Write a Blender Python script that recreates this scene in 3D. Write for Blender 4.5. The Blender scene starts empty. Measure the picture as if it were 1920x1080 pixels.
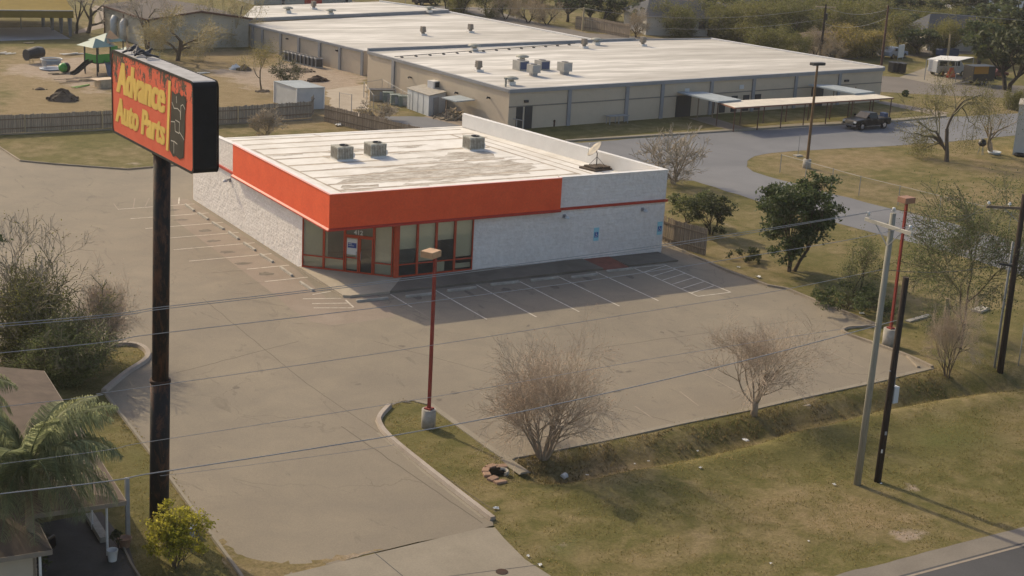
import bpy, math, random
from mathutils import Vector, Matrix
from mathutils import noise as mnoise
R = math.radians
scene = bpy.context.scene
C = scene.collection

# ------------------------------------------------------------------ camera
CAM = Vector((-34.095, -75.269, 24.075))
YAW, PITCH, ROLL, FPX = 0.54899, 0.27946, 0.05526, 2858.88
_cy, _sy = math.cos(YAW), math.sin(YAW)
FWD = Vector((_sy * math.cos(PITCH), _cy * math.cos(PITCH), -math.sin(PITCH)))
_r0 = Vector((_cy, -_sy, 0))
_u0 = _r0.cross(FWD)
RIGHT = math.cos(ROLL) * _r0 + math.sin(ROLL) * _u0
UP = -math.sin(ROLL) * _r0 + math.cos(ROLL) * _u0
cam_data = bpy.data.cameras.new('camera')
cam = bpy.data.objects.new('camera', cam_data)
C.objects.link(cam)
cam_data.sensor_width = 36.0
cam_data.lens = 36.0 * FPX / 1920.0
cam_data.clip_start = 0.5
cam_data.clip_end = 3000
cam.matrix_world = Matrix(((RIGHT.x, UP.x, -FWD.x, CAM.x), (RIGHT.y, UP.y, -FWD.y, CAM.y),
                           (RIGHT.z, UP.z, -FWD.z, CAM.z), (0, 0, 0, 1)))
scene.camera = cam

# ------------------------------------------------------------------ world, sun, exposure
SUN_EL, SUN_TRAVEL = R(33.0), R(-76.5)          # light travels along SUN_TRAVEL (world angle from +x)
world = bpy.data.worlds.new("World")
scene.world = world
world.use_nodes = True
wn = world.node_tree.nodes
wl = world.node_tree.links
wn.clear()
sky = wn.new('ShaderNodeTexSky')
sky.sky_type = 'NISHITA'
sky.sun_disc = False
sky.sun_elevation = SUN_EL
_sx, _sy2 = -math.cos(SUN_TRAVEL), -math.sin(SUN_TRAVEL)   # towards the sun
sky.sun_rotation = math.atan2(_sx, _sy2)
sky.air_density = 1.0
sky.dust_density = 2.5
sky.ozone_density = 1.0
bg = wn.new('ShaderNodeBackground')
bg.inputs['Strength'].default_value = 0.13
wo = wn.new('ShaderNodeOutputWorld')
tint = wn.new('ShaderNodeMix'); tint.data_type = 'RGBA'; tint.blend_type = 'MULTIPLY'; tint.inputs[0].default_value = 1.0
tint.inputs[7].default_value = (1.10, 1.0, 0.93, 1)      # thin winter haze: a whiter sky
wl.new(sky.outputs[0], tint.inputs[6])
wl.new(tint.outputs[2], bg.inputs[0])
wl.new(bg.outputs[0], wo.inputs[0])
sun_d = bpy.data.lights.new('sun', 'SUN')
sun_d.energy = 2.6
sun_d.angle = R(0.6)
sun_d.color = (1.0, 0.85, 0.58)
sun = bpy.data.objects.new('sun', sun_d)
C.objects.link(sun)
_d = Vector((math.cos(SUN_TRAVEL) * math.cos(SUN_EL), math.sin(SUN_TRAVEL) * math.cos(SUN_EL), -math.sin(SUN_EL)))
sun.rotation_euler = _d.to_track_quat('-Z', 'Y').to_euler()
sun.location = (0, 40, 60)
scene.view_settings.view_transform = 'Standard'
scene.view_settings.look = 'None'
scene.view_settings.exposure = 0.55
scene.view_settings.gamma = 1.0
scene.view_settings.use_curve_mapping = False

# ------------------------------------------------------------------ picture <-> place
def at(px, py, z=0.0):
    d = FWD + RIGHT * ((px - 960) / FPX) - UP * ((py - 540) / FPX)
    t = (z - CAM.z) / d.z
    return CAM + d * t
def proj(P):
    d = Vector(P) - CAM
    w = d.dot(FWD)
    return (960 + FPX * d.dot(RIGHT) / w, 540 - FPX * d.dot(UP) / w)
def hz(base, topy, z=0.0):
    """height of an upright thing whose foot is seen at base and whose top reaches picture row topy"""
    P = at(base[0], base[1], z)
    lo, hi = 0.0, 40.0
    for _ in range(40):
        m = (lo + hi) / 2
        if proj(P + Vector((0, 0, m)))[1] > topy: lo = m
        else: hi = m
    return lo
def pxm(P):
    """picture pixels per metre at P"""
    return FPX / (Vector(P) - CAM).dot(FWD)

# ------------------------------------------------------------------ object helpers
def tag(o, label=None, cat=None, group=None, kind=None):
    if label: o['label'] = label
    if cat: o['category'] = cat
    if group: o['group'] = group
    if kind: o['kind'] = kind
    return o
def thing(name, label, cat, loc=(0, 0, 0), rz=0.0, group=None):
    o = bpy.data.objects.new(name, None)
    o.empty_display_size = 0.3
    C.objects.link(o)
    o.location = loc
    o.rotation_euler = (0, 0, rz)
    return tag(o, label, cat, group)
def dup(root, loc, rz=0.0, label=None, group=None, scale=None):
    r = root.copy()
    C.objects.link(r)
    r.location = loc
    r.rotation_euler = (0, 0, rz)
    if scale is not None: r.scale = (scale, scale, scale) if not hasattr(scale, '__len__') else scale
    if label: r['label'] = label
    if group: r['group'] = group
    for ch in list(root.children):
        c = ch.copy(); C.objects.link(c); c.parent = r
        for g in list(ch.children):
            d = g.copy(); C.objects.link(d); d.parent = c
    return r

class MB:
    def __init__(s):
        s.v = []; s.f = []; s.m = []; s.mi = 0; s.sm = []; s.smooth = False
    def face(s, idx):
        s.f.append(idx); s.m.append(s.mi); s.sm.append(s.smooth)
    def poly(s, pts):
        b = len(s.v); s.v += [tuple(p) for p in pts]
        s.face(tuple(range(b, b + len(pts))))
    def prism(s, poly, z0, z1, cap0=True, cap1=True):
        """poly: list of (x, y) counter-clockwise; z0, z1 numbers or per-corner lists"""
        n = len(poly); b = len(s.v)
        zz0 = z0 if hasattr(z0, '__len__') else [z0] * n
        zz1 = z1 if hasattr(z1, '__len__') else [z1] * n
        s.v += [(p[0], p[1], zz0[i]) for i, p in enumerate(poly)]
        s.v += [(p[0], p[1], zz1[i]) for i, p in enumerate(poly)]
        for i in range(n):
            j = (i + 1) % n
            s.face((b + i, b + j, b + n + j, b + n + i))
        if cap1: s.face(tuple(b + n + i for i in range(n)))
        if cap0: s.face(tuple(b + n - 1 - i for i in range(n)))
        return s
    def box(s, x0, x1, y0, y1, z0, z1):
        return s.prism([(x0, y0), (x1, y0), (x1, y1), (x0, y1)], z0, z1)
    def rbox(s, cx, cy, z0, z1, lx, ly, a=0.0):
        c, n = math.cos(a), math.sin(a)
        P = [(cx + c * u - n * w, cy + n * u + c * w) for u, w in
             ((-lx / 2, -ly / 2), (lx / 2, -ly / 2), (lx / 2, ly / 2), (-lx / 2, ly / 2))]
        return s.prism(P, z0, z1)
    def beam(s, p, q, w, h=None):
        """square bar from p to q"""
        p, q = Vector(p), Vector(q); h = h or w
        d = (q - p).normalized()
        up = Vector((0, 0, 1)) if abs(d.z) < 0.95 else Vector((0, 1, 0))
        a = d.cross(up).normalized() * (w / 2); e = a.normalized().cross(d).normalized() * (h / 2)
        b = len(s.v)
        for o in (p, q):
            for k in (-a - e, a - e, a + e, -a + e): s.v.append(tuple(o + k))
        for i in range(4):
            j = (i + 1) % 4
            s.face((b + i, b + j, b + 4 + j, b + 4 + i))
        s.face((b + 3, b + 2, b + 1, b)); s.face((b + 4, b + 5, b + 6, b + 7))
        return s
    def tube(s, pts, rad, n=6, caps=True):
        pts = [Vector(p) for p in pts]
        rr = rad if hasattr(rad, '__len__') else [rad] * len(pts)
        rings = []
        prev = None
        for i, p in enumerate(pts):
            d = (pts[min(i + 1, len(pts) - 1)] - pts[max(i - 1, 0)])
            if d.length < 1e-9: d = Vector((0, 0, 1))
            d.normalize()
            if prev is None:
                a = d.cross(Vector((0, 0, 1)) if abs(d.z) < 0.9 else Vector((1, 0, 0))).normalized()
            else:
                a = (prev - d * prev.dot(d))
                a = a.normalized() if a.length > 1e-6 else d.orthogonal().normalized()
            prev = a
            e = d.cross(a)
            b = len(s.v)
            for k in range(n):
                t = 2 * math.pi * k / n
                s.v.append(tuple(p + (a * math.cos(t) + e * math.sin(t)) * rr[i]))
            rings.append(b)
        for i in range(len(rings) - 1):
            for k in range(n):
                l = (k + 1) % n
                s.face((rings[i] + k, rings[i] + l, rings[i + 1] + l, rings[i + 1] + k))
        if caps and n > 2:
            sm = s.smooth; s.smooth = False
            s.face(tuple(rings[0] + n - 1 - k for k in range(n)))
            s.face(tuple(rings[-1] + k for k in range(n)))
            s.smooth = sm
        return s
    def cyl(s, x, y, z0, z1, r, r2=None, n=16):
        return s.tube([(x, y, z0), (x, y, z1)], [r, r if r2 is None else r2], n)
    def lathe(s, prof, n=16, c=(0, 0, 0)):
        """prof: list of (r, z)"""
        b = len(s.v)
        for r, z in prof:
            for k in range(n):
                t = 2 * math.pi * k / n
                s.v.append((c[0] + r * math.cos(t), c[1] + r * math.sin(t), c[2] + z))
        for i in range(len(prof) - 1):
            for k in range(n):
                l = (k + 1) % n
                s.face((b + i * n + k, b + i * n + l, b + (i + 1) * n + l, b + (i + 1) * n + k))
        return s
    def build(s, name, mats, parent=None, label=None, uv=False):
        me = bpy.data.meshes.new(name)
        me.from_pydata(s.v, [], s.f)
        if uv:                                   # u along the wall in metres, v up; x, y on flat faces
            lay = me.uv_layers.new(name='uv').data
            for p in me.polygons:
                nx, ny, nz = p.normal
                h = math.hypot(nx, ny)
                for li in p.loop_indices:
                    x, y, z = me.vertices[me.loops[li].vertex_index].co
                    if abs(nz) > .8 or h < 1e-6: lay[li].uv = (x, y)
                    else: lay[li].uv = ((-ny * x + nx * y) / h, z)
        if not isinstance(mats, (list, tuple)): mats = [mats]
        for m in mats: me.materials.append(m)
        if len(mats) > 1: me.polygons.foreach_set('material_index', s.m)
        me.polygons.foreach_set('use_smooth', s.sm)
        me.update()
        o = bpy.data.objects.new(name, me)
        C.objects.link(o)
        if parent is not None: o.parent = parent
        if label: o['label'] = label
        return o
def bevel(o, w=0.02, seg=2):
    md = o.modifiers.new('bevel', 'BEVEL'); md.width = w; md.segments = seg; md.limit_method = 'ANGLE'
    return o

# ------------------------------------------------------------------ materials
class NT:
    def __init__(s, name, rough=0.8, spec=0.3, metal=0.0):
        s.mat = bpy.data.materials.new(name); s.mat.use_nodes = True
        s.n = s.mat.node_tree.nodes; s.l = s.mat.node_tree.links
        s.b = s.n['Principled BSDF']
        s.b.inputs['Roughness'].default_value = rough
        s.b.inputs['Specular IOR Level'].default_value = spec
        s.b.inputs['Metallic'].default_value = metal
        s.tc = s.n.new('ShaderNodeTexCoord')
    def co(s, kind='Object', scale=(1, 1, 1), rot=0.0):
        m = s.n.new('ShaderNodeMapping'); m.inputs['Scale'].default_value = scale
        m.inputs['Rotation'].default_value = (0, 0, rot)
        s.l.new(s.tc.outputs[kind], m.inputs['Vector']); return m.outputs[0]
    def noise(s, scale, detail=4, rough=0.6, vec=None, dist=0.0):
        t = s.n.new('ShaderNodeTexNoise'); t.inputs['Scale'].default_value = scale
        t.inputs['Detail'].default_value = detail; t.inputs['Roughness'].default_value = rough
        t.inputs['Distortion'].default_value = dist
        s.l.new(vec if vec is not None else s.tc.outputs['Object'], t.inputs['Vector'])
        return t.outputs['Fac']
    def ramp(s, fac, lo, hi, c0=(0, 0, 0), c1=(1, 1, 1)):
        r = s.n.new('ShaderNodeValToRGB'); e = r.color_ramp.elements
        e[0].position = lo; e[1].position = hi
        e[0].color = (*c0, 1); e[1].color = (*c1, 1)
        s.l.new(fac, r.inputs[0]); return r.outputs[0]
    def mix(s, fac, a, b, mode='MIX'):
        m = s.n.new('ShaderNodeMix'); m.data_type = 'RGBA'; m.blend_type = mode
        for sock, val in ((m.inputs[0], fac), (m.inputs[6], a), (m.inputs[7], b)):
            if hasattr(val, 'is_output'): s.l.new(val, sock)
            elif hasattr(val, '__len__'): sock.default_value = (*val[:3], 1)
            else: sock.default_value = val
        return m.outputs[2]
    def math(s, op, a, b=0.0):
        m = s.n.new('ShaderNodeMath'); m.operation = op
        for sock, val in ((m.inputs[0], a), (m.inputs[1], b)):
            if hasattr(val, 'is_output'): s.l.new(val, sock)
            else: sock.default_value = val
        return m.outputs[0]
    def bump(s, h, strength=0.3, dist=0.02):
        b = s.n.new('ShaderNodeBump'); b.inputs['Strength'].default_value = strength
        b.inputs['Distance'].default_value = dist
        s.l.new(h, b.inputs['Height']); s.l.new(b.outputs[0], s.b.inputs['Normal'])
    def color(s, c):
        if hasattr(c, 'is_output'): s.l.new(c, s.b.inputs['Base Color'])
        else: s.b.inputs['Base Color'].default_value = (*c[:3], 1)
        return s
    def attr(s, name):
        a = s.n.new('ShaderNodeAttribute'); a.attribute_name = name; return a
def mul(c, k): return tuple(min(1, x * k) for x in c)
def mottle(name, c, amt=0.18, scale=3.0, fine=30.0, rough=0.8, spec=0.3, metal=0.0, bump=0.15, tint=None, stretch=(1, 1, 1)):
    """a plain weathered surface: broad blotches plus fine grain"""
    t = NT(name, rough, spec, metal)
    v = t.co('Object', stretch)
    a = t.ramp(t.noise(scale, 5, 0.6, v), 0.3, 0.72)
    b = t.ramp(t.noise(fine, 3, 0.6, v), 0.25, 0.8)
    c1 = t.mix(a, mul(c, 1 - amt), tint or mul(c, 1 + amt))
    col = t.mix(b, t.mix(1.0, c1, (1 - amt * .7,) * 3, 'MULTIPLY'), c1)
    t.color(col)
    if bump: t.bump(t.noise(fine, 3, 0.6, v), bump, 0.01)
    return t.mat
def plain(name, c, rough=0.6, spec=0.4, metal=0.0):
    t = NT(name, rough, spec, metal)
    t.color(t.mix(t.noise(8.0, 3, 0.6), mul(c, 0.88), mul(c, 1.08)))
    return t.mat

def m_lot():
    t = NT('asphalt_lot', 0.92, 0.2)
    v = t.tc.outputs['Object']
    big = t.ramp(t.noise(0.07, 4, 0.55, v), 0.35, 0.68)
    mid = t.ramp(t.noise(0.45, 5, 0.65, v, 0.6), 0.35, 0.75)
    fine = t.ramp(t.noise(22, 2, 0.7, v), 0.2, 0.85)
    c = t.mix(big, (0.212, 0.182, 0.138), (0.266, 0.226, 0.168))
    c = t.mix(t.math('MULTIPLY', mid, 0.55), c, (0.165, 0.142, 0.116))
    st = t.ramp(t.noise(0.9, 3, 0.7, t.co('Object', (1, .35, 1), .5), 1.2), 0.62, 0.74)
    c = t.mix(t.math('MULTIPLY', st, 0.5), c, (0.10, 0.085, 0.07))
    c = t.mix(1.0, c, t.mix(fine, (.80, .80, .80), (1.16, 1.16, 1.16)), 'MULTIPLY')
    # sinuous cracks
    vo = t.n.new('ShaderNodeTexVoronoi'); vo.feature = 'DISTANCE_TO_EDGE'; vo.inputs['Scale'].default_value = 0.16
    nv = t.n.new('ShaderNodeTexNoise'); nv.inputs['Scale'].default_value = 0.6; nv.inputs['Detail'].default_value = 5
    t.l.new(v, nv.inputs['Vector'])
    va = t.n.new('ShaderNodeVectorMath'); va.operation = 'MULTIPLY_ADD'
    t.l.new(nv.outputs['Color'], va.inputs[0]); va.inputs[1].default_value = (3, 3, 0); t.l.new(v, va.inputs[2])
    t.l.new(va.outputs[0], vo.inputs['Vector'])
    crack = t.ramp(vo.outputs['Distance'], 0.0, 0.008, (1, 1, 1), (0, 0, 0))
    gate = t.ramp(t.noise(0.12, 2, 0.5, v), 0.46, 0.58)
    c = t.mix(t.math('MULTIPLY', t.math('MULTIPLY', crack, gate), 0.42), c, (0.09, 0.076, 0.06))
    t.color(c); t.bump(t.noise(40, 2, 0.7, v), 0.25, 0.008)
    return t.mat
def m_road(name, c0, c1):
    t = NT(name, 0.9, 0.25)
    v = t.tc.outputs['Object']
    c = t.mix(t.ramp(t.noise(0.15, 5, 0.6, v, .4), 0.35, 0.7), c0, c1)
    c = t.mix(1.0, c, t.mix(t.ramp(t.noise(18, 2, 0.7, v), .2, .8), (.85,) * 3, (1.1,) * 3), 'MULTIPLY')
    t.color(c); t.bump(t.noise(40, 2, 0.7, v), 0.2, 0.006)
    return t.mat
def m_ground():
    t = NT('dry_grass_ground', 0.95, 0.1)
    v = t.tc.outputs['Object']
    at_ = t.attr('zone')
    sep = t.n.new('ShaderNodeSeparateColor'); t.l.new(at_.outputs['Color'], sep.inputs[0])
    dry, dirt, lush = sep.outputs[0], sep.outputs[1], sep.outputs[2]
    big = t.noise(0.12, 5, 0.6, v, .5)
    mid = t.noise(0.8, 5, 0.65, v, .3)
    fine = t.noise(7, 4, 0.75, v)
    vfine = t.noise(30, 2, 0.7, v)
    green = t.mix(t.ramp(mid, .35, .7), (0.108, 0.100, 0.032), (0.170, 0.145, 0.056))
    tan = t.mix(t.ramp(mid, .3, .7), (0.205, 0.150, 0.074), (0.262, 0.200, 0.112))
    d = t.math('ADD', t.math('MULTIPLY', t.math('SUBTRACT', big, 0.5), 2.2), dry)
    d = t.math('ADD', d, t.math('MULTIPLY', t.math('SUBTRACT', mid, 0.5), 1.3))
    c = t.mix(t.ramp(d, .15, .85), green, tan)
    c = t.mix(t.ramp(t.math('ADD', lush, t.math('MULTIPLY', t.math('SUBTRACT', mid, .5), .9)), .35, .8), c, (0.085, 0.098, 0.026))
    e = t.math('ADD', dirt, t.math('MULTIPLY', t.math('SUBTRACT', t.noise(0.35, 6, .7, v), 0.5), 1.3))
    e = t.ramp(e, .42, .62)
    soil = t.mix(t.ramp(t.noise(1.2, 5, .7, v), .3, .7), (0.28, 0.215, 0.155), (0.38, 0.31, 0.24))
    c = t.mix(e, c, soil)
    c = t.mix(1.0, c, t.mix(t.ramp(fine, .3, .72), (.72, .72, .72), (1.25, 1.25, 1.25)), 'MULTIPLY')
    c = t.mix(1.0, c, t.mix(t.ramp(vfine, .3, .7), (.78, .78, .78), (1.18, 1.18, 1.18)), 'MULTIPLY')
    t.color(c)
    h = t.math('ADD', t.math('MULTIPLY', fine, 1.0), t.math('MULTIPLY', vfine, .6))
    t.bump(h, 0.7, 0.06)
    return t.mat
def m_concrete(name, c0, c1, joints=0.0):
    t = NT(name, 0.9, 0.25)
    v = t.tc.outputs['Object']
    c = t.mix(t.ramp(t.noise(0.5, 5, .65, v, .5), .3, .7), c0, c1)
    c = t.mix(1.0, c, t.mix(t.ramp(t.noise(14, 3, .7, v), .25, .8), (.85,) * 3, (1.1,) * 3), 'MULTIPLY')
    t.color(c); t.bump(t.noise(30, 2, .6, v), .2, .006)
    return t.mat
def m_block():
    """painted split-face block: courses with a rough broken face"""
    t = NT('painted_block', 0.85, 0.2)
    uv = t.tc.outputs['UV']
    br = t.n.new('ShaderNodeTexBrick'); t.l.new(uv, br.inputs['Vector'])
    br.inputs['Scale'].default_value = 1.0; br.inputs['Brick Width'].default_value = 0.4; br.inputs['Row Height'].default_value = 0.2
    br.inputs['Mortar Size'].default_value = 0.012; br.inputs['Mortar Smooth'].default_value = 0.4
    br.inputs['Color1'].default_value = (.8, .8, .8, 1); br.inputs['Color2'].default_value = (1, 1, 1, 1); br.inputs['Mortar'].default_value = (.0, .0, .0, 1)
    n1 = t.noise(3.2, 4, .7, uv)
    n2 = t.noise(2.0, 3, .6, uv)
    big = t.ramp(t.noise(.5, 4, .6, uv), .3, .7)
    c = t.mix(big, (0.76, 0.715, 0.675), (0.84, 0.80, 0.76))
    c = t.mix(t.ramp(n1, .3, .7), t.mix(1.0, c, (.83, .81, .79), 'MULTIPLY'), c)  # hollows of the broken face darkened: relief shading put into the colour
    c = t.mix(t.math('MULTIPLY', t.math('SUBTRACT', 1.0, br.outputs['Color']), .04), c, (.4, .37, .34))
    t.color(c)
    h = t.math('ADD', t.math('MULTIPLY', n1, 1.0), t.math('MULTIPLY', br.outputs['Color'], .14))
    t.bump(t.math('ADD', h, t.math('MULTIPLY', n2, .5)), 0.9, 0.10)
    return t.mat
def m_roof(name, base, dirt, sc=(1, 1, 1), amount=0.5, lo=.5, hi=.75, rot=0.0):
    t = NT(name, 0.8, 0.25)
    v = t.co('Object', sc, rot)
    st = t.ramp(t.noise(0.35, 6, .7, v, .4), lo, hi)
    ft = t.ramp(t.noise(1.6, 5, .7, v), .35, .75)
    c = t.mix(t.math('MULTIPLY', st, amount), base, dirt)
    c = t.mix(t.math('MULTIPLY', ft, .18), c, dirt)
    t.color(c); t.bump(t.noise(9, 3, .6, v), .1, .01)
    return t.mat
def m_schoolroof(name, base, dirt, *a):
    """pale roof coating, streaked along the falls and greyer over its eastern half"""
    t = NT(name, .85, .15)
    v = t.co('Object', (.14, 1.0, 1), R(3))
    sx = t.n.new('ShaderNodeSeparateXYZ'); t.l.new(t.tc.outputs['Object'], sx.inputs[0])
    east = t.ramp(t.math('ADD', t.math('MULTIPLY', t.math('SUBTRACT', sx.outputs[0], 52), .035), t.math('MULTIPLY', t.math('SUBTRACT', t.noise(.06, 3, .6), .5), 1.2)), .0, 1.0)
    st = t.ramp(t.noise(.40, 4, .55, v, .5), .40, .60)
    f2 = t.ramp(t.noise(1.7, 4, .6, v), .42, .62)
    c = t.mix(t.math('MULTIPLY', east, .55), base, mul(dirt, 1.25))
    c = t.mix(t.math('MULTIPLY', st, .62), c, dirt)
    c = t.mix(t.math('MULTIPLY', f2, .45), c, mul(dirt, .9))
    t.color(c)
    return t.mat
def m_corrugated(name, c, rust=None, sc=14.0, axis=0, rough=.9, metal=.0):
    t = NT(name, rough, .12, metal)
    w = t.n.new('ShaderNodeTexWave'); w.bands_direction = 'XYZ'[axis]; w.inputs['Scale'].default_value = sc
    t.l.new(t.tc.outputs['UV'], w.inputs['Vector'])
    a = t.ramp(t.noise(.8, 4, .6), .3, .7)
    col = t.mix(a, mul(c, .86), mul(c, 1.08))
    col = t.mix(t.math('MULTIPLY', w.outputs['Fac'], .25), col, mul(c, .55))
    if rust: col = t.mix(t.ramp(t.noise(1.3, 5, .7), .55, .68), col, rust)
    t.color(col); t.bump(w.outputs['Fac'], .5, .03)
    return t.mat
def m_planks(name, c0, c1, w=0.14):
    """upright weathered boards by UV (u along the fence in metres)"""
    t = NT(name, .9, .15)
    uv = t.tc.outputs['UV']
    vo = t.n.new('ShaderNodeTexBrick'); t.l.new(uv, vo.inputs['Vector'])
    vo.offset = 0.0
    vo.inputs['Scale'].default_value = 1.0; vo.inputs['Brick Width'].default_value = w; vo.inputs['Row Height'].default_value = 6.0
    vo.inputs['Mortar Size'].default_value = .012; vo.inputs['Color1'].default_value = (0, 0, 0, 1); vo.inputs['Color2'].default_value = (1, 1, 1, 1)
    vo.inputs['Mortar'].default_value = (.5, .5, .5, 1)
    c = t.mix(vo.outputs['Color'], c0, c1)
    c = t.mix(t.ramp(t.noise(2.5, 5, .7, t.co('UV', (3, .4, 1))), .35, .7), c, mul(c0, .7))
    c = t.mix(vo.outputs['Fac'], c, mul(c0, .35))
    t.color(c); t.bump(vo.outputs['Fac'], -.4, .02)
    return t.mat
def m_leaf(name, c0, c1, trans=.25):
    c0, c1, trans = mul(c0, 1.35), mul(c1, 1.35), trans + .14
    t = NT(name, .6, .25)
    oi = t.n.new('ShaderNodeObjectInfo')
    n = t.ramp(t.noise(.9, 3, .6), .32, .68)
    g = t.n.new('ShaderNodeNewGeometry')
    c = t.mix(n, c0, c1)
    c = t.mix(1.0, c, t.mix(g.outputs['Random Per Island'], (.62,) * 3, (1.35,) * 3), 'MULTIPLY')
    c = t.mix(1.0, c, t.mix(oi.outputs['Random'], (.8, .85, .85), (1.15, 1.1, 1.1)), 'MULTIPLY')
    t.color(c)
    tr = t.n.new('ShaderNodeBsdfTranslucent'); t.l.new(c, tr.inputs['Color'])
    mx = t.n.new('ShaderNodeMixShader'); mx.inputs[0].default_value = trans
    out = t.n['Material Output']
    t.l.new(t.b.outputs[0], mx.inputs[1]); t.l.new(tr.outputs[0], mx.inputs[2]); t.l.new(mx.outputs[0], out.inputs['Surface'])
    return t.mat
def m_glass(name, tint=(.035, .04, .04), alpha=.5):
    """window glass: mostly clear, mirror-like at a slant"""
    t = NT(name, .03, .5); n = t.n; l = t.l
    gl = n.new('ShaderNodeBsdfGlossy'); gl.inputs['Roughness'].default_value = .02; gl.inputs['Color'].default_value = (.9, .92, .92, 1)
    tr = n.new('ShaderNodeBsdfTransparent'); tr.inputs['Color'].default_value = (.86, .89, .86, 1)
    fr = n.new('ShaderNodeFresnel'); fr.inputs['IOR'].default_value = 1.55
    mx = n.new('ShaderNodeMixShader')
    a = t.math('ADD', t.math('MULTIPLY', fr.outputs[0], 1.4), .08)
    l.new(a, mx.inputs[0]); l.new(tr.outputs[0], mx.inputs[1]); l.new(gl.outputs[0], mx.inputs[2])
    l.new(mx.outputs[0], n['Material Output'].inputs['Surface'])
    return t.mat
def m_signface():
    """red sign paint flaking to the dark sheet below, most along the top edge (u, v in metres)"""
    t = NT('flaking_red_sign', .6, .35)
    uv = t.tc.outputs['UV']
    sx = t.n.new('ShaderNodeSeparateXYZ'); t.l.new(uv, sx.inputs[0])
    n1 = t.noise(2.0, 8, .78, t.co('UV', (1.5, .8, 1)), .3); n2 = t.noise(9, 4, .7, uv)
    top = t.math('MULTIPLY', t.math('SUBTRACT', sx.outputs[1], 1.75), .16)       # v 0..2.9
    left = t.math('MULTIPLY', t.math('SUBTRACT', 1.6, sx.outputs[0]), .05)
    e = t.math('ADD', t.math('ADD', n1, t.math('MULTIPLY', t.math('SUBTRACT', n2, .5), .22)), t.math('ADD', t.math('MINIMUM', top, .13), t.math('MAXIMUM', left, -.02)))
    fl = t.ramp(e, .625, .645)
    red = t.mix(t.ramp(t.noise(.8, 4, .6, uv), .3, .7), (.66, .092, .040), (.75, .13, .062))
    red = t.mix(t.ramp(t.noise(9, 3, .6, uv), .62, .75), red, (.40, .06, .03))
    c = t.mix(fl, red, (.055, .045, .03))
    t.color(c); t.bump(fl, -.3, .01)
    return t.mat
def m_rustpole():
    t = NT('rusted_black_pole', .7, .3)
    v = t.co('Object', (1, 1, .35))
    n1 = t.noise(2.2, 6, .7, v, .4)
    c = t.mix(t.ramp(n1, .48, .63), (.011, .010, .010), (.10, .042, .022))
    c = t.mix(t.ramp(t.noise(7, 4, .7, v), .66, .74), c, (.22, .15, .12))
    t.color(c); t.bump(n1, .3, .02)
    return t.mat
def m_wood(name, c0, c1):
    t = NT(name, .9, .15)
    v = t.co('Object', (9, 9, .5))
    c = t.mix(t.ramp(t.noise(2.5, 5, .7, v), .3, .7), c0, c1)
    t.color(c); t.bump(t.noise(3, 4, .7, v), .4, .02)
    return t.mat
def m_fasciared():
    t = NT('fascia_red', .62, .35)
    v = t.tc.outputs['Object']
    c = t.mix(t.ramp(t.noise(1.1, 5, .65, v), .3, .7), (.74, .085, .020), (.82, .108, .028))
    c = t.mix(1.0, c, t.mix(t.ramp(t.noise(10, 4, .75, v), .3, .75), (.86,) * 3, (1.08,) * 3), 'MULTIPLY')
    t.color(c); t.bump(t.noise(18, 3, .7, v), .25, .012)
    return t.mat
def m_soot():
    t = NT('roof_soot', .85, .15)
    v = t.co('Object', (.6, 1.5, 1))
    a = t.ramp(t.noise(.9, 9, .78, v, .3), .32, .54)
    c = t.mix(a, (.68, .65, .60), (.27, .235, .19))
    c = t.mix(t.ramp(t.noise(3.0, 5, .75, t.co('Object', (.5, 2, 1))), .45, .7), c, (.62, .59, .54))
    t.color(c)
    return t.mat
M = {}
M['lot'] = m_lot()
M['road'] = m_road('asphalt_road', (.060, .060, .062), (.085, .084, .086))
M['drive'] = m_road('asphalt_drive', (.135, .138, .148), (.18, .182, .19))
M['street'] = m_road('asphalt_street', (.13, .115, .10), (.17, .15, .13))
M['ground'] = m_ground()
M['conc'] = m_concrete('concrete_light', (.215, .188, .145), (.265, .232, .18))
M['conc_pad'] = m_concrete('concrete_pad', (.225, .18, .14), (.275, .225, .178))
M['gravel'] = m_concrete('gravel_tan', (.30, .25, .19), (.40, .34, .265))
M['gutter'] = m_concrete('gutter_concrete', (.16, .14, .115), (.215, .19, .155))
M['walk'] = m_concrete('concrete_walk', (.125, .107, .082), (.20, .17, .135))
M['walk_pale'] = m_concrete('concrete_walk_pale', (.34, .285, .215), (.42, .36, .28))  # corner walk, paler than the front walk
M['kerb'] = m_concrete('concrete_kerb', (.28, .235, .19), (.40, .35, .30))
M['kerb_old'] = m_concrete('kerb_old', (.20, .165, .12), (.30, .25, .19))
M['paint_white'] = None
t = NT('road_paint', .8, .2); _n = t.ramp(t.noise(3.5, 5, .75), .3, .55)
t.color(t.mix(_n, (.34, .29, .225), (.58, .53, .45))); M['line'] = t.mat
t = NT('road_paint_faded', .8, .2); _n = t.ramp(t.noise(1.8, 5, .75), .35, .7)
t.color(t.mix(_n, (.235, .195, .15), (.31, .265, .21))); M['line_faded'] = t.mat
M['block'] = m_block()
M['red'] = m_fasciared()
M['redtrim'] = mottle('trim_red', (.42, .04, .02), .12, 2, 20, .55, .4)
M['frame'] = mottle('frame_red', (.45, .065, .022), .12, 2, 20, .5, .4)
M['roof'] = m_roof('store_roof_white', (.705, .685, .645), (.34, .29, .22), (1, 1, 1), .55, .42, .8)
M['seam'] = mottle('roof_seam', (.42, .36, .29), .3, 1.2, 12, .85)
M['soot'] = m_soot()
M['white'] = mottle('white_metal', (.66, .645, .62), .06, 1.5, 14, .6, .3)
M['parapet'] = mottle('parapet_white', (.68, .665, .64), .07, .8, 9, .7, .3)
M['ac'] = mottle('weathered_ac', (.42, .385, .31), .38, 3.0, 20, .75, .3, tint=(.50, .51, .45))
M['dark'] = plain('dark_grey', (.03, .03, .032), .6)
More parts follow.
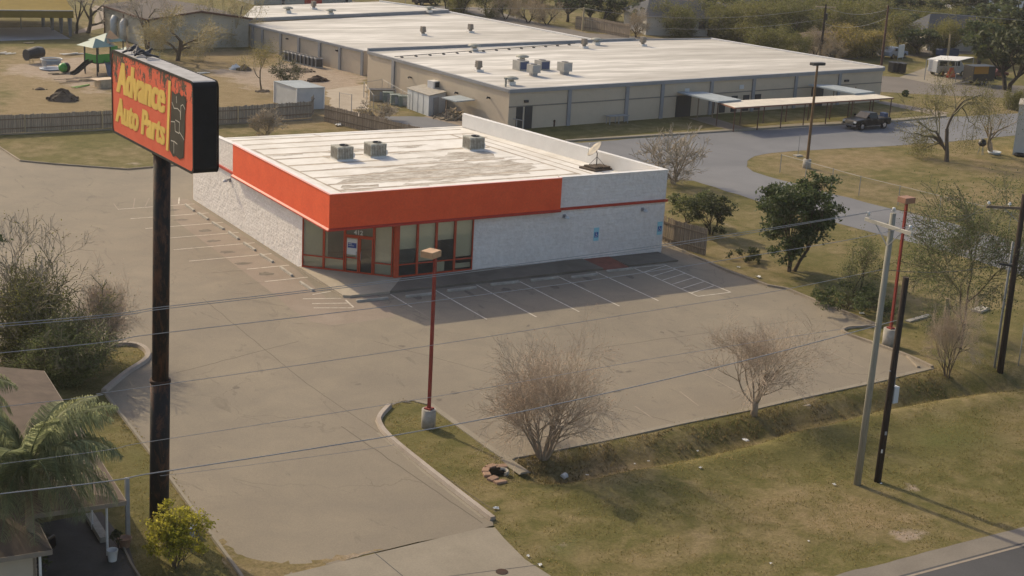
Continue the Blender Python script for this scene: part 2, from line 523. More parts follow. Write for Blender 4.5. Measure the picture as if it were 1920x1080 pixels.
M['black'] = plain('black_paint', (.012, .012, .013), .45)
M['grey'] = mottle('grey_metal', (.32, .32, .32), .12, 2, 20, .55, .4, .0)
M['galv'] = mottle('galvanised', (.30, .30, .29), .12, 2, 20, .6, .4, .0)
M['sky_grey'] = mottle('pale_grey_panel', (.50, .52, .53), .08, 1, 14, .6)
M['glass'] = m_glass('window_glass')
M['blind_glare'] = mottle('window_blind_glare', (.78, .72, .54), .08, .7, 9, .9)  # paper in the panes, and glass reflections painted as pale sheets
M['inside'] = mottle('store_inside', (.30, .29, .26), .1, 1, 8, .9)
M['sign_red'] = m_signface()
M['cab'] = mottle('cabinet_black', (.016, .015, .015), .2, 2, 24, .8, .3)
M['cabtop'] = mottle('cabinet_top', (.34, .34, .35), .25, 2.5, 14, .8, .3)
M['yellow'] = mottle('sign_yellow', (.80, .53, .12), .10, 1.2, 12, .6)
M['flag'] = mottle('flag_black', (.045, .04, .03), .3, 2, 12, .7)
M['flagwhite'] = mottle('flag_white', (.62, .58, .50), .15, 2, 12, .7)
M['rust'] = m_rustpole()
M['rustband'] = mottle('rusty_collar', (.13, .052, .026), .5, 3, 16, .85, tint=(.03, .02, .016))
M['lampred'] = mottle('lamp_post_red', (.26, .042, .03), .25, 2, 20, .6)
M['lamptan'] = mottle('lamp_head_tan', (.46, .29, .165), .15, 2, 20, .6)
M['concpost'] = mottle('cast_concrete', (.36, .33, .28), .22, 3, 20, .9)
M['wood_grey'] = m_wood('utility_pole_grey', (.20, .19, .15), (.33, .31, .255))
M['wood_dark'] = m_wood('utility_pole_dark', (.024, .018, .014), (.058, .044, .034))
M['wood_mid'] = m_wood('utility_pole_brown', (.13, .10, .075), (.21, .165, .12))
M['wire'] = plain('cable_grey', (.30, .30, .31), .5)
M['wire_black'] = plain('cable_black', (.035, .036, .04), .5)
M['ceramic'] = plain('white_ceramic', (.62, .62, .60), .3, .6)
M['fence'] = m_planks('weathered_boards', (.27, .235, .19), (.40, .355, .295))
M['fence_tan'] = m_planks('tan_boards', (.30, .235, .17), (.42, .34, .25))
M['fencepost'] = mottle('new_post', (.42, .33, .20), .15, 3, 20, .9)
M['schoolwall'] = m_roof('school_wall', (.47, .395, .30), (.33, .285, .225), (1, 1, 1), .4, .45, .75)
M['schoolband'] = mottle('school_band', (.20, .18, .155), .1, 1, 8, .9)
M['schooltrim'] = mottle('school_trim', (.24, .245, .255), .08, 1, 10, .6)
M['schoolroof'] = m_schoolroof('school_roof', (.665, .64, .595), (.31, .29, .255), (.35, 2.6, 1), .95, .38, .70, R(3))
M['gymwall'] = m_corrugated('gym_wall', (.42, .395, .33), None, 6.0)
M['gymroof'] = m_corrugated('gym_roof', (.115, .10, .092), None, 4.0)
M['browntrim'] = plain('brown_trim', (.075, .03, .018), .6)
M['shedwall'] = m_corrugated('shed_wall', (.52, .53, .53), None, 10.0)
M['shedroof'] = m_corrugated('shed_roof', (.36, .40, .42), None, 5.0)
M['canopy'] = m_corrugated('canopy_roof', (.70, .64, .54), None, 7.0)
M['olive'] = m_corrugated('pavilion_roof', (.20, .142, .024), None, 3.0)
M['bluecol'] = plain('pavilion_column', (.14, .16, .19), .6)
M['slab'] = mottle('slab_grey', (.30, .30, .31), .08, .4, 6, .9)
M['bark_brown'] = m_wood('bark_brown', (.065, .048, .034), (.125, .095, .068))
M['bark_dark'] = m_wood('bark_dark', (.03, .024, .018), (.07, .055, .042))
M['bark_pale'] = m_wood('bark_pale', (.20, .155, .11), (.34, .275, .205))
M['twig_red'] = mottle('twig_reddish', (.50, .40, .30), .3, .8, 6, .9)
M['twig_grey'] = mottle('twig_grey', (.40, .34, .26), .25, .8, 6, .9)
M['seedhead'] = m_leaf('seed_head', (.22, .155, .11), (.33, .245, .175), .4)
M['leaf_dark'] = m_leaf('leaf_dark', (.038, .052, .020), (.085, .104, .040))
M['leaf_oak'] = m_leaf('leaf_oak', (.034, .042, .018), (.070, .078, .030))
M['leaf_mesq'] = m_leaf('leaf_mesquite', (.085, .088, .022), (.155, .145, .045), .3)
M['leaf_yel'] = m_leaf('leaf_yellowing', (.15, .13, .035), (.23, .185, .06), .3)
M['leaf_soft'] = m_leaf('leaf_soft_green', (.070, .088, .032), (.125, .135, .055), .3)
M['leaf_shrub'] = m_leaf('leaf_bright_shrub', (.20, .20, .022), (.34, .30, .055), .45)
M['leaf_palm'] = m_leaf('leaf_palm', (.125, .145, .070), (.28, .29, .165), .35)
M['leaf_dead'] = m_leaf('leaf_dead', (.17, .125, .065), (.27, .21, .12), .2)
M['grass_leaf'] = m_leaf('grass_leaf', (.12, .108, .036), (.24, .19, .085), .5)
M['shingle'] = mottle('shingle_brown', (.115, .084, .062), .28, 1.2, 16, .9)
M['shingle_grey'] = mottle('shingle_grey', (.055, .06, .07), .12, 1.2, 10, .9)
M['shingle_red'] = mottle('shingle_red', (.20, .095, .055), .12, 1.2, 10, .9)
M['housewall'] = mottle('house_wall', (.50, .475, .43), .08, 1, 10, .9)
M['carblack'] = plain('car_black', (.005, .005, .006), .3, .25)
M['carwhite'] = plain('car_white', (.55, .56, .58), .25, .5)
M['carsilver'] = plain('car_silver', (.36, .37, .39), .25, .5)
M['carglass'] = plain('car_glass', (.012, .014, .016), .15, .3)
M['chrome'] = plain('chrome', (.55, .55, .56), .2, .5, 1.0)
M['tyre'] = plain('tyre_black', (.014, .014, .014), .9, .2)
M['green_plastic'] = plain('play_green', (.045, .25, .035), .45)
M['teal'] = plain('play_teal', (.10, .19, .18), .6)
M['tan_fabric'] = plain('play_tan', (.52, .40, .28), .8)
M['blue'] = plain('plastic_blue', (.03, .055, .13), .5)
M['slideblue'] = plain('slide_blue', (.20, .25, .33), .4)
M['soil'] = mottle('soil_heap', (.115, .085, .06), .35, 3, 14, .95, bump=.5)
M['debris'] = mottle('debris_tan', (.40, .32, .22), .2, 3, 20, .9)
M['paper'] = plain('litter_white', (.62, .61, .58), .7)
M['stone'] = mottle('stone_pink', (.30, .19, .13), .2, 4, 20, .9)
M['acc_blue'] = plain('sign_light_blue', (.30, .58, .66), .5)
M['acc_dark'] = plain('sign_dark_blue', (.03, .10, .32), .5)
M['notice_blue'] = plain('notice_blue', (.03, .06, .24), .6)
M['ramp'] = mottle('ramp_brick_red', (.24, .09, .06), .2, 2, 20, .9)
M['orange'] = plain('orange_plastic', (.55, .075, .02), .5)
M['boardyellow'] = plain('board_yellow', (.40, .20, .02), .6)
M['greenbox'] = mottle('ac_green_grey', (.20, .235, .205), .15, 3, 20, .6)
M['mesh_wire'] = plain('chain_link', (.20, .20, .20), .5)
M['bird'] = plain('bird_grey', (.05, .05, .06), .7)
M['plank_green'] = plain('plank_green', (.16, .30, .06), .7)
M['darkred'] = plain('car_dark_red', (.09, .012, .008), .4, .3)
M['void'] = plain('dark_void', (.008, .007, .006), 1.0, 0.0)
M['weed'] = m_leaf('ditch_weed', (.125, .098, .045), (.22, .17, .09), .4)
M['joint'] = plain('joint_dark', (.13, .112, .088), .95, .1)
M['twig_olive'] = mottle('twig_olive', (.20, .18, .105), .25, .8, 6, .9)
M['twig_yellow'] = mottle('twig_yellowish', (.46, .39, .235), .25, .8, 6, .9)
M['oil'] = mottle('oil_stain', (.155, .132, .103), .25, 2.5, 18, .9)
# ================================================================== ground, lot, roads
def px_poly(pts, z=0.0):
    return [at(x, y, z) for x, y in pts]
def inside(x, y, poly):
    r = False; n = len(poly); j = n - 1
    for i in range(n):
        xi, yi = poly[i][0], poly[i][1]; xj, yj = poly[j][0], poly[j][1]
        if (yi > y) != (yj > y) and x < (xj - xi) * (y - yi) / (yj - yi) + xi: r = not r
        j = i
    return r
def seg_d(x, y, pl):
    best = 1e9
    for a, b in zip(pl, pl[1:]):
        dx, dy = b[0] - a[0], b[1] - a[1]; L = dx * dx + dy * dy
        t = max(0, min(1, ((x - a[0]) * dx + (y - a[1]) * dy) / L)) if L else 0
        best = min(best, (x - a[0] - t * dx) ** 2 + (y - a[1] - t * dy) ** 2)
    return math.sqrt(best)
def smooth_line(pts, n=6, closed=False):
    P = [Vector((p[0], p[1])) for p in pts]; out = []
    N = len(P)
    rng = range(N) if closed else range(N - 1)
    for i in rng:
        if closed: p0, p1, p2, p3 = P[(i - 1) % N], P[i], P[(i + 1) % N], P[(i + 2) % N]
        else: p0, p1, p2, p3 = P[max(i - 1, 0)], P[i], P[i + 1], P[min(i + 2, N - 1)]
        for k in range(n):
            t = k / n
            out.append(0.5 * ((2 * p1) + (p2 - p0) * t + (2 * p0 - 5 * p1 + 4 * p2 - p3) * t * t + (3 * p1 - p0 - 3 * p2 + p3) * t ** 3))
    if not closed: out.append(P[-1])
    return out
def jag(pts, step=.5, amp=.12, seed=1):
    """ragged edge: subdivide a closed outline and jitter it"""
    rnd = random.Random(seed); out = []
    for a, b in zip(pts, list(pts[1:]) + [pts[0]]):
        L = math.hypot(b[0] - a[0], b[1] - a[1]); n = max(1, min(80, int(L / step)))
        for k in range(n):
            t = k / n
            j = amp if k else 0
            out.append((a[0] + (b[0] - a[0]) * t + rnd.uniform(-j, j), a[1] + (b[1] - a[1]) * t + rnd.uniform(-j, j)))
    return out
def sheet(name, poly, z, m, kind='structure'):
    mb = MB(); a = 0
    P = [(p[0], p[1]) for p in poly]
    for i in range(len(P)):
        x0, y0 = P[i]; x1, y1 = P[(i + 1) % len(P)]; a += x0 * y1 - x1 * y0
    if a < 0: P.reverse()
    mb.poly([(x, y, z) for x, y in P])
    o = mb.build(name, m); o['kind'] = kind
    return o
def strip(mb, pts, w, z0, z1, chamfer=.0):
    """a kerb-like bar of width w swept along pts; mitred"""
    P = [Vector((p[0], p[1])) for p in pts]; L = []; Rr = []
    for i, p in enumerate(P):
        a = (P[i] - P[i - 1]).normalized() if i else (P[1] - P[0]).normalized()
        b = (P[i + 1] - P[i]).normalized() if i < len(P) - 1 else a
        t = (a + b); t = t.normalized() if t.length > 1e-6 else a
        nrm = Vector((-t.y, t.x)); k = 1 / max(.4, nrm.dot(Vector((-a.y, a.x))))
        L.append(p + nrm * (w / 2 * k)); Rr.append(p - nrm * (w / 2 * k))
    b = len(mb.v); n = len(P)
    for i in range(n):
        l, r = L[i], Rr[i]; m1, m2 = l.lerp(r, chamfer), r.lerp(l, chamfer)
        mb.v += [(l.x, l.y, z0), (m1.x, m1.y, z1), (m2.x, m2.y, z1), (r.x, r.y, z0)]
    for i in range(n - 1):
        o, q = b + 4 * i, b + 4 * i + 4
        for k in range(3): mb.face((o + k + 1, o + k, q + k, q + k + 1))
    mb.face((b, b + 1, b + 2, b + 3)); e = b + 4 * (n - 1); mb.face((e + 3, e + 2, e + 1, e))
    return mb

# ---- ground relief: the grassed ditch in front of the lot and the low bank beside it
SWALE = [at(*p) for p in ((1010, 884), (1100, 878), (1250, 850), (1400, 815), (1560, 775), (1720, 738), (1900, 712), (2100, 690))]
CREST = [at(*p) for p in ((1060, 925), (1200, 890), (1400, 848), (1640, 790), (1860, 752), (2100, 735))]
BUMPS = [(at(1120, 935), .22, 1.6), (at(1240, 930), .26, 1.8), (at(1500, 830), .18, 1.5), (at(1700, 830), .25, 3.0), (at(1850, 820), .28, 3.5), (at(1300, 970), .16, 2.5)]
RE0 = at(1566, 1080); RSL = (at(1920, 988) - RE0).y / (at(1920, 988) - RE0).x
def gz(x, y):
    z = 0.0
    if -12 < x < 60 and -46 < y < -15 and (y - RE0.y) > (x - RE0.x) * RSL + .15:
        d = seg_d(x, y, SWALE)
        if d < 5:
            f = min(1, max(0, (x + 4.5) / 3.0))
            z -= .85 * math.exp(-(d / 1.15) ** 2) * f
        e = seg_d(x, y, CREST)
        if e < 6: z += .36 * math.exp(-(e / 1.5) ** 2) * min(1, max(0, (x + 3.5) / 3.0))
        for p, h, r in BUMPS:
            q = ((x - p.x) ** 2 + (y - p.y) ** 2) / (r * r)
            if q < 6: z += h * math.exp(-q)
        if d > .6: z += .05 * mnoise.noise(Vector((x * .5, y * .5, 0)))
        z *= min(1, max(0, ((y - RE0.y) - (x - RE0.x) * RSL - .15) / 1.5))
        if inside(x, y, LOT_IN):
            k = min(1, seg_d(x, y, LOT_IN + LOT_IN[:1]) / .5)
            z = min(z, 0) * (1 - k) - .03 * k if z > -.03 else z
        else: z *= min(1, seg_d(x, y, LOT_IN + LOT_IN[:1]) / 1.2)
    return z
LOT_IN = [at(*p) for p in ((450, 1090), (320, 905), (195, 740), (280, 650), (300, 500), (1247, 460), (1370, 514), (1475, 545), (1600, 595), (1585, 622), (1745, 690), (1500, 745), (1010, 848), (958, 858), (940, 857), (870, 807), (806, 758), (755, 752), (713, 782), (712, 797), (735, 826), (924, 976), (1060, 1100))]
def on(px, py):
    P = at(px, py)
    for _ in range(3): P = at(px, py, gz(P.x, P.y))
    return P
def axis(spec):
    out = []
    for a, b, st in spec:
        n = max(1, int(round((b - a) / st)))
        out += [a + (b - a) * i / n for i in range(n)]
    out.append(spec[-1][1]); return out
xs = axis([(-1500, -300, 300), (-300, -90, 35), (-90, -32, 4), (-32, 46, .55), (46, 140, 1.5), (140, 330, 5), (330, 1500, 160)])
ys = axis([(-300, -90, 35), (-90, -47, 4), (-47, -8, .55), (-8, 152, 1.5), (152, 420, 6), (420, 2000, 220)])
ZD = [  # (picture outline, which channel, value, softness m)
    ([(0, 100), (210, 95), (215, 235), (0, 235)], 0, 1.1, 4),
    ([(330, 95), (700, 95), (700, 240), (420, 240), (330, 200)], 0, 1.0, 4),
    ([(0, 255), (300, 255), (420, 262), (420, 325), (60, 308)], 0, .35, 4),
    ([(1430, 285), (1920, 255), (1960, 420), (1620, 378), (1430, 322)], 0, .46, 3),
    ([(1690, 170), (1920, 180), (1920, 225), (1700, 225)], 0, .4, 3),
    ([(1100, 240), (1300, 225), (1370, 240), (1100, 262)], 0, .25, 2),
    ([(1380, 225), (1660, 205), (1660, 225), (1400, 243)], 0, .3, 2),
    ([(1260, 350), (1640, 440), (1760, 475), (1900, 560), (1900, 640), (1650, 600), (1400, 520), (1260, 450)], 0, .30, 3),
    ([(1690, 590), (1920, 600), (1920, 700), (1720, 690)], 0, .25, 2),
    ([(1000, 850), (1750, 700), (1920, 690), (1920, 760), (1640, 780), (1280, 860), (1040, 905)], 0, .5, 1.2),
    ([(1090, 960), (1500, 870), (1640, 930), (1920, 940), (1920, 985), (1500, 1080), (1000, 1080), (950, 1010)], 0, .22, 2),
    ([(1280, 985), (1560, 940), (1800, 960), (1500, 1050), (1180, 1080)], 0, .5, 1.5),
    ([(730, 770), (800, 760), (930, 860), (930, 960), (800, 850)], 0, .35, 1),
    ([(170, 650), (280, 650), (200, 730)], 0, .6, 1),
    ([(700, 30), (1400, 60), (1400, 110), (900, 60)], 0, .6, 4),
    # bare soil
    ([(0, 122), (70, 112), (150, 105), (212, 112), (212, 178), (150, 172), (60, 145), (0, 140)], 1, .85, 4),
    ([(385, 130), (470, 128), (520, 118), (600, 110), (690, 135), (690, 165), (610, 172), (540, 160), (500, 175), (440, 160)], 1, .9, 4),
    ([(600, 165), (690, 165), (690, 205), (625, 200)], 1, .6, 2),
    ([(1290, 395), (1330, 385), (1420, 420), (1420, 445), (1340, 430)], 1, .45, 2),
    ([(225, 303), (270, 300), (285, 315), (235, 318)], 1, .5, 1),
    ([(1020, 1015), (1058, 1012), (1065, 1030), (1030, 1036)], 1, .8, .5),
    ([(1690, 905), (1720, 908), (1740, 930), (1705, 925)], 1, .75, .5),
    ([(1650, 995), (1740, 990), (1760, 1010), (1690, 1025)], 1, .7, .6),
    ([(1540, 975), (1680, 962), (1640, 980), (1560, 990)], 1, .38, .8),
    ([(1800, 940), (1900, 935), (1900, 960), (1820, 955)], 1, .35, .8),
    ([(205, 640), (262, 655), (240, 690), (200, 690)], 1, .3, .8),
    ([(270, 950), (330, 1000), (430, 1080), (250, 1080)], 1, .1, .8),
    ([(1700, 690), (1920, 650), (1920, 720), (1760, 730)], 1, .28, 1.5),
    # lush
    ([(990, 905), (1120, 880), (1170, 870), (1150, 900), (1020, 925)], 2, .75, .8),
    ([(1000, 1005), (1100, 985), (1130, 1010), (1080, 1060), (1000, 1060)], 2, .55, .8),
    ([(1650, 800), (1900, 770), (1920, 860), (1700, 890)], 2, .55, 2),
    ([(1080, 960), (1500, 925), (1560, 945), (1300, 1000), (1100, 1000)], 2, .42, 2),
    ([(1080, 920), (1260, 905), (1280, 945), (1120, 960)], 2, .45, 1),
    ([(1650, 630), (1700, 640), (1700, 660), (1610, 625)], 2, .5, 1),
    ([(0, 275), (40, 280), (50, 310), (0, 300)], 2, .6, 2),
    ([(1260, 400), (1420, 410), (1600, 470), (1640, 560), (1500, 520), (1300, 460)], 2, .30, 2),
    ([(200, 790), (310, 850), (310, 960), (220, 900)], 2, .5, 1),
]
ZW = [(px_poly(p), ch, v, s) for p, ch, v, s in ZD]
ZW = [(p, ch, v, s, min(q.x for q in p) - s, max(q.x for q in p) + s, min(q.y for q in p) - s, max(q.y for q in p) + s) for p, ch, v, s in ZW]
gm = bpy.data.meshes.new('ground')
nv = [(x, y, gz(x, y) if y < -8 else 0.0) for y in ys for x in xs]
nx = len(xs)
gm.from_pydata(nv, [], [(j * nx + i, j * nx + i + 1, (j + 1) * nx + i + 1, (j + 1) * nx + i) for j in range(len(ys) - 1) for i in range(nx - 1)])
ca = gm.color_attributes.new('zone', 'FLOAT_COLOR', 'POINT')
buf = []
for x, y, z in nv:
    ch = [.22, 0.0, 0.0]
    if abs(x) < 400 and -60 < y < 420:
        for p, k, v, s, x0, x1, y0, y1 in ZW:
            if x0 < x < x1 and y0 < y < y1:
                d = seg_d(x, y, p + [p[0]])
                f = .5 + .5 * (d if inside(x, y, p) else -d) / s
                f = max(0, min(1, f))
                ch[k] = max(ch[k], v * f) if k else ch[k] + (v - ch[k]) * f
    buf += [*ch, 1.0]
ca.data.foreach_set('color', buf)
gm.materials.append(M['ground'])
gm.polygons.foreach_set('use_smooth', [True] * len(gm.polygons))
ground = bpy.data.objects.new('ground', gm); C.objects.link(ground); ground['kind'] = 'structure'

Z1, Z2, Z3, Z4 = .015, .020, .025, .030
LOT_L = [(463, 1100), (450, 1078), (320, 900), (270, 835), (195, 736)]
ISLE_L = [(195, 736), (235, 703), (272, 678), (277, 663), (262, 651), (235, 647), (205, 650), (165, 658), (60, 672), (-60, 690)]
lot = [at(*p) for p in LOT_L + ISLE_L[1:]] + [at(-420, 700), at(-420, 300)] + [at(*p) for p in ((-60, 245), (0, 278), (38, 303), (100, 309), (238, 319), (330, 312), (362, 321))]
lot += [Vector((8, 26, 0)), Vector((24, 26, 0)), Vector((26.5, 6, 0))]
KERB_R = [(1247, 458), (1300, 481), (1370, 512), (1440, 537), (1475, 543), (1540, 570), (1600, 593), (1650, 613)]
PEN = [(1650, 613), (1595, 615), (1580, 621), (1592, 629), (1640, 646), (1700, 668), (1748, 690)]
FRONT = [(1748, 690), (1640, 716), (1500, 746), (1415, 766), (1280, 793), (1130, 826), (1010, 849), (958, 858)]
ISLE_F = [(985, 884), (940, 855), (870, 805), (806, 758), (780, 752), (755, 752), (730, 763), (713, 782), (712, 797), (735, 826), (830, 903), (924, 976)]
lot += [at(*p) for p in KERB_R[1:] + PEN[1:] + FRONT[1:] + ISLE_F[1:]]
lot += [at(*p) for p in ((925, 986), (730, 1030), (540, 1078))] 
sheet('parking_lot', jag(lot, 1.0, .05, 4), Z1, M['lot'])
sheet('driveway_apron', [at(*p) for p in ((534, 1079), (730, 1032), (905, 990), (928, 990), (945, 1010), (985, 1050), (1040, 1085), (1075, 1110), (420, 1180))], Z1 + .002, M['conc'])
mb = MB()
for a, b in (((702, 1037), (760, 1085)), ((735, 1095), (1010, 1060))):
    strip(mb, [at(*a), at(*b)], .035, Z2 - .001, Z2)
mb.build('driveway_joint', M['dark'])['kind'] = 'structure'
# concrete strip along the shop's left side and its rounded corner
sheet('parking_pad', [(-.35, 22.9)] + [tuple(at(*p)[:2]) for p in ((322, 374), (330, 415), (420, 482), (520, 557), (545, 580), (580, 603), (620, 611), (680, 604), (742, 594))] + [(1.8, -2.3), (-1.1, -2.2), (-.35, 3.8)], Z2 - .001, M['conc_pad'])
sheet('grass_verge', jag([at(*p) for p in ((418, 1010), (440, 1035), (480, 1050), (560, 1058), (640, 1042), (720, 1030), (600, 1064), (520, 1082), (440, 1090), (405, 1030))], .2, .14, 12), Z1 + .0015, M['ground'])
_v = bpy.data.objects['grass_verge'].data; _c = _v.color_attributes.new('zone', 'FLOAT_COLOR', 'POINT'); _c.data.foreach_set('color', [.75, .38, 0, 1] * len(_v.vertices))
# painted markings
mb = MB(); mf = MB()
def line(m, a, b, w=.10):
    a, b = Vector((a[0], a[1])), Vector((b[0], b[1])); d = (b - a).normalized(); n = Vector((-d.y, d.x)) * w / 2
    m.poly([(*(a - n), Z3), (*(b - n), Z3), (*(b + n), Z3), (*(a + n), Z3)])
SL, SX, SY = 2.74, -.372, 21.42
left_out = [-5.6, -5.6, -5.5, -5.6, -5.5, -5.5, -5.2, -4.4]
for k in range(8):
    y = SY - SL * k
    m = mb if k < 6 else mf
    line(mb, (-3.0 if k > 5 else left_out[k], y), (SX, y), .09)
    if k > 5: line(mf, (left_out[k], y), (-3.0, y), .08)
line(mf, (-5.6, SY), tuple(at(213, 382)[:2]), .07)
for (a, b) in (((250, 390), (253, 372)), ((272, 388), (280, 372)), ((335, 383), (336, 371))): line(mb if a[0] > 300 else mf, at(*a), at(*b), .08)
for (a, b) in (((586, 553), (620, 547)), ((568, 561), (640, 560)), ((585, 570), (652, 569)), ((588, 578), (662, 578)), ((648, 563), (663, 577))): line(mb, at(*a), at(*b), .09)
for (a, b) in (((545, 607), (575, 607)), ((440, 400 + 150), (470, 548))): line(mf, at(*a), at(*b), .07)
for k in range(7):
    x = 2.543 + SL * k
    yb = (-5.9, -8.5, -9.1, -9.1, -9.0, -8.9, -9.0)[k]
    line(mb, (x, -2.5), (x, yb if k else -5.1), .09)
    if k == 0: line(mf, (x, -5.1), (x, -7.6), .08)
xa, xb = 2.543 + SL * 6, 2.543 + SL * 6 + 1.7
xb = at(1361.5, 544.8).x
line(mb, (xa, -9.0), (xb, -9.0), .09); line(mb, (xb, -9.0), (xb - .1, -2.6), .09); line(mb, (xa, -2.5), (xb - .1, -2.6), .09)
for i in range(6):
    y0 = -3.4 - i * .95
    line(mb, (xa + .06, y0 - .15), (xb - .12, y0 + .62), .08)
# faint stall lines along the street side of the lot
for (a, b) in (((900, 737), (950, 772)), ((1190, 762), (1222, 784)), ((1318, 700), (1405, 748)), ((1275, 735), (1310, 762)), ((1545, 655), (1620, 690)), ((1440, 690), (1500, 728))):
    line(mf, at(*a), at(*b), .075)
mb.build('parking_lines', M['line'])['kind'] = 'structure'
mf.build('faded_parking_lines', M['line_faded'])['kind'] = 'structure'
# kerbs
def kerb(name, px, w=.28, h=.14, m='kerb', smooth=True, ch=.18, world=False):
    P = [Vector(p) if world else at(*p) for p in px]
    if smooth: P = smooth_line(P, 6)
    mb = MB(); strip(mb, P, w, -.05, h, ch)
    o = mb.build(name, M[m]); o['kind'] = 'structure'; return o
kerb('island_kerb', ISLE_L[:8], .34, .17)
kerb('island_kerb', ISLE_F[6:], .30, .16)
kerb('gutter', [(958, 862)] + ISLE_F[1:5], .30, .035, 'conc', False, .05)
kerb('gutter', FRONT, .30, .035, 'conc', False, .05)
kerb('gutter', [(958, 858), (950, 862), (985, 886)], .55, .03, 'conc', False)
kerb('kerb', KERB_R, .22, .13, 'kerb_old', False)
kerb('kerb', PEN, .24, .13, 'kerb_old')
kerb('kerb', [(1700, 668), (1722, 690)], .2, .1, 'kerb_old', False)
kerb('kerb', LOT_L, .17, .10, 'conc', False)
kerb('kerb', [(-60, 245), (0, 278), (38, 303), (100, 309), (238, 319), (330, 311), (370, 310)], .16, .13, 'kerb_old', False)
kerb('gutter', [(726, 820), (700, 800), (708, 812), (800, 890), (905, 972)][2:], .2, .022, 'conc', False)
# walks round the shop
wk = [(.0, 3.9), (-1.55, 2.3)] + [tuple(at(646, 560)[:2]), tuple(at(760, 547)[:2]), tuple(at(887, 533)[:2])]
fy = wk[2][1]
wk = [(-.25, 4.1), (wk[2][0], fy), (17.0, fy), (17.4, -.02), (0.02, -.02)]
mbw = MB(); mbw.prism([(-.16, 4.1), (wk[1][0], fy + .2), (wk[1][0] + .3, fy), (2.6, fy), (4.6, .16), (4.0, .16), (.16, 4.0)], -.02, .15)
mbw.build('sidewalk', M['walk_pale'])['kind'] = 'structure'
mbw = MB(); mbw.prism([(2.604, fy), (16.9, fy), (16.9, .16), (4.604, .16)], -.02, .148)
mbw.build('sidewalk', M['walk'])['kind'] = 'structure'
mbr = MB(); r0 = 16.92
mbr.prism([(r0, fy), (r0 + 1.9, fy), (r0 + 1.9, -.1), (r0, -.1)], -.01, [.03, .03, .13, .14])
mbr.build('ramp', M['ramp'])['kind'] = 'structure'
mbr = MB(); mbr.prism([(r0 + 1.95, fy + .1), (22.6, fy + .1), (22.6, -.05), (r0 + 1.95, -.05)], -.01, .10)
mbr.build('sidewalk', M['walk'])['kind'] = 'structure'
# street at the lower right
e0, e1 = at(1566, 1080), at(1920, 988)
dr = (e1 - e0).normalized(); nr = Vector((dr.y, -dr.x, 0))
A, B = e0 - dr * 60, e0 + dr * 160
def off(P, d): return (P.x + nr.x * d, P.y + nr.y * d)
EDGE = [off(A.lerp(B, i / 440), .10 * mnoise.noise(Vector((i * .35, 0, 0))) + .05 * mnoise.noise(Vector((i * 1.7, 3, 0)))) for i in range(441)]
sheet('gutter', EDGE + [off(B, 1.05), off(A, 1.05)], .012, M['gutter'])
sheet('road', [off(A, 1.0), off(B, 1.0), off(B, 13.5), off(A, 13.5)], .017, M['road'])
mbl = MB(); mbl.poly([(*off(A, 1.12), .022), (*off(B, 1.12), .022), (*off(B, 1.24), .022), (*off(A, 1.24), .022)][::-1])
for k in range(30):
    a = A + dr * (k * 7.0); b = a + dr * 3.0
    mbl.poly([(*off(a, 7.6), .022), (*off(b, 7.6), .022), (*off(b, 7.72), .022), (*off(a, 7.72), .022)][::-1])
mbl.build('road_lines', M['line_faded'])['kind'] = 'structure'
# school drive
DRIVE = [(980, 262), (1090, 268), (1280, 253), (1378, 247), (1480, 240), (1673, 230), (1773, 220), (1920, 212), (2080, 200), (2080, 238), (1920, 252), (1773, 267), (1613, 277), (1490, 283), (1447, 287), (1415, 293), (1401, 302), (1400, 313), (1412, 322), (1440, 331), (1493, 345), (1620, 379), (1770, 415), (1980, 475), (2200, 560), (2100, 590), (1960, 530), (1755, 466), (1620, 432), (1427, 379), (1300, 339), (1230, 335), (1150, 325), (1000, 295)]
sheet('school_drive', jag([at(*p) for p in DRIVE], 1.2, .12, 3), .012, M['drive'])
kerb('school_kerb', [(1060, 266), (1280, 252.5), (1378, 246), (1480, 239), (1673, 229), (1773, 219)], .3, .14, 'conc', False)
sheet('school_walk', [at(*p) for p in ((1060, 262), (1280, 248), (1378, 241), (1480, 233), (1673, 223), (1775, 214), (1775, 218.5), (1673, 228.5), (1480, 238.5), (1378, 245.5), (1280, 252), (1060, 265.5))], .02, M['conc'])
sheet('school_walk', [at(*p) for p in ((1292, 222), (1330, 219), (1398, 240), (1362, 243))], .016, M['conc_pad'])
sheet('school_walk', [at(*p) for p in ((1640, 192), (1660, 190), (1780, 212), (1752, 216))], .016, M['conc_pad'])
# service yard behind the shop
sheet('gravel_track', jag([at(*p) for p in ((612, 168), (690, 158), (692, 205), (660, 205), (735, 238), (715, 240), (640, 208), (618, 200))], .8, .35, 18), .010, M['gravel'])
sheet('service_yard', jag([at(*p) for p in ((702, 218), (770, 218), (840, 222), (905, 238), (960, 262), (980, 290), (800, 262), (735, 242))], 1.0, .2, 8), .012, M['drive'])
sheet('service_slab', [at(*p) for p in ((795, 219), (850, 208), (960, 245), (950, 262), (880, 240))], .016, M['conc_pad'])
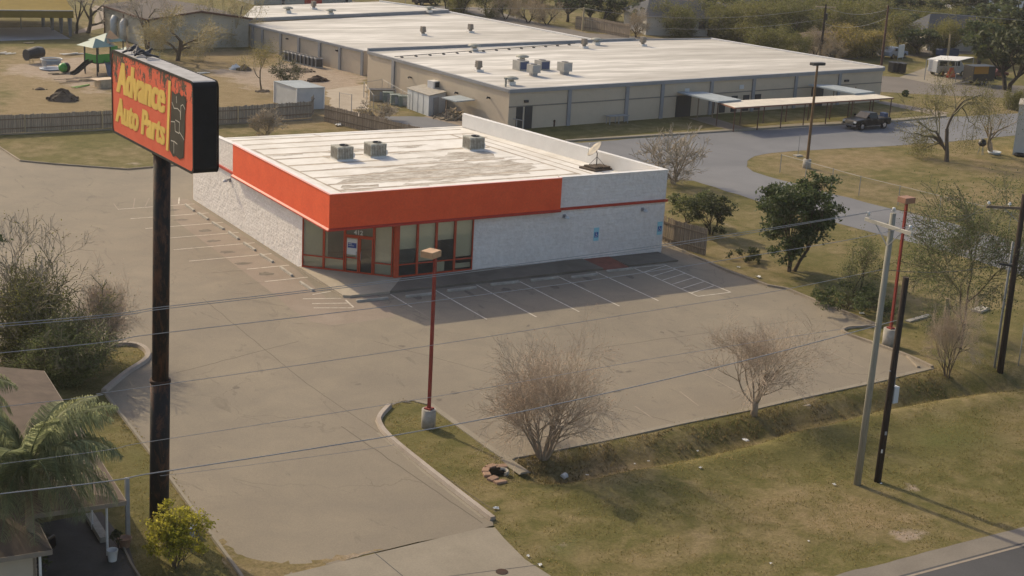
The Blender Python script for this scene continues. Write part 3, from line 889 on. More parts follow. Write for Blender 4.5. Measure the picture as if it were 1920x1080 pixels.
# streets and drives behind the school
sheet('back_street', jag([at(*p) for p in ((1560, 118), (1640, 104), (1735, 106), (1760, 104), (2100, 90), (2100, 76), (1760, 92), (1640, 92), (1500, 100))], 2, .2, 2), .012, M['street'])
sheet('back_street', jag([at(*p) for p in ((1600, 140), (1700, 146), (1810, 158), (2060, 165), (2060, 188), (1840, 182), (1752, 178), (1600, 170))], 2, .2, 5), .012, M['street'])
sheet('house_drive', [at(*p) for p in ((1686, 145), (1742, 125), (1860, 138), (1850, 152), (1760, 160))], .016, M['conc'])
sheet('back_street', jag([at(*p) for p in ((600, -2), (760, 10), (900, 14), (1000, 40), (1100, 62), (1300, 76), (1300, 84), (1090, 72), (980, 52), (880, 24), (600, 8))], 3, .3, 6), .012, M['street'])
sheet('park_path', jag([at(*p) for p in ((175, 48), (182, 24), (170, 18), (178, 10), (195, 12), (200, 22), (196, 52), (140, 64), (138, 60))], 2, .15, 7), .012, M['conc_pad'])
# thin tufts that roughen the nearest grass (uncountable)
rnd = random.Random(77); gt = MB()
def tuft(x, y, s):
    z = gz(x, y) - .01
    for k in range(3):
        a = rnd.uniform(0, 6.28); h = s * rnd.uniform(.6, 1.2); w = s * .22
        dx, dy = math.cos(a), math.sin(a); lx, ly = rnd.uniform(-.5, .5) * h, rnd.uniform(-.5, .5) * h
        gt.poly([(x - dx * w, y - dy * w, z), (x + dx * w, y + dy * w, z), (x + lx, y + ly, z + h)])
lotp = [(p[0], p[1]) for p in lot]
n = 0
TR = [[(985, 890), (1010, 850), (1500, 746), (1748, 690), (1930, 655), (1930, 985), (1530, 1078), (1000, 1082), (940, 1000), (830, 895), (735, 820), (725, 770), (790, 755), (940, 860)],
      [(200, 740), (330, 900), (460, 1085), (225, 1085), (225, 900), (120, 700)], [(170, 660), (270, 655), (275, 672), (200, 725), (100, 700)]]
for tr, cnt in zip(TR, (26000, 3200, 900)):
    P = px_poly(tr); x0, x1 = min(p.x for p in P), max(p.x for p in P); y0, y1 = min(p.y for p in P), max(p.y for p in P); k = 0; g = 0
    while k < cnt and g < cnt * 12:
        g += 1
        x, y = rnd.uniform(x0, x1), rnd.uniform(y0, y1)
        if not inside(x, y, P) or mnoise.noise(Vector((x * .6, y * .6, 3))) < -.15: continue
        tuft(x, y, rnd.uniform(.025, .07) if rnd.random() < .92 else rnd.uniform(.05, .10)); k += 1
for pl, cnt in ((LOT_L, 700), (FRONT, 900), (ISLE_F[5:], 500), (KERB_R, 700)):
    P = [at(*p) for p in pl]
    for k in range(cnt):
        i = rnd.randrange(len(P) - 1); t = rnd.random(); p = P[i].lerp(P[i + 1], t)
        if mnoise.noise(Vector((p.x * .5, p.y * .5, 9))) < -.05: continue
        tuft(p.x + rnd.gauss(0, .16), p.y + rnd.gauss(0, .16), rnd.uniform(.03, .10))
o = gt.build('grass', M['grass_leaf']); tag(o, kind='stuff')
gt = MB()      # dry weeds on the lot side of the ditch
for k in range(5200):
    i = rnd.randrange(len(FRONT) - 1); t_ = rnd.random(); p = at(*FRONT[i]).lerp(at(*FRONT[i + 1]), t_)
    x, y = p.x + rnd.uniform(-.2, .2), p.y - rnd.uniform(.3, 2.5)
    if mnoise.noise(Vector((x * .7, y * .7, 5))) < -.1 or (y - RE0.y) < (x - RE0.x) * RSL + 1: continue
    tuft(x, y, rnd.uniform(.04, .13))
o = gt.build('weeds', M['weed']); tag(o, kind='stuff')
# faint paving seams and worn wheel paths
mj = MB()
for a, b, w in (((640, 800), (905, 982), .05), ((560, 640), (330, 700), .04), ((985, 672), (1500, 600), .035), ((700, 640), (1290, 800), .03), ((380, 560), (575, 720), .035), ((575, 720), (930, 960), .03)):
    A_, B_ = at(*a), at(*b); n_ = 30
    strip(mj, [(A_.x + (B_.x - A_.x) * i / n_ + .08 * mnoise.noise(Vector((i * .4, a[0], 0))), A_.y + (B_.y - A_.y) * i / n_ + .08 * mnoise.noise(Vector((i * .4, a[1], 7)))) for i in range(n_ + 1)], w, Z1, Z1 + .0015)
mo = MB(); rs = random.Random(12)      # drips and tyre-black in the bays
def blob(m, cx, cy, rx_, ry_, z, a=0.0, n=14):
    P = []
    for k in range(n):
        t_ = 6.283 * k / n; q = rs.uniform(.65, 1.25); u, v = rx_ * q * math.cos(t_), ry_ * q * math.sin(t_)
        P.append((cx + u * math.cos(a) - v * math.sin(a), cy + u * math.sin(a) + v * math.cos(a), z))
    m.poly(P)
for k in range(7): blob(mo, -2.2 + rs.uniform(-.5, .3), SY - SL * (k + .5) + rs.uniform(-.3, .3), rs.uniform(.3, .75), rs.uniform(.15, .4), Z3 - .0015)
for k in range(6): blob(mo, 2.543 + SL * (k + .5) + rs.uniform(-.3, .3), -4.0 + rs.uniform(-.6, .6), rs.uniform(.15, .4), rs.uniform(.3, .7), Z3 - .0015)
for k in range(16): p = at(rs.uniform(420, 1300), rs.uniform(600, 760)); blob(mo, p.x, p.y, rs.uniform(.06, .28), rs.uniform(.06, .22), Z3 - .0015, rs.uniform(0, 3))
mo.build('oil_stain', M['oil'])['kind'] = 'structure'
mj.build('paving_seam', M['joint'])['kind'] = 'structure'
# ================================================================== the shop
store = thing('store_building', 'single storey white block shop with a red-orange fascia round its front corner', 'building')
TW = 3.36                      # underside of the fascia / red trim line
def roof_z(y): return 4.45 - .32 * y / 22.76
RX0, RX1 = 22.9, 20.9          # front and rear of the slanting right wall
def rx(y): return RX0 + (RX1 - RX0) * y / 22.76
mb = MB()
mb.prism([(0, 4.02), (.3, 4.02), (.3, 22.46), (0, 22.46)], 0, [TW, TW, TW, TW])
mb.prism([(0, 22.461), (RX1 - .3, 22.461), (RX1, 22.76), (0, 22.76)], 0, 4.02)
mb.prism([(RX0 - .3, .301), (RX0, .0), (RX1, 22.759), (RX1 - .3, 22.46)], 0, [5.33, 5.33, 5.08, 5.08])
mb.prism([(9.13, 0), (RX0 - .003, 0), (RX0 - .303, .3), (9.13, .3)], 0, TW)
w = mb.build('wall', M['block'], store, uv=True)
mb = MB()        # upper walls above the red trim line
mb.prism([(.003, 14.62), (.3, 14.62), (.3, 22.458), (.003, 22.758)], TW + .001, [5.25, 5.25, 5.0, 5.0])
mb.build('upper_wall', M['block'], store, uv=True); mb = MB()
mb.prism([(14.93, .004), (RX0 - .006, .004), (RX0 - .306, .3), (14.93, .3)], TW + .001, [5.33] * 4)
mb.build('upper_wall', M['block'], store, uv=True)
mb = MB()        # white capping on the parapets
mb.prism([(-.02, 14.64), (.33, 14.64), (.33, 22.5), (-.02, 22.8)], [5.252, 5.252, 5.002, 5.002], [5.30, 5.30, 5.05, 5.05])
mb.build('parapet_cap', M['white'], store); mb = MB()
mb.prism([(14.95, -.03), (RX0 + .03, -.03), (RX0 - .32, .33), (14.95, .33)], 5.333, 5.38)
mb.build('parapet_cap', M['white'], store); mb = MB()
mb.prism([(RX0 - .335, .335), (RX0 + .035, -.03), (RX1 + .03, 22.79), (RX1 - .335, 22.5)], [5.334, 5.334, 5.084, 5.084], [5.385, 5.385, 5.135, 5.135])
mb.build('parapet_cap', M['white'], store)
mb = MB(); mb.prism([(RX0 - .345, .34), (RX0 - .302, .34), (RX1 - .302, 22.44), (RX1 - .345, 22.44)], [4.2] * 4, [5.33, 5.33, 5.08, 5.08])
mb.build('parapet_lining', M['parapet'], store)
mb = MB()
Rf = [(.302, .303), (RX0 - .35, .303), (RX1 - .35, 22.455), (.302, 22.455)]
mb.prism(Rf, [roof_z(p[1]) - .25 for p in Rf], [roof_z(p[1]) for p in Rf])
Rb = [(-.08, 22.456), (RX1 - .1, 22.456), (RX1 - .1, 22.85), (-.08, 22.85)]
mb.prism(Rb, 4.03, [roof_z(p[1]) + .02 for p in Rb])
rf = mb.build('roof', M['roof'], store)
mb = MB()
def seam(a, b, w=.16):
    a, b = Vector(a), Vector(b); d = (b - a).normalized(); n = Vector((-d.y, d.x)) * w / 2
    k = max(1, int((b - a).length / 1.2))
    rr = random.Random(int(a.x * 31 + a.y * 17))
    pts = [a.lerp(b, i / k) for i in range(k + 1)]
    for p, q in zip(pts, pts[1:]):
        f, g = rr.uniform(.55, 1.15), rr.uniform(.55, 1.15)
        mb.poly([(*(p - n * f), roof_z(p.y) + .006), (*(q - n * g), roof_z(q.y) + .006), (*(q + n * g), roof_z(q.y) + .006), (*(p + n * f), roof_z(p.y) + .006)])
for y in (21.6, 19.9, 18.2): seam((.5, y), (rx(y) - 1.0, y), .32)
for y, x0, x1 in ((16.2, 2.6, 10), (14.6, 2.6, 18.4), (12.4, 2.6, 9.0), (10.5, 2.6, 17.2), (8.4, 2.6, 18.2), (6.3, 2.6, 18.6), (4.6, 2.6, 19.1)): seam((x0, y), (x1, y), .36)
seam((2.5, 18.1), (2.5, 3.4), .22); seam((18.2, 19.8), (19.3, 3.6), .25); seam((19.1, 19.8), (20.3, 1.4), .16); seam((20.0, 18.1), (21.3, 1.4), .14); seam((.95, 21.5), (.95, .6), .2)
seam((9.0, 21.6), (8.6, 22.6), .16); seam((19.6, 4.0), (22.2, 4.0), .14); seam((2.6, 3.3), (19.2, 3.3), .18)
mb.build('roof_seam', M['seam'], store)
mb = MB()
for P, sd in (([(3.2, 6.5), (8, 5.6), (14.5, 5.4), (17.8, 7.2), (17.2, 9.8), (12, 10.1), (8.5, 9.6), (5.0, 8.2)], 3), ([(12.6, 11.2), (16.8, 11.0), (17.5, 13.2), (14.6, 13.6)], 4), ([(3.0, 4.8), (5.2, 4.8), (5.6, 5.6), (3.4, 6.0)], 5)):
    mb.poly([(x, y, roof_z(y) + .003) for x, y in jag(P, .6, .3, sd)])
mb.poly([(x, y, roof_z(y) + .004) for x, y in ((2.1, 3.5), (3.9, 3.55), (4.3, 4.3), (3.3, 4.5), (2.6, 4.2))])
rs_ = random.Random(31)
for k in range(46):
    y0 = rs_.choice((4.6, 6.3, 8.4, 10.5, 12.4, 14.6, 16.2)) + rs_.uniform(-.5, .5); x0 = rs_.uniform(3, 18); a, b = rs_.uniform(.4, 1.9), rs_.uniform(.12, .45)
    mb.poly([(x0 + a * q * math.cos(t_), y0 + b * q * math.sin(t_), roof_z(y0 + b * q * math.sin(t_)) + .0045 + .00002 * k) for t_, q in [(6.283 * i / 13, rs_.uniform(.5, 1.4)) for i in range(13)]])
mb.build('roof_stain', M['soot'], store)
# fascia: L-shaped, square over the cut-off corner
FO = .24
mb = MB()
mb.prism([(-FO, -FO), (14.9, -FO), (14.9, -.10), (-.10, -.10), (-.10, 14.6), (-FO, 14.6)], TW, 5.36)
fa = mb.build('fascia', M['red'], store)
mb = MB()
mb.prism([(-FO - .03, -FO - .03), (14.93, -FO - .03), (14.93, -.13), (-.13, -.13), (-.13, 14.63), (-FO - .03, 14.63)], 5.362, 5.395)
mb.build('fascia_cap', plain('fascia_cap_red', (.66, .20, .13), .3), store)
mb = MB(); mb.prism([(-.095, -.095), (14.9, -.095), (14.9, .3), (.3, .3), (.3, 14.6), (-.095, 14.6)], TW + .02, 5.33); mb.build('parapet', M['parapet'], store)
mb = MB()
mb.prism([(-FO - .13, -FO - .13), (14.9, -FO - .13), (14.9, -FO - .002), (-FO - .002, -FO - .002), (-FO - .002, 14.6), (-FO - .13, 14.6)], TW - .05, [TW + .03] * 2 + [TW + .10] * 3 + [TW + .03])
mb.prism([(14.92, -.12), (RX0 + .12, -.12), (RX0 + .12, -.002), (14.92, -.002)], TW - .02, TW + .13)
mb.prism([(-.12, 14.62), (-.002, 14.62), (-.002, 22.8), (-.12, 22.8)], TW - .02, TW + .13)
mb.build('trim', M['redtrim'], store)
mb = MB(); mb.prism([(.31, .31), (9.1, .31), (9.1, 4.0), (4.2, 4.2), (.31, 4.2)], TW - .02, TW + .02)
mb.prism([(-FO + .01, -FO + .01), (9.1, -FO + .01), (9.1, .305), (.305, .305), (.305, 4.0), (-FO + .01, 4.0)], TW - .045, TW - .004)
mb.build('soffit', M['white'], store)
mb = MB(); mb.box(.32, 22.0, 6.5, 6.7, .1, TW - .03); mb.box(9.2, 9.35, .35, 6.4, .1, TW - .03)
mb.prism([(4.2, .2), (9.1, .2), (9.1, 6.4), (.4, 6.4), (.4, 4.2)], .1, .155)
mb.box(4.6, 6.6, 2.6, 3.3, .156, 1.1); mb.box(6.9, 8.9, 3.6, 4.2, .156, 1.3)
mb.build('interior', M['inside'], store)
# shop windows and doors
A0, B0 = Vector((.02, 4.0)), Vector((4.06, .12))
dc = (B0 - A0).normalized(); nc = Vector((dc.y, -dc.x)) * -1   # nc points out of the shop
if nc.dot(Vector((-1, -1))) < 0: nc = -nc
LC = (B0 - A0).length
def bay(o, d, n, u0, u1, z0, z1, blind_glare=(), rails=(.85,), name='window', bar=.065, parent=store):
    """a framed window between u0 and u1 along d, with pane and pale sheets behind it: paper, and painted reflections"""
    mb = MB()
    def seg(ua, ub, za, zb, dep=.10, back=0.0):
        P = [o + d * ua + n * (.05 - back), o + d * ub + n * (.05 - back), o + d * ub - n * (dep - .05), o + d * ua - n * (dep - .05)]
        P = [(p.x, p.y) for p in P]
        ar = sum(P[i][0] * P[(i + 1) % 4][1] - P[(i + 1) % 4][0] * P[i][1] for i in range(4))
        if ar < 0: P.reverse()
        mb.prism(P, za, zb)
    seg(u0, u0 + bar, z0, z1); seg(u1 - bar, u1, z0, z1)
    for r, h in [(z0, .09)] + [(q, .07) for q in rails] + [(z1 - .07, .07)]: seg(u0 + bar + .001, u1 - bar - .001, r + .001, r + h, .09, .004)
    f = mb.build(name, M['frame'], parent)
    mb = MB(); p, q = o + d * (u0 + bar), o + d * (u1 - bar)
    mb.poly([(p.x, p.y, z0 + .09), (q.x, q.y, z0 + .09), (q.x, q.y, z1 - .07), (p.x, p.y, z1 - .07)])
    mb.build('pane', M['glass'], f)
    if blind_glare:
        mb = MB()
        for a, b, za, zb in blind_glare:
            p, q = o + d * (u0 + (u1 - u0) * a) - n * .14, o + d * (u0 + (u1 - u0) * b) - n * .14
            p2, q2 = p - n * .01, q - n * .01
            mb.poly([(p.x, p.y, za), (q.x, q.y, za), (q.x, q.y, zb), (p.x, p.y, zb)])
        mb.build('blind_glare', M['blind_glare'], f)
    return f
ZB, ZT = .152, TW - .05
f1, f2, f3, f4 = .235 * LC, .46 * LC, .775 * LC, .975 * LC
bay(A0, dc, nc, .0, f1, ZB, ZT, [(0.02, .98, .2, 3.25)])
bay(A0, dc, nc, f1 + .002, f2, ZB, ZT, [(0.02, .98, .2, .86), (.02, .14, .9, 3.25), (.14, 1, 2.6, 3.25)])
bay(A0, dc, nc, f3 + .002, f4, ZB, ZT, [(0.02, .98, .9, 3.25), (.02, .98, .2, .84)])
bay(A0, dc, nc, f2 + .002, f3, 2.30, ZT, [], (), 'transom_window', .07)
# corner post
mb = MB(); mb.prism([(3.98, .20), (4.02, -.02), (4.22, -.02), (4.22, .18)], ZB, ZT); mb.build('corner_post', M['frame'], store)
O2, d2, n2 = Vector((4.225, .06)), Vector((1, 0)), Vector((0, -1))
pw = (9.125 - 4.225) / 4
bl = [[(0.02, .98, 1.75, 3.25)], [(.02, .98, .95, 3.25)], [(.02, .98, 2.1, 3.25), (.02, .55, .2, .8)], [(.02, .98, 1.0, 3.25), (.02, .98, .3, .6)]]  # sheets sized partly to stand for bright reflections in the glass
for k in range(4): bay(O2, d2, n2, pw * k + .001, pw * (k + 1), ZB, ZT, bl[k])
# pair of entrance doors, each leaf a part
dm = (f2 + f3) / 2
for k, (ua, ub) in enumerate(((f2 + .03, dm - .01), (dm + .01, f3 - .03))):
    leaf = bay(A0, dc, nc, ua, ub, ZB, 2.29, [(.0, 1, .3, 2.2)] if k == 0 else [], (1.0,) if k == 0 else (), 'door', .085)
    h = MB(); u = ub - .13 if k == 0 else ua + .13
    p = A0 + dc * u + nc * .11
    h.tube([(p.x, p.y, .95), (p.x, p.y, 1.45)], .015, 6)
    for z in (1.0, 1.4): h.beam((p.x, p.y, z), (p.x - nc.x * .06, p.y - nc.y * .06, z), .02)
    h.build('handle', M['grey'], leaf)
def text_mesh(s, size, depth=.01, offset=0.0, sx=1.0, shear=0.0, spacing=1.0):
    cu = bpy.data.curves.new('lettering', 'FONT'); cu.body = s; cu.size = size; cu.extrude = depth
    cu.offset = offset; cu.align_x = 'LEFT'; cu.shear = shear; cu.space_character = spacing; cu.resolution_u = 4
    o = bpy.data.objects.new('lettering', cu); C.objects.link(o)
    dg = bpy.context.evaluated_depsgraph_get()
    me = bpy.data.meshes.new_from_object(o.evaluated_get(dg))
    bpy.data.objects.remove(o); bpy.data.curves.remove(cu)
    for v in me.vertices: v.co.x *= sx
    return me
def text_obj(s, name, m, origin, ux, uz, size, parent=None, **k):
    """lettering in the plane of ux (reading direction) and uz (up); origin = lower left"""
    me = text_mesh(s, size, **k); me.name = name
    ux = Vector(ux).normalized(); uz = Vector(uz).normalized(); un = ux.cross(uz)
    for v in me.vertices: v.co = Vector(origin) + ux * v.co.x + uz * v.co.y + un * v.co.z
    me.materials.clear(); me.materials.append(m)
    o = bpy.data.objects.new(name, me); C.objects.link(o)
    if parent: o.parent = parent
    return o
p = A0 + dc * (dm - .33) + nc * .025
text_obj('412', 'house_number', M['white'], (p.x, p.y, 2.44), (dc.x, dc.y, 0), (0, 0, 1), .36, store, depth=.006, offset=.010)
# paper notice taped to the left door leaf
nt = thing('notice', 'white paper notice with a blue block on the left leaf of the entrance door', 'notice', (0, 0, 0))
p, q = A0 + dc * (f2 + .13) + nc * .012, A0 + dc * (dm - .12) + nc * .012
def vquad(p, q, z0, z1, th, n):
    P = [(p.x, p.y), (q.x, q.y), (q.x + n.x * th, q.y + n.y * th), (p.x + n.x * th, p.y + n.y * th)]
    if sum(P[i][0] * P[(i + 1) % 4][1] - P[(i + 1) % 4][0] * P[i][1] for i in range(4)) < 0: P.reverse()
    mb = MB(); mb.prism(P, z0, z1); return mb
vquad(p, q, 1.22, 2.16, .006, nc).build('sheet', M['paper'], nt)
a, b = p.lerp(q, .10) + nc * .007, p.lerp(q, .92) + nc * .007
vquad(a, b, 1.62, 1.92, .004, nc).build('blue_block', M['notice_blue'], nt)
a, b = p.lerp(q, .16) + nc * .012, p.lerp(q, .5) + nc * .012
mbx = vquad(a, b, 1.83, 1.87, .002, nc); mby = vquad(p.lerp(q, .16) + nc * .012, p.lerp(q, .7) + nc * .012, 1.73, 1.76, .002, nc)
mbx.build('print', M['paper'], nt); mby.build('print', M['paper'], nt)
# wall lamps
def wall_lamp(P, n, label):
    t = thing('wall_lamp', label, 'lamp', P, 0, 'lamps on the shop walls')
    n = Vector(n); s = Vector((-n.y, n.x, 0))
    mb = MB(); a = s * .14
    mb.beam(n * .003 - Vector((0, 0, .12)), n * .003 + Vector((0, 0, .12)), .2, .05); mb.build('back_plate', M['grey'], t)
    mb = MB(); mb.tube([n * .02, n * .18 + Vector((0, 0, .05)), n * .34 - Vector((0, 0, .03))], [.05, .05, .06], 8)
    mb.build('arm', M['grey'], t)
    mb = MB(); mb.smooth = True
    mb.lathe([(.001, .10), (.10, .08), (.15, .0), (.16, -.06), (.001, -.07)], 12, n * .36 - Vector((0, 0, .02)))
    mb.build('lamp_shade', M['sky_grey'], t)
    return t
wall_lamp(at(427, 337) + Vector((0, 0, 0)), (-1, 0, 0), 'small round lamp on the sunlit left wall below the red fascia')
bpy.data.objects['wall_lamp'].location = (-.01, 15.6, 2.85)
wall_lamp((15.35, -.01, 2.95), (0, -1, 0), 'wall lamp on the shaded front wall, just right of the fascia end')
wall_lamp((21.15, -.01, 2.95), (0, -1, 0), 'wall lamp near the right end of the shaded front wall')
# accessible parking signs: light blue plate, dark blue square, wheelchair figure
def acc_sign(x, z, label):
    t = thing('parking_sign', label, 'sign', (x, -.004, z), 0, 'accessible parking signs on the front wall')
    mb = MB(); mb.box(-.19, .19, -.016, 0, -.42, .42); mb.build('plate', M['acc_blue'], t)
    mb = MB(); mb.box(-.14, .14, -.020, -.017, -.20, .14); mb.build('emblem_field', M['acc_dark'], t)
    mb = MB()
    def d(x, z, r, n=10): mb.poly([(x + r * math.cos(-2 * math.pi * k / n), -.0225, z + r * math.sin(-2 * math.pi * k / n)) for k in range(n)][::-1])
    d(-.03, .10, .025)
    for k in range(9):
        a0, a1 = math.radians(150 + k * 24), math.radians(174 + k * 24)
        mb.poly([(-.02 + r * math.cos(a), -.0225, -.09 + r * math.sin(a)) for r, a in ((.06, a0), (.085, a0), (.085, a1), (.06, a1))])
    for P in ([(-.035, .07), (-.01, .07), (.0, -.03), (-.025, -.03)], [(-.02, .02), (-.02, .0), (.05, .0), (.05, .02)], [(-.02, -.02), (-.02, -.045), (.06, -.045), (.06, -.02)], [(.04, -.04), (.065, -.04), (.095, -.13), (.07, -.13)]):
        mb.poly([(x, -.0225, z) for x, z in P])
    mb.build('emblem', M['paper'], t)
    return t
acc_sign(17.8, 1.62, 'light blue accessible parking sign on the front wall above the brick-red ramp')
acc_sign(22.62, 1.62, 'light blue accessible parking sign at the right corner of the front wall')
# rooftop air conditioners
M['ac_slat'] = mottle('ac_slat', (.20, .17, .13), .3, 3, 20, .8)
def rooftop_ac(px, py, label, s=1.0):
    P = at(px, py, roof_z(13)); P.z = roof_z(P.y)
    t = thing('air_conditioner', label, 'air conditioner', P, 0, 'air conditioners on the shop roof')
    mb = MB(); mb.box(-.95, .55, -.75, .75, 0, .10); mb.build('kerb_frame', M['white'], t)
    o = MB(); o.box(-.95, .55, -.72, .72, .101, 1.12); o = o.build('housing', M['ac'], t); bevel(o, .02)
    mb = MB()
    for k in range(9): mb.box(-.80 + k * .15, -.74 + k * .15, -.735, -.721, .2, 1.0)
    for k in range(8): mb.box(-.964, -.951, -.6 + k * .16, -.54 + k * .16, .2, 1.0)
    mb.build('grille', M['ac_slat'], t)
    mb = MB(); mb.smooth = True
    mb.lathe([(.36, 1.121), (.40, 1.16), (.40, 1.20), (.35, 1.20), (.34, 1.13), (.001, 1.125)], 20, (-.05, 0, 0)); mb.build('fan_shroud', M['dark'], t)
    mb = MB()
    for k in range(4):
        c, s_ = math.cos(k * 1.5708 + .3), math.sin(k * 1.5708 + .3)
        mb.poly([(-.05 + .05 * c, .05 * s_, 1.15), (-.05 + .3 * c - .1 * s_, .3 * s_ + .1 * c, 1.17), (-.05 + .32 * c, .32 * s_, 1.15)])
    mb.build('fan', M['grey'], t)
    mb = MB(); mb.box(.551, .85, -.35, .1, .12, .5); mb.build('duct', M['white'], t)
    t.scale = (.76, .76, .80)
    return t
rooftop_ac(645, 298, 'weathered square air conditioner, nearest the red fascia on the white roof')
rooftop_ac(707, 292, 'weathered air conditioner in the middle of the three on the white roof')
rooftop_ac(891, 279, 'weathered air conditioner standing alone near the white parapet')
# dish
P = at(1118, 316, 4.4); P.z = roof_z(P.y)
t = thing('satellite_dish', 'large pale mesh satellite dish on a dark ballast tray on the shop roof', 'satellite dish', P)
mb = MB(); mb.rbox(0, 0, 0, .12, 1.7, 1.5, .2)
for k in range(4): mb.rbox(-.5 + .33 * k, -.1, .121, .25, .28, 1.0, .2)
mb.build('ballast_tray', mottle('ballast', (.10, .075, .055), .3, 3, 20, .9), t)
mb = MB(); mb.tube([(0, 0, .12), (0, 0, 1.0), (-.08, 0, 1.2)], .035, 8)
mb.beam((.5, -.3, .2), (.02, 0, .8), .03); mb.beam((-.4, .35, .2), (-.02, 0, .8), .03); mb.build('mast', M['dark'], t)
mb = MB(); mb.smooth = True
prof = [(.001, 0), (.2, .015), (.4, .06), (.6, .135), (.62, .15), (.4, .08), (.2, .035), (.001, .02)]
mb.lathe(prof, 24)
Rm_ = Matrix.Translation((-.12, 0, 1.25)) @ Vector((-.8, .25, .75)).to_track_quat('Z', 'Y').to_matrix().to_4x4()
mb.v = [tuple(Rm_ @ Vector(v)) for v in mb.v]; mb.build('reflector', mottle('dish_mesh', (.30, .275, .235), .12, 3, 30, .7), t)
mb = MB(); a = Rm_ @ Vector((0, 0, .62))
for k in range(3):
    b = Rm_ @ Vector((.58 * math.cos(k * 2.09), .58 * math.sin(k * 2.09), .14)); mb.tube([b, a], .012, 5)
mb.tube([a, Rm_ @ Vector((0, 0, .5))], .05, 8); mb.build('feed_horn', M['grey'], t)
# little roof vents
for px, py, lb in ((424, 262, 'thin vent pipe at the rear left corner of the shop roof'), (1144, 314, 'small vent pipe beside the satellite dish')):
    P = at(px, py, 4.3); P.z = roof_z(min(P.y, 22))
    if px < 500: P = Vector((.8, 22.2, roof_z(22.2)))
    mb = MB(); mb.cyl(0, 0, 0, .55, .06, n=8); mb.cyl(0, 0, .551, .62, .11, n=8)
    t = mb.build('vent_pipe', M['grey']); t.location = P; tag(t, lb, 'vent pipe')

# ================================================================== wheel stops
def stop_mesh():
    mb = MB()
    pr = [(-.085, 0), (-.075, .10), (-.05, .125), (.05, .125), (.075, .10), (.085, 0)]
    n = len(pr); b = len(mb.v)
    for x in (-.95, -.90, .90, .95):
        k = .8 if abs(x) > .93 else 1
        mb.v += [(x, p[0] * k, p[1] * k) for p in pr]
    for s in range(3):
        for i in range(n):
            j = (i + 1) % n
            mb.face((b + s * n + i, b + s * n + j, b + (s + 1) * n + j, b + (s + 1) * n + i))
    mb.face(tuple(range(b, b + n))); mb.face(tuple(b + 3 * n + n - 1 - i for i in range(n)))
    return mb
ws = stop_mesh().build('wheel_stop', M['concpost'])
first = True
LW_ = ['farthest wheel stop along the sunlit left wall', 'second farthest wheel stop along the sunlit left wall', 'third farthest wheel stop along the sunlit left wall', 'fourth wheel stop from the far end of the sunlit left wall',
       'fifth wheel stop from the far end of the sunlit left wall', 'third nearest wheel stop along the sunlit left wall', 'second nearest wheel stop along the left wall, by the shop windows', 'pale sunlit wheel stop beside the corner walk, nearest of the left row']
for k, (px, py) in enumerate(((356, 391), (381, 407), (409, 425), (438, 443), (468, 464), (500, 486), (537, 511), (575, 539))):
    P = at(px, py)
    o = ws if first else ws.copy()
    if not first: C.objects.link(o)
    first = False
    o.location = (P.x, P.y, Z2 - .001); o.rotation_euler = (0, 0, R(90) + (k % 3 - 1) * .03)
    tag(o, LW_[k], 'wheel stop', 'concrete wheel stops in the shop car park')
FL_ = ['half sunlit wheel stop at the left end of the front row', 'wheel stop of the front row behind the red lamp post', 'wheel stop right of the red lamp post in the shaded front row', 'middle wheel stop in the shaded front row', 'third wheel stop from the right in the shaded front row', 'second wheel stop from the right in the shaded front row', 'wheel stop in front of the brick-red ramp']
for k, (px, py) in enumerate(((698, 564), (789, 555), (866, 544), (947, 533), (1021, 525), (1096, 519), (1162, 508))):
    P = at(px, py); o = ws.copy(); C.objects.link(o)
    o.location = (P.x, P.y, Z1 + .001); o.rotation_euler = (0, 0, (k % 3 - 1) * .025)
    tag(o, FL_[k], 'wheel stop', 'concrete wheel stops in the shop car park')
# ================================================================== pylon sign
SB = Vector((-18.27, -25.93, 0)); SC = Vector((-18.084, -26.155, 15.205)); SYAW = R(-87.6)
SW_, SH, SD = 7.62, 2.92, .76
sg = thing('pylon_sign', 'tall rusted pole sign with a flaking red Advance Auto Parts face', 'sign', (0, 0, 0))
topc = Vector((SC.x - .0, SC.y, SC.z - SH / 2))
mid = SB.lerp(topc, .405)
mb = MB(); mb.smooth = True; mb.tube([mid, SB.lerp(topc, .7), topc + Vector((0, 0, .1))], .29, 24); mb.build('pole', M['rust'], sg)
mb = MB(); mb.smooth = True; mb.tube([SB - Vector((0, 0, .1)), SB.lerp(topc, .2), mid], .345, 24); mb.build('pole_sleeve', M['rust'], sg)
mb = MB(); mb.smooth = True
mb.tube([mid - Vector((0, 0, .06)), mid + Vector((0, 0, .05))], .365, 24); mb.tube([topc - Vector((0, 0, .10)), topc + Vector((0, 0, .02))], .33, 24); mb.build('collar', M['rustband'], sg)
c, s = math.cos(SYAW), math.sin(SYAW)
UX = Vector((c, s, 0)); UN = Vector((s, -c, 0))          # UX: reading direction, UN: out of the lettered face (towards -x)
def rrect(w, h, r, n=6):
    out = []
    for cx, cy, a0 in ((w / 2 - r, h / 2 - r, 0), (-w / 2 + r, h / 2 - r, 90), (-w / 2 + r, -h / 2 + r, 180), (w / 2 - r, -h / 2 + r, 270)):
        for k in range(n + 1):
            a = R(a0 + 90 * k / n); out.append((cx + r * math.cos(a), cy + r * math.sin(a)))
    return out
def sp(u, v, w): return SC + UX * u + Vector((0, 0, v)) + UN * w
prof = rrect(SW_, SH, .22); n = len(prof)
mb = MB(); b = 0
mb.v += [tuple(sp(u, v, SD / 2)) for u, v in prof] + [tuple(sp(u, v, -SD / 2)) for u, v in prof]
for i in range(n):
    j = (i + 1) % n
    up = (prof[i][1] > SH / 2 - .03 and prof[j][1] > SH / 2 - .03)
    mb.mi = 1 if up else 0
    mb.face((i, n + i, n + j, j))
mb.mi = 0
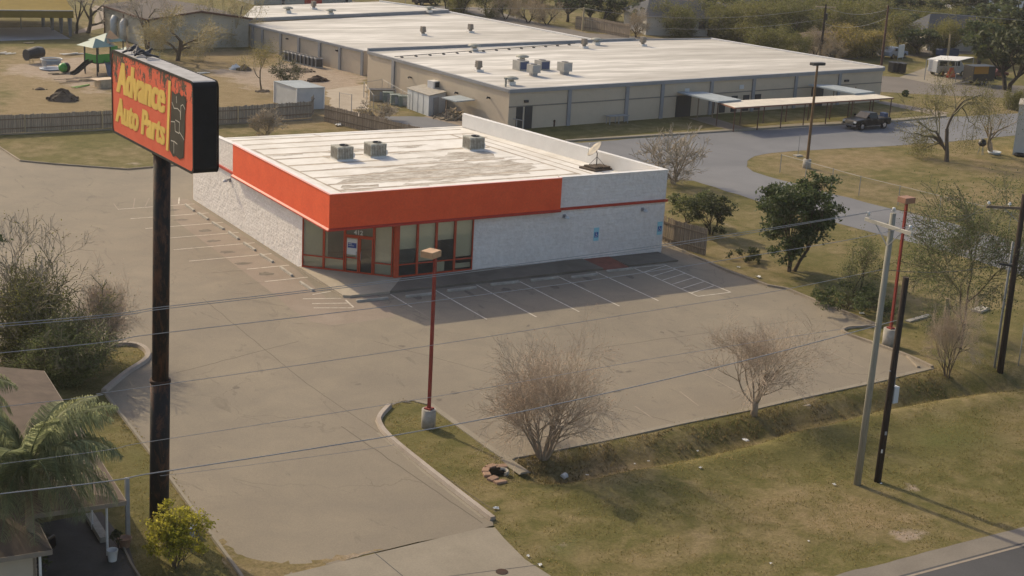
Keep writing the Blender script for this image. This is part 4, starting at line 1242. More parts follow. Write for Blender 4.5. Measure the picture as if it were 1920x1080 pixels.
mb.face(tuple(range(n))[::-1]); mb.face(tuple(n + i for i in range(n)))
mb.build('cabinet', [M['cab'], M['cabtop']], sg)
def ring(outer, inner, w):
    mb = MB(); n = len(outer)
    mb.v += [tuple(sp(u, v, w)) for u, v in outer] + [tuple(sp(u, v, w)) for u, v in inner] + [tuple(sp(u, v, w - .03)) for u, v in outer] + [tuple(sp(u, v, w - .03)) for u, v in inner]
    for i in range(n):
        j = (i + 1) % n
        mb.face((i, j, n + j, n + i)); mb.face((2 * n + i, 2 * n + j, j, i)); mb.face((n + i, n + j, 3 * n + j, 3 * n + i))
    return mb
for sgn in (1, -1):
    r = ring(rrect(SW_ + .02, SH + .02, .23), rrect(SW_ - .14, SH - .14, .17), sgn * (SD / 2 + .03))
    r.build('retainer_frame', M['cab'], sg)
    mb = MB(); P = rrect(SW_ - .12, SH - .12, .18)
    mb.poly([sp(u, v, sgn * (SD / 2 + .012)) for u, v in P])
    fo = mb.build('sign_face', M['sign_red'], sg)
    ul = fo.data.uv_layers.new(name='uv')
    for li, lp in enumerate(fo.data.loops):
        u, v = P[lp.vertex_index]; ul.data[li].uv = ((u if sgn > 0 else -u) + SW_ / 2, v + SH / 2)
def letters(txt, size, u, v, width, shear=.24, off_=.022, bold=1.0):
    o = text_obj(txt, 'lettering', M['yellow'], (0, 0, 0), (1, 0, 0), (0, 1, 0), size, sg, depth=0.0, offset=off_, shear=shear, spacing=1.0)
    xs_ = [q.co.x for q in o.data.vertices]; x0, x1 = min(xs_), max(xs_); k = width / (x1 - x0)
    base = [(q.co.x, q.co.y, q.co.z) for q in o.data.vertices]; fc = [tuple(p.vertices) for p in o.data.polygons]
    V, F = [], []                      # heavy strokes: the outline repeated a little to each side
    for i, dx in enumerate((0, -.045, .045, -.08, .08)):
        n = len(V); V += [tuple(sp(u + (x - x0) * k + dx * bold, v + y, SD / 2 + .026 + z - .0012 * i)) for x, y, z in base]; F += [tuple(n + j for j in f) for f in fc]
    me = bpy.data.meshes.new('lettering'); me.from_pydata(V, [], F); me.materials.append(M['yellow']); old = o.data; o.data = me; bpy.data.meshes.remove(old)
    return o
letters('Advance', 1.52, -3.26, .08, 4.6, bold=1.12)
letters('Auto Parts', 1.22, -3.42, -.98, 4.75, bold=.85)
mb = MB(); w = SD / 2 + .026       # slanted yellow staff and its tattered chequered flag
def flat(P, w): mb.poly([sp(u, v, w) for u, v in P])
flat([(1.43, -1.12), (1.64, -1.12), (1.92, 1.20), (1.71, 1.20)], w)
mb.build('staff', M['yellow'], sg)
rr = random.Random(5)
mb = MB(); flat([(1.74, -1.05), (2.05, -1.22), (2.3, -1.15), (2.6, -1.20), (2.98, -1.08), (3.02, -.6), (3.10, -.2), (3.12, .3), (3.22, .78), (3.05, .95), (2.85, .86), (2.6, .96), (2.35, .84), (2.0, .92), (1.94, .5), (1.88, 0), (1.80, -.5)], w)
mb.build('flag', M['flag'], sg)
mb = MB(); w2 = w + .004
def scr(P, t=.03):
    P = [Vector(p) for p in P]
    for a, b in zip(P, P[1:]):
        d = (b - a).normalized(); n = Vector((-d.y, d.x)) * t / 2
        flat([a - n, b - n, b + n, a + n], w2)
scr([(2.0, .55), (2.2, .38), (2.5, .42), (2.72, .36), (2.75, .1), (2.78, .55), (2.95, .62), (3.15, .5)])
scr([(1.9, -.1), (2.25, -.05), (2.28, -.35), (2.62, -.36), (2.66, .0), (2.3, .02)])
scr([(2.62, -.3), (2.9, -.42), (3.05, -.5)]); scr([(1.9, -.72), (2.2, -.7), (2.45, -.74)]); scr([(2.15, -.7), (2.14, -1.1)]); scr([(2.4, .8), (2.42, .58)])
mb.build('flag_lines', M['flagwhite'], sg)
# pigeons on the cabinet top
def bird_mesh():
    mb = MB(); mb.smooth = True
    mb.tube([(-.20, 0, .10), (-.10, 0, .11), (.0, 0, .14), (.08, 0, .19), (.11, 0, .25), (.15, 0, .26), (.19, 0, .25)], [.012, .045, .075, .055, .035, .032, .004], 8)
    mb.tube([(-.34, 0, .06), (-.16, 0, .11)], [.03, .035], 6)
    for s in (-1, 1):
        mb.tube([(.02, s * .03, .1), (.02, s * .03, 0)], .008, 4); mb.tube([(.05, s * .05, .17), (-.08, s * .065, .13), (-.24, s * .03, .09)], [.02, .04, .008], 6)
    return mb
pg = bird_mesh().build('pigeon', M['bird'])
fst = True
for u, d_, rz, lb in ((-2.55, .10, .4, 'dark pigeon at the far end of the group on the sign top'), (-2.25, -.05, 2.2, 'dark pigeon second from the far end on the sign top'), (-1.98, .12, 1.1, 'dark pigeon in the middle of the group on the sign top'), (-1.6, -.1, -.6, 'dark pigeon at the near edge of the sign top group'), (-1.2, .05, 2.9, 'small dark pigeon standing apart on the sign top')):
    o = pg if fst else pg.copy()
    if not fst: C.objects.link(o)
    fst = False
    o.location = sp(u, SH / 2 + .002, d_); o.rotation_euler = (0, 0, rz); o.scale = (1.15,) * 3
    tag(o, lb, 'bird', 'pigeons perched on the sign')

# ================================================================== lamp posts
def lamp_post(base, toppx, label, head='box'):
    P = on(*base); h = hz(base, toppx)
    t = thing('lamp_post', label, 'lamp post', P, 0)
    return t, h
t, h = lamp_post((803, 801), 466, 'red lamp post with a tan box head on a concrete base in the grass island')
mb = MB(); mb.smooth = True; mb.tube([(0, 0, -.1), (0, 0, .84)], [.31, .31], 20); mb.build('base', M['concpost'], t)
mb = MB(); mb.box(-.16, .16, -.16, .16, .842, .90); mb.build('base_plate', M['lampred'], t)
h1 = 7.75
mb = MB(); mb.box(-.06, .06, -.06, .06, .90, h1); mb.build('pole', M['lampred'], t)
o = MB(); o.box(-.42, .28, -.13, .47, h1 - .16, h1 + .12); o = o.build('lamp_head', M['lamptan'], t); bevel(o, .02)
mb = MB(); mb.box(-.36, .22, -.08, .42, h1 - .175, h1 - .161); mb.build('lens', M['sky_grey'], t)
t.rotation_euler = (0, 0, .5)
t2, h = lamp_post((1666, 648), 376, 'red lamp post with a brown box head beside the far right kerb')
mb = MB(); mb.smooth = True; mb.tube([(0, 0, -.2), (0, 0, .95)], [.36, .36], 20); mb.build('base', M['concpost'], t2)
mb = MB(); mb.box(-.16, .16, -.16, .16, .952, 1.02); mb.build('base_plate', M['lampred'], t2)
mb = MB(); mb.box(-.06, .06, -.06, .06, 1.02, 7.9); mb.build('pole', M['lampred'], t2)
o = MB(); o.box(-.40, .30, -.3, .3, 7.75, 8.05); o = o.build('lamp_head', mottle('lamp_head_brown', (.30, .16, .10), .15, 2, 20, .6), t2); bevel(o, .02)
mb = MB(); mb.box(-.34, .24, -.24, .24, 7.735, 7.749); mb.build('lens', M['sky_grey'], t2)
t3, h = lamp_post((1512, 315), 120, 'tall brown school lamp post with a flat twin head inside the wire fence')
mb = MB(); mb.smooth = True; mb.tube([(0, 0, -.1), (0, 0, .75)], [.36, .33], 12); mb.build('base', M['concpost'], t3)
mb = MB(); mb.tube([(0, 0, .75), (0, 0, h - .1)], [.13, .09], 8); mb.build('pole', mottle('lamp_brown', (.16, .095, .045), .2, 2, 12, .6), t3)
mb = MB(); mb.rbox(0, 0, h - .1, h + .12, 1.25, .5, .0); mb.build('lamp_head', M['dark'], t3)

# ================================================================== utility poles and wires
def util_pole(name, foot, top, r0, r1, m, label, group='utility poles'):
    t = thing(name, label, 'utility pole', foot, 0, group)
    d = Vector(top) - Vector(foot)
    mb = MB(); mb.smooth = True; mb.tube([Vector((0, 0, -.3)), d * .5, d], [r0, (r0 + r1) / 2, r1], 12); mb.build('pole', m, t)
    return t, d
WANG = R(4.0)
def wplane(px, py, P0=Vector((8.4, -33.6, 0))):
    n = Vector((-math.sin(WANG), math.cos(WANG), 0)); d = FWD + RIGHT * ((px - 960) / FPX) - UP * ((py - 540) / FPX)
    return CAM + d * (((P0 - CAM).dot(n)) / d.dot(n))
F1 = on(1607, 908); T1 = wplane(1675, 400, F1)
p1, d1 = util_pole('utility_pole', F1, T1, .155, .115, M['wood_grey'], 'tall grey wooden utility pole with a white crossarm beside the road')
aL, aR = wplane(1623, 411, F1), wplane(1708, 437, F1)
ax = (aR - aL).normalized()
# the crossarm stands square to the line of wires, seen end-on: build it in depth through the pole
cen = Vector((0, 0, 0)) + d1 * .955
armdir = Vector((.06, -1.0, -.02)).normalized()
LA = 1.2
a, b = cen - armdir * LA, cen + armdir * LA
off_ = Vector((-.17, 0, 0))
mb = MB(); mb.beam(a + off_, b + off_, .10, .13); mb.build('crossarm', mottle('crossarm_pale', (.46, .43, .36), .15, 2, 14, .9), p1)
mb = MB(); mb.beam(cen - armdir * .75 + off_ * .8, d1 * .885 + off_ * .6, .03); mb.beam(cen + armdir * .75 + off_ * .8, d1 * .885 + off_ * .6, .03); mb.build('brace', M['grey'], p1)
ins = [a + off_ + armdir * .12 + Vector((0, 0, .08)), d1 + Vector((0, 0, .0)), b + off_ - armdir * .12 + Vector((0, 0, .08))]
for P in ins:
    mb = MB(); mb.smooth = True; mb.lathe([(.018, 0), (.018, .08), (.09, .09), (.06, .15), (.08, .17), (.05, .23), (.001, .24)], 10, P); mb.build('insulator', M['ceramic'], p1)
F2 = on(1645, 903); T2 = wplane(1699, 520, F2)
p2, d2_ = util_pole('utility_pole', F2, T2, .15, .125, M['wood_dark'], 'shorter black utility pole with a grey meter box, beside the grey pole')
k = d2_ * .44
for i, (f, az) in enumerate(((.16, -2.3), (.25, -1.9))):      # small pale notices and tags nailed to the pole
    q = d2_ * f; mb = MB(); mb.rbox(q.x + math.cos(az) * .146, q.y + math.sin(az) * .146, q.z - .08, q.z + .07, .02, .06 + .03 * (i % 2), az); mb.build('tag_plate', M['galv'] if i % 2 else M['paper'], p2)
mb = MB(); mb.box(k.x + .10, k.x + .36, k.y - .16, k.y + .1, k.z - .40, k.z + .30); o = mb.build('meter_box', M['sky_grey'], p2); bevel(o, .02)
mb = MB(); mb.tube([k + Vector((.2, 0, .3)), k + Vector((.18, 0, .9)), k + Vector((-.2, .0, 1.0))], .03, 6); mb.build('conduit', M['galv'], p2)
F3 = on(1872, 720); h3 = hz((1872, 720), 352)
T3 = F3 + Vector((-.15, 0, h3))
p3, d3 = util_pole('utility_pole', F3, T3, .17, .13, M['wood_dark'], 'black utility pole with a side arm at the right edge, among green branches')
mb = MB(); ca = d3 * .93; mb.beam(ca + Vector((-1.6, .9, .0)), ca + Vector((.3, -.2, .0)), .1, .13); mb.build('crossarm', M['wood_mid'], p3)
mb = MB(); mb.beam(ca + Vector((-.8, .45, -.05)), d3 * .85, .03); mb.build('brace', M['grey'], p3)
for q in ((-1.5, .85), (-.6, .32)):
    mb = MB(); mb.lathe([(.018, 0), (.018, .08), (.09, .09), (.06, .15), (.05, .2), (.001, .22)], 8, ca + Vector((q[0], q[1], .07))); mb.build('insulator', M['ceramic'], p3)
mb = MB(); mb.beam(d3 * .63, d3 * .63 + Vector((-.7, .4, .1)), .09); mb.build('bracket', M['dark'], p3)
F4 = on(1861, 712)
t = thing('steel_post', 'slim pale steel post standing just left of the black pole at the right edge', 'post', F4)
mb = MB(); mb.smooth = True; mb.tube([(0, 0, -.1), (0, 0, hz((1861, 712), 445))], .06, 8); mb.build('tube', M['galv'], t)
mb = MB(); mb.lathe([(.075, -.1), (.08, .3), (.06, .32)], 8); mb.build('foot', M['galv'], t)
mbp = MB(); mbp.smooth = True; mbp.tube([(0, 0, -.05), (0, 0, hz((1907, 700), 590))], .03, 6); o = mbp.build('steel_post', M['galv']); o.location = on(1907, 700); tag(o, 'thin grey steel post at the very right edge in rough grass', 'post')
def wire(pxs, label, rad=.014, m='wire', P0=F1, extend=True, name='wire', cat='wire', ends=None, group='overhead wires along the road'):
    P = [wplane(x, y, P0) for x, y in pxs]
    if ends: P[-1] = ends
    if extend:
        d = (P[0] - P[1]).normalized(); P = [P[0] + d * 25 + Vector((0, 0, .8)), ] + P
    Q = []
    N = len(P)
    for i in range(N - 1):
        p0, p1_, p2_, p3_ = P[max(i - 1, 0)], P[i], P[i + 1], P[min(i + 2, N - 1)]
        for k in range(8):
            t = k / 8
            Q.append(p1_.lerp(p2_, t) if i == 0 and extend else 0.5 * ((2 * p1_) + (p2_ - p0) * t + (2 * p0 - 5 * p1_ + 4 * p2_ - p3_) * t * t + (3 * p1_ - p0 - 3 * p2_ + p3_) * t ** 3))
    Q.append(P[-1])
    mb = MB(); mb.smooth = True; mb.tube(Q, rad, 5)
    o = mb.build(name, M[m]); return tag(o, label, cat, group)
iw = [F1 + q + Vector((0, 0, .2)) for q in ins]
wire([(0, 612), (320, 577.5), (640, 540), (960, 500), (1280, 457.5), (1623, 405)], 'upper cable of the close pair, ending at the left crossarm insulator', .011, ends=iw[0], P0=F1 + Vector((0, 1.1, 0)))
wire([(0, 607), (320, 573.5), (640, 536.5), (960, 496.5), (1280, 453), (1675, 397)], 'cable of the close pair that ends on the grey pole top', .011, ends=iw[1])
wire([(0, 661.7), (283, 627), (640, 585), (940, 548), (1206, 511), (1573, 453), (1708, 430)], 'cable ending at the right crossarm insulator of the grey pole', .011, ends=iw[2], P0=F1 + Vector((0, -1.1, 0)))
wire([(0, 763), (190, 737), (313, 720), (640, 673), (960, 624), (1280, 573), (1453, 546), (1656, 505)], 'thin cable meeting the grey pole below its crossarm', .009)
wire([(0, 870), (280, 828), (640, 772), (907, 728), (1280, 663), (1643, 607)], 'thin cable meeting the grey pole at mid height', .008)
wire([(0, 926), (300, 885), (640, 832.5), (820, 802), (1000, 767), (1220, 718), (1420, 670), (1580, 628), (1691, 598)], 'thick twisted cable running to the black pole', .018)
for px in ((1160, 734), (1232, 715), (1310, 698), (1500, 648), (330, 881), (395, 871)):
    pass
wire([(300, 892), (420, 878), (640, 849), (740, 834)], 'thin loose cable hanging just under the thick twisted cable', .006, extend=False)
def cable(P, Q, sag, label, rad=.012, m='wire_black', group='overhead wires along the road'):
    P, Q = Vector(P), Vector(Q); pts = []
    for k in range(17):
        t = k / 16; p = P.lerp(Q, t); p.z -= sag * 4 * t * (1 - t); pts.append(p)
    mb = MB(); mb.smooth = True; mb.tube(pts, rad, 5); return tag(mb.build('wire', M[m]), label, 'wire', group)
cable(F1 + d1 * .80, F3 + d3 * .63 + Vector((-.7, .4, .1)), .25, 'black cable from the grey pole to the bracket on the right pole', .014)
cable(iw[1], F3 + ca + Vector((-.6, .32, .25)), .5, 'wire from the grey pole top to the right pole crossarm', .009)
cable(iw[2], F3 + ca + Vector((-1.5, .85, .25)), .5, 'wire from the grey pole right insulator to the right pole crossarm', .009)
cable(F3 + d3 * .93, F3 + d3 * .93 + Vector((40, 6, 0)), .5, 'wire leaving the right pole out of the picture', .012)
# ================================================================== trees and shrubs
def rnd_dir(r, up=0.0):
    while True:
        v = Vector((r.uniform(-1, 1), r.uniform(-1, 1), r.uniform(-1, 1)))
        if .05 < v.length < 1: break
    v.normalize(); v.z += up
    return v.normalized()
def add_leaf(mb, p, s, r, up=.3, asp=.55):
    n = rnd_dir(r, up); a = n.orthogonal().normalized(); a = (Matrix.Rotation(r.uniform(0, 6.28), 3, n) @ a)
    b = n.cross(a) * s * asp; a = a * s
    mb.poly([p - a, p - b * .9, p + a, p + b * .9])
class Grow:
    """branching growth: limbs go to the trunk mesh, the thin ends to the twig mesh, leaf spots are collected"""
    def __init__(s, seed, levels, thick=1, sides=(8, 5, 4, 3, 3), wob=.22, upb=.25, ratio=(.55, .8), kids=(3, 5), ang=(25, 60), taper=.55, minr=.006):
        s.r = random.Random(seed); s.L = levels; s.tb = MB(); s.tw = MB(); s.tb.smooth = s.tw.smooth = True
        s.thick = thick; s.sides = sides; s.wob = wob; s.upb = upb; s.ratio = ratio; s.kids = kids; s.ang = ang; s.taper = taper; s.minr = minr
        s.tips = []; s.mids = []
    def limb(s, p, d, length, rad, lev):
        r = s.r; n = 5 if lev < 2 else (4 if lev < 3 else 3)
        pts = [p]; rr = [rad]; dirs = [d]; q = p.copy(); dd = d.copy(); end = max(s.minr, rad * s.taper)
        for k in range(n):
            dd = (dd + rnd_dir(r) * s.wob + Vector((0, 0, s.upb * .25))).normalized()
            q = q + dd * (length / n); pts.append(q.copy()); rr.append(rad + (end - rad) * (k + 1) / n); dirs.append(dd.copy())
        mb = s.tb if lev < s.thick else s.tw
        mb.tube(pts, rr, s.sides[min(lev, len(s.sides) - 1)], caps=False)
        if lev >= s.L:
            s.tips.append(pts[-1]); s.mids += pts[1:-1]; return
        if lev == s.L - 1: s.mids += pts[2:]
        k = r.randint(*s.kids)
        for i in range(k):
            t = r.uniform(.35, 1.0) if i else 1.0
            f = t * n; j = min(int(f), n - 1); base = pts[j].lerp(pts[j + 1], f - j); bd = dirs[j + 1]
            a = R(r.uniform(*s.ang)) * (.6 if i == 0 else 1)
            ax = bd.orthogonal().normalized(); ax = Matrix.Rotation(r.uniform(0, 6.28), 3, bd) @ ax
            nd = (Matrix.Rotation(a, 3, ax) @ bd); nd.z += s.upb; nd.normalize()
            s.limb(base, nd, length * r.uniform(*s.ratio), max(s.minr, (rad + (end - rad) * t) * .68), lev + 1)
def crown_leaves(pts, per, spread, size, seed, up=.3, asp=.55):
    mb = MB(); r = random.Random(seed)
    for p in pts:
        for k in range(per if per >= 1 else (1 if r.random() < per else 0)):
            add_leaf(mb, p + Vector((r.gauss(0, spread), r.gauss(0, spread), r.gauss(0, spread * .8))), size * r.uniform(.6, 1.3), r, up, asp)
    return mb
def myrtle(name, foot, H, W, label, seed, stems=9, bark='bark_brown', fork=.12, single=0.0, group='leafless multi-stemmed shrub trees', seeds=1, lean=(0, 0)):
    t = thing(name, label, 'tree', foot, 0, group)
    g = Grow(seed, 4, thick=2, wob=.20, upb=.045, ratio=(.58, .84), kids=(4, 5), ang=(16, 54), taper=.45, minr=.0040, sides=(7, 5, 4, 3, 3))
    r = g.r
    for k in range(stems):
        a = 6.283 * (k + r.uniform(-.3, .3)) / stems; tilt = R(r.uniform(6, 40)) * min(1.2, W / H)
        d = Vector((math.sin(tilt) * math.cos(a) + lean[0], math.sin(tilt) * math.sin(a) + lean[1], math.cos(tilt)))
        base = Vector((math.cos(a) * fork, math.sin(a) * fork, single))
        g.limb(base, d.normalized(), H * .34 * r.uniform(.8, 1.15), .042 * H / 4.5 + .008, 0)
    if single:
        g.tb.tube([(0, 0, -.1), (.03, 0, single * .5), (0, 0, single + .15)], [.19, .15, .14], 9)
    zmax = sorted(p.z for p in g.tips)[int(len(g.tips) * .985)]; xm = sorted(math.hypot(p.x, p.y) for p in g.tips)[int(len(g.tips) * .95)]
    kz, kx = (H - single) / (zmax - single), (W / 2) / xm
    if True:        # the crown rounds over: wide-reaching tips stay lower
        for mb in (g.tb, g.tw):
            mb.v = [(x, y, z - .30 * H * max(0, math.hypot(x, y) / xm - .45) ** 2 * min(1, z / (H * .5))) for x, y, z in mb.v]
        zmax -= .04 * H; kz = (H - single) / (zmax - single)
    for mb in (g.tb, g.tw):
        mb.v = [(x * (kx if z > single else 1), y * (kx if z > single else 1), single + (z - single) * kz if z > single else z) for x, y, z in mb.v]
    g.tb.build('trunk', M[bark], t)
    g.tw.build('twigs', M['twig_red'], t)
    if seeds:
        P = [Vector((p.x * kx, p.y * kx, single + (p.z - single) * kz)) for p in g.tips]
        mb = crown_leaves(P, seeds, .05, .026, seed + 5, .2, .5)
        mb.build('seed_heads', M['seedhead'], t)
    return t
def bare_tree(name, foot, H, W, label, seed, trunk_h=None, r0=.16, leafm=None, per=1, size=.12, spread=.15, bark='bark_brown', twig='twig_grey', levels=4, kids=(3, 4), upb=.12, ang=(25, 58), group=None, lean=(0, 0), cat='tree', wob=.24, stems=1, asp=.55, ratio=(.6, .82), minr=None):
    t = thing(name, label, cat, foot, 0, group)
    g = Grow(seed, levels, thick=2, wob=wob, upb=upb, ratio=ratio, kids=kids, ang=ang, taper=.6, minr=minr or .008 * max(1, H / 6), sides=(8, 5, 4, 3, 3))
    th = trunk_h or H * .3
    for k in range(stems):
        a = 6.28 * k / stems + seed
        d = Vector((lean[0], lean[1], 1)) if stems == 1 else Vector((math.cos(a) * .45 + lean[0], math.sin(a) * .45 + lean[1], 1))
        g.limb(Vector((0, 0, -.1)) + (Vector((math.cos(a), math.sin(a), 0)) * r0 * .8 if stems > 1 else Vector()), d.normalized(), th, r0, 0)
    zs = sorted(p.z for p in g.tips); zmax = zs[int(len(zs) * .98)]
    cx = sum(p.x for p in g.tips) / len(g.tips); cy = sum(p.y for p in g.tips) / len(g.tips)
    xm = sorted(math.hypot(p.x - cx, p.y - cy) for p in g.tips)[int(len(g.tips) * .94)]
    kz = (H - th * .6) / max(.1, zmax - th * .6); kx = (W / 2) / xm
    def tf(p):
        x, y, z = p
        z0 = th * .6
        if z <= z0: return (x, y, z)
        f = min(1, (z - z0) / (th * .6)); k = 1 + (kx - 1) * f
        return (x * k, y * k, z0 + (z - z0) * kz)
    g.tb.v = [tf(p) for p in g.tb.v]; g.tw.v = [tf(p) for p in g.tw.v]
    g.tb.build('trunk', M[bark], t); g.tw.build('twigs', M[twig], t)
    if leafm:
        P = [Vector(tf(p)) for p in g.tips + g.mids[::2]]
        crown_leaves(P, per, spread, size, seed + 9, .35, asp).build('crown', M[leafm], t)
    return t
def leafy_tree(name, foot, H, W, label, seed, leafm='leaf_dark', clumps=16, per=90, size=.16, bark='bark_dark', trunk_h=.3, r0=.18, group=None, flat=.8, stems=1, cat='tree', crown_lo=.28, lean=(0, 0), shell=.55, cr=.34, link=True):
    """trunk and limbs carrying separate clumps of small leaves, open between the clumps"""
    r = random.Random(seed); t = thing(name, label, cat, foot, 0, group) if link else None
    tb = MB(); tb.smooth = True; lv = MB()
    z0, z1 = H * crown_lo, H; ch = (z1 - z0) / 2; cz = (z0 + z1) / 2
    heads = []
    for k in range(stems):
        a = 6.28 * k / stems + seed; o = Vector((math.cos(a), math.sin(a), 0)) * (r0 * .9 if stems > 1 else 0)
        top = Vector((o.x * 4 + lean[0] * H, o.y * 4 + lean[1] * H, H * trunk_h * r.uniform(.9, 1.15)))
        m = o.lerp(top, .5) + Vector((r.uniform(-1, 1), r.uniform(-1, 1), 0)) * r0 * .8
        tb.tube([o - Vector((0, 0, .15)), m, top], [r0 / math.sqrt(stems) * 1.15, r0 / math.sqrt(stems) * .9, r0 / math.sqrt(stems) * .75], 8, caps=False); heads.append(top)
    for k in range(clumps):
        d = rnd_dir(r, .12); q = r.uniform(shell, 1.0)
        R_ = min(W / 2, ch) * cr * r.uniform(.7, 1.25)
        c = Vector((lean[0] * H + d.x * max(.05, W / 2 - R_ * .7) * q, lean[1] * H + d.y * max(.05, W / 2 - R_ * .7) * q, cz + d.z * max(.05, ch - R_ * .6) * q))
        h = min(heads, key=lambda p: (p - c).length)
        m = h.lerp(c, .5) + Vector((r.uniform(-1, 1), r.uniform(-1, 1), r.uniform(-.2, .6))) * R_ * .35
        rb = r0 * .38 / math.sqrt(stems)
        tb.tube([h - Vector((0, 0, .1)), m, c], [rb, rb * .6, rb * .25], 5, caps=False)
        for i in range(4):
            e = c + rnd_dir(r, .3) * R_ * .8; tb.tube([m.lerp(c, .6), e], [rb * .3, .01], 3, caps=False)
        sub = [rnd_dir(r, .15) * R_ * r.uniform(.35, .95) for _ in range(7)]
        for i in range(per):
            s_ = sub[i % 7]
            p = c + s_ + Vector((r.gauss(0, R_ * .22), r.gauss(0, R_ * .22), r.gauss(0, R_ * .18) * flat))
            add_leaf(lv, p, size * r.uniform(.6, 1.35), r, .45)
    tb.build('trunk', M[bark], t); lv.build('crown', M[leafm], t)
    return t
# --- the two leafless ones in front, and one in the left island
myrtle('bare_shrub_tree', on(1018, 860), 4.9, 6.3, 'larger leafless vase-shaped tree in front of the car park, beside the stone ring', 11, 14, 'bark_pale', .18, seeds=1)
myrtle('bare_shrub_tree', on(1413, 778), 4.3, 5.9, 'leafless tree with a pale forked trunk on the ditch bank, left of the utility poles', 23, 8, 'bark_pale', .07, .55, seeds=1)
myrtle('bare_shrub_tree', on(192, 671), 3.7, 3.1, 'leafless shrub tree standing in the kerbed island left of the sign pole', 37, 11, fork=.13, seeds=1)
# --- trees at the left edge
bare_tree('bare_tree', at(48, 640), 6.4, 7.4, 'tall leafless grey tree behind the house roof at the left edge', 5, 2.2, .13, 'leaf_mesq', .3, .05, .2, 'bark_pale', 'twig_grey', 5, (3, 4), .10, (20, 52))
bare_tree('leafy_tree', at(70, 672), 4.2, 7.0, 'broad olive green bushy tree beyond the house at the left edge', 61, 1.0, .10, 'leaf_mesq', 5, .05, .26, 'bark_dark', 'twig_olive', 4, (4, 5), .0, (28, 64), stems=4)
bare_tree('green_thicket', at(112, 712), 2.6, 5.4, 'low dense green thicket beside the house roof, left of the kerbed island', 62, .6, .06, 'leaf_soft', 8, .048, .24, 'bark_dark', 'twig_olive', 4, (4, 5), .0, (30, 66), cat='shrub', stems=5)
leafy_tree('leafy_tree', at(-45, 590), 6.6, 3.6, 'dark green tree cut off by the left picture edge', 63, 'leaf_dark', 18, 200, .11, 'bark_dark', .3, .2)
# --- yellow green shrub at the sign foot
leafy_tree('shrub', on(330, 1062), 2.3, 2.7, 'bright yellow-green shrub at the foot of the sign pole', 71, 'leaf_shrub', 34, 190, .055, 'bark_brown', .15, .07, stems=5, crown_lo=.02, cr=.36, shell=.35, cat='shrub')
# --- right side
leafy_tree('leafy_tree', at(1482, 508), 6.5, 6.7, 'dense dark green tree standing alone right of the car park', 81, 'leaf_dark', 30, 420, .12, 'bark_brown', .2, .2, stems=3, crown_lo=.09, cr=.36, shell=.42, lean=(.03, 0))
bare_tree('light_shrub', at(1602, 560), 3.6, 3.3, 'light green airy sapling right of the dense dark tree', 83, .9, .045, 'leaf_soft', 7, .05, .28, 'bark_dark', 'twig_olive', 4, (3, 3), .05, (25, 60), cat='tree', stems=3)
leafy_tree('shrub', at(1332, 440), 2.9, 4.6, 'rounded dark green shrub beyond the board fence by the shop', 85, 'leaf_oak', 24, 240, .085, 'bark_dark', .2, .1, stems=3, crown_lo=.05, cr=.4, shell=.35, cat='shrub')
leafy_tree('shrub', at(1290, 418), 2.4, 4.0, 'soft light green shrub just left of the rounded dark one', 86, 'leaf_soft', 18, 180, .085, 'bark_dark', .2, .08, stems=3, crown_lo=.05, cr=.4, shell=.35, cat='shrub')
bare_tree('bare_shrub', at(1262, 345), 4.3, 6.2, 'wide leafless grey bush behind the right end of the shop', 88, .8, .06, 'leaf_dead', .3, .05, .12, 'bark_pale', 'twig_grey', 4, (3, 4), .03, (25, 65), cat='shrub', stems=6)
bare_tree('willowy_tree', at(1800, 655), 8.4, 8.8, 'tall willowy light green tree at the right edge over the black pole', 91, 2.4, .08, 'leaf_soft', 11, .05, .36, 'bark_brown', 'twig_olive', 5, (4, 4), .0, (24, 62), lean=(.10, .05))
myrtle('bare_shrub', on(1775, 712), 4.2, 2.9, 'thin leafless brush clump in the rough grass left of the steel post', 93, 8, fork=.16, group='leafless brush', seeds=0)
leafy_tree('brush_heap', at(1590, 580), 1.3, 7.6, 'low dark tangle of brush along the right kerb under the sapling', 95, 'leaf_dark', 40, 130, .07, 'bark_dark', .15, .05, stems=5, crown_lo=.0, cr=.6, shell=.3, cat='shrub')
leafy_tree('brush_heap', at(1400, 490), .8, 3.4, 'low shaded brush beside the kerb left of the dense dark tree', 96, 'leaf_oak', 14, 100, .07, 'bark_dark', .15, .05, stems=4, crown_lo=.0, cr=.6, shell=.3, cat='shrub')
bare_tree('leaning_tree', at(1775, 303), 7.4, 9.0, 'sparse tree with a thick leaning forked trunk inside the wire fence', 97, 2.2, .22, 'leaf_mesq', 7, .055, .42, 'bark_brown', 'twig_olive', 5, (3, 4), .02, (28, 62), lean=(.22, .0))
bare_tree('leaning_tree', at(1858, 288), 6.4, 5.4, 'second sparse tree, upright with a pale trunk, by the light wall at the right edge', 98, 2.4, .15, 'leaf_mesq', 5, .055, .4, 'bark_pale', 'twig_grey', 4, (3, 4), .06, (28, 60), stems=2)
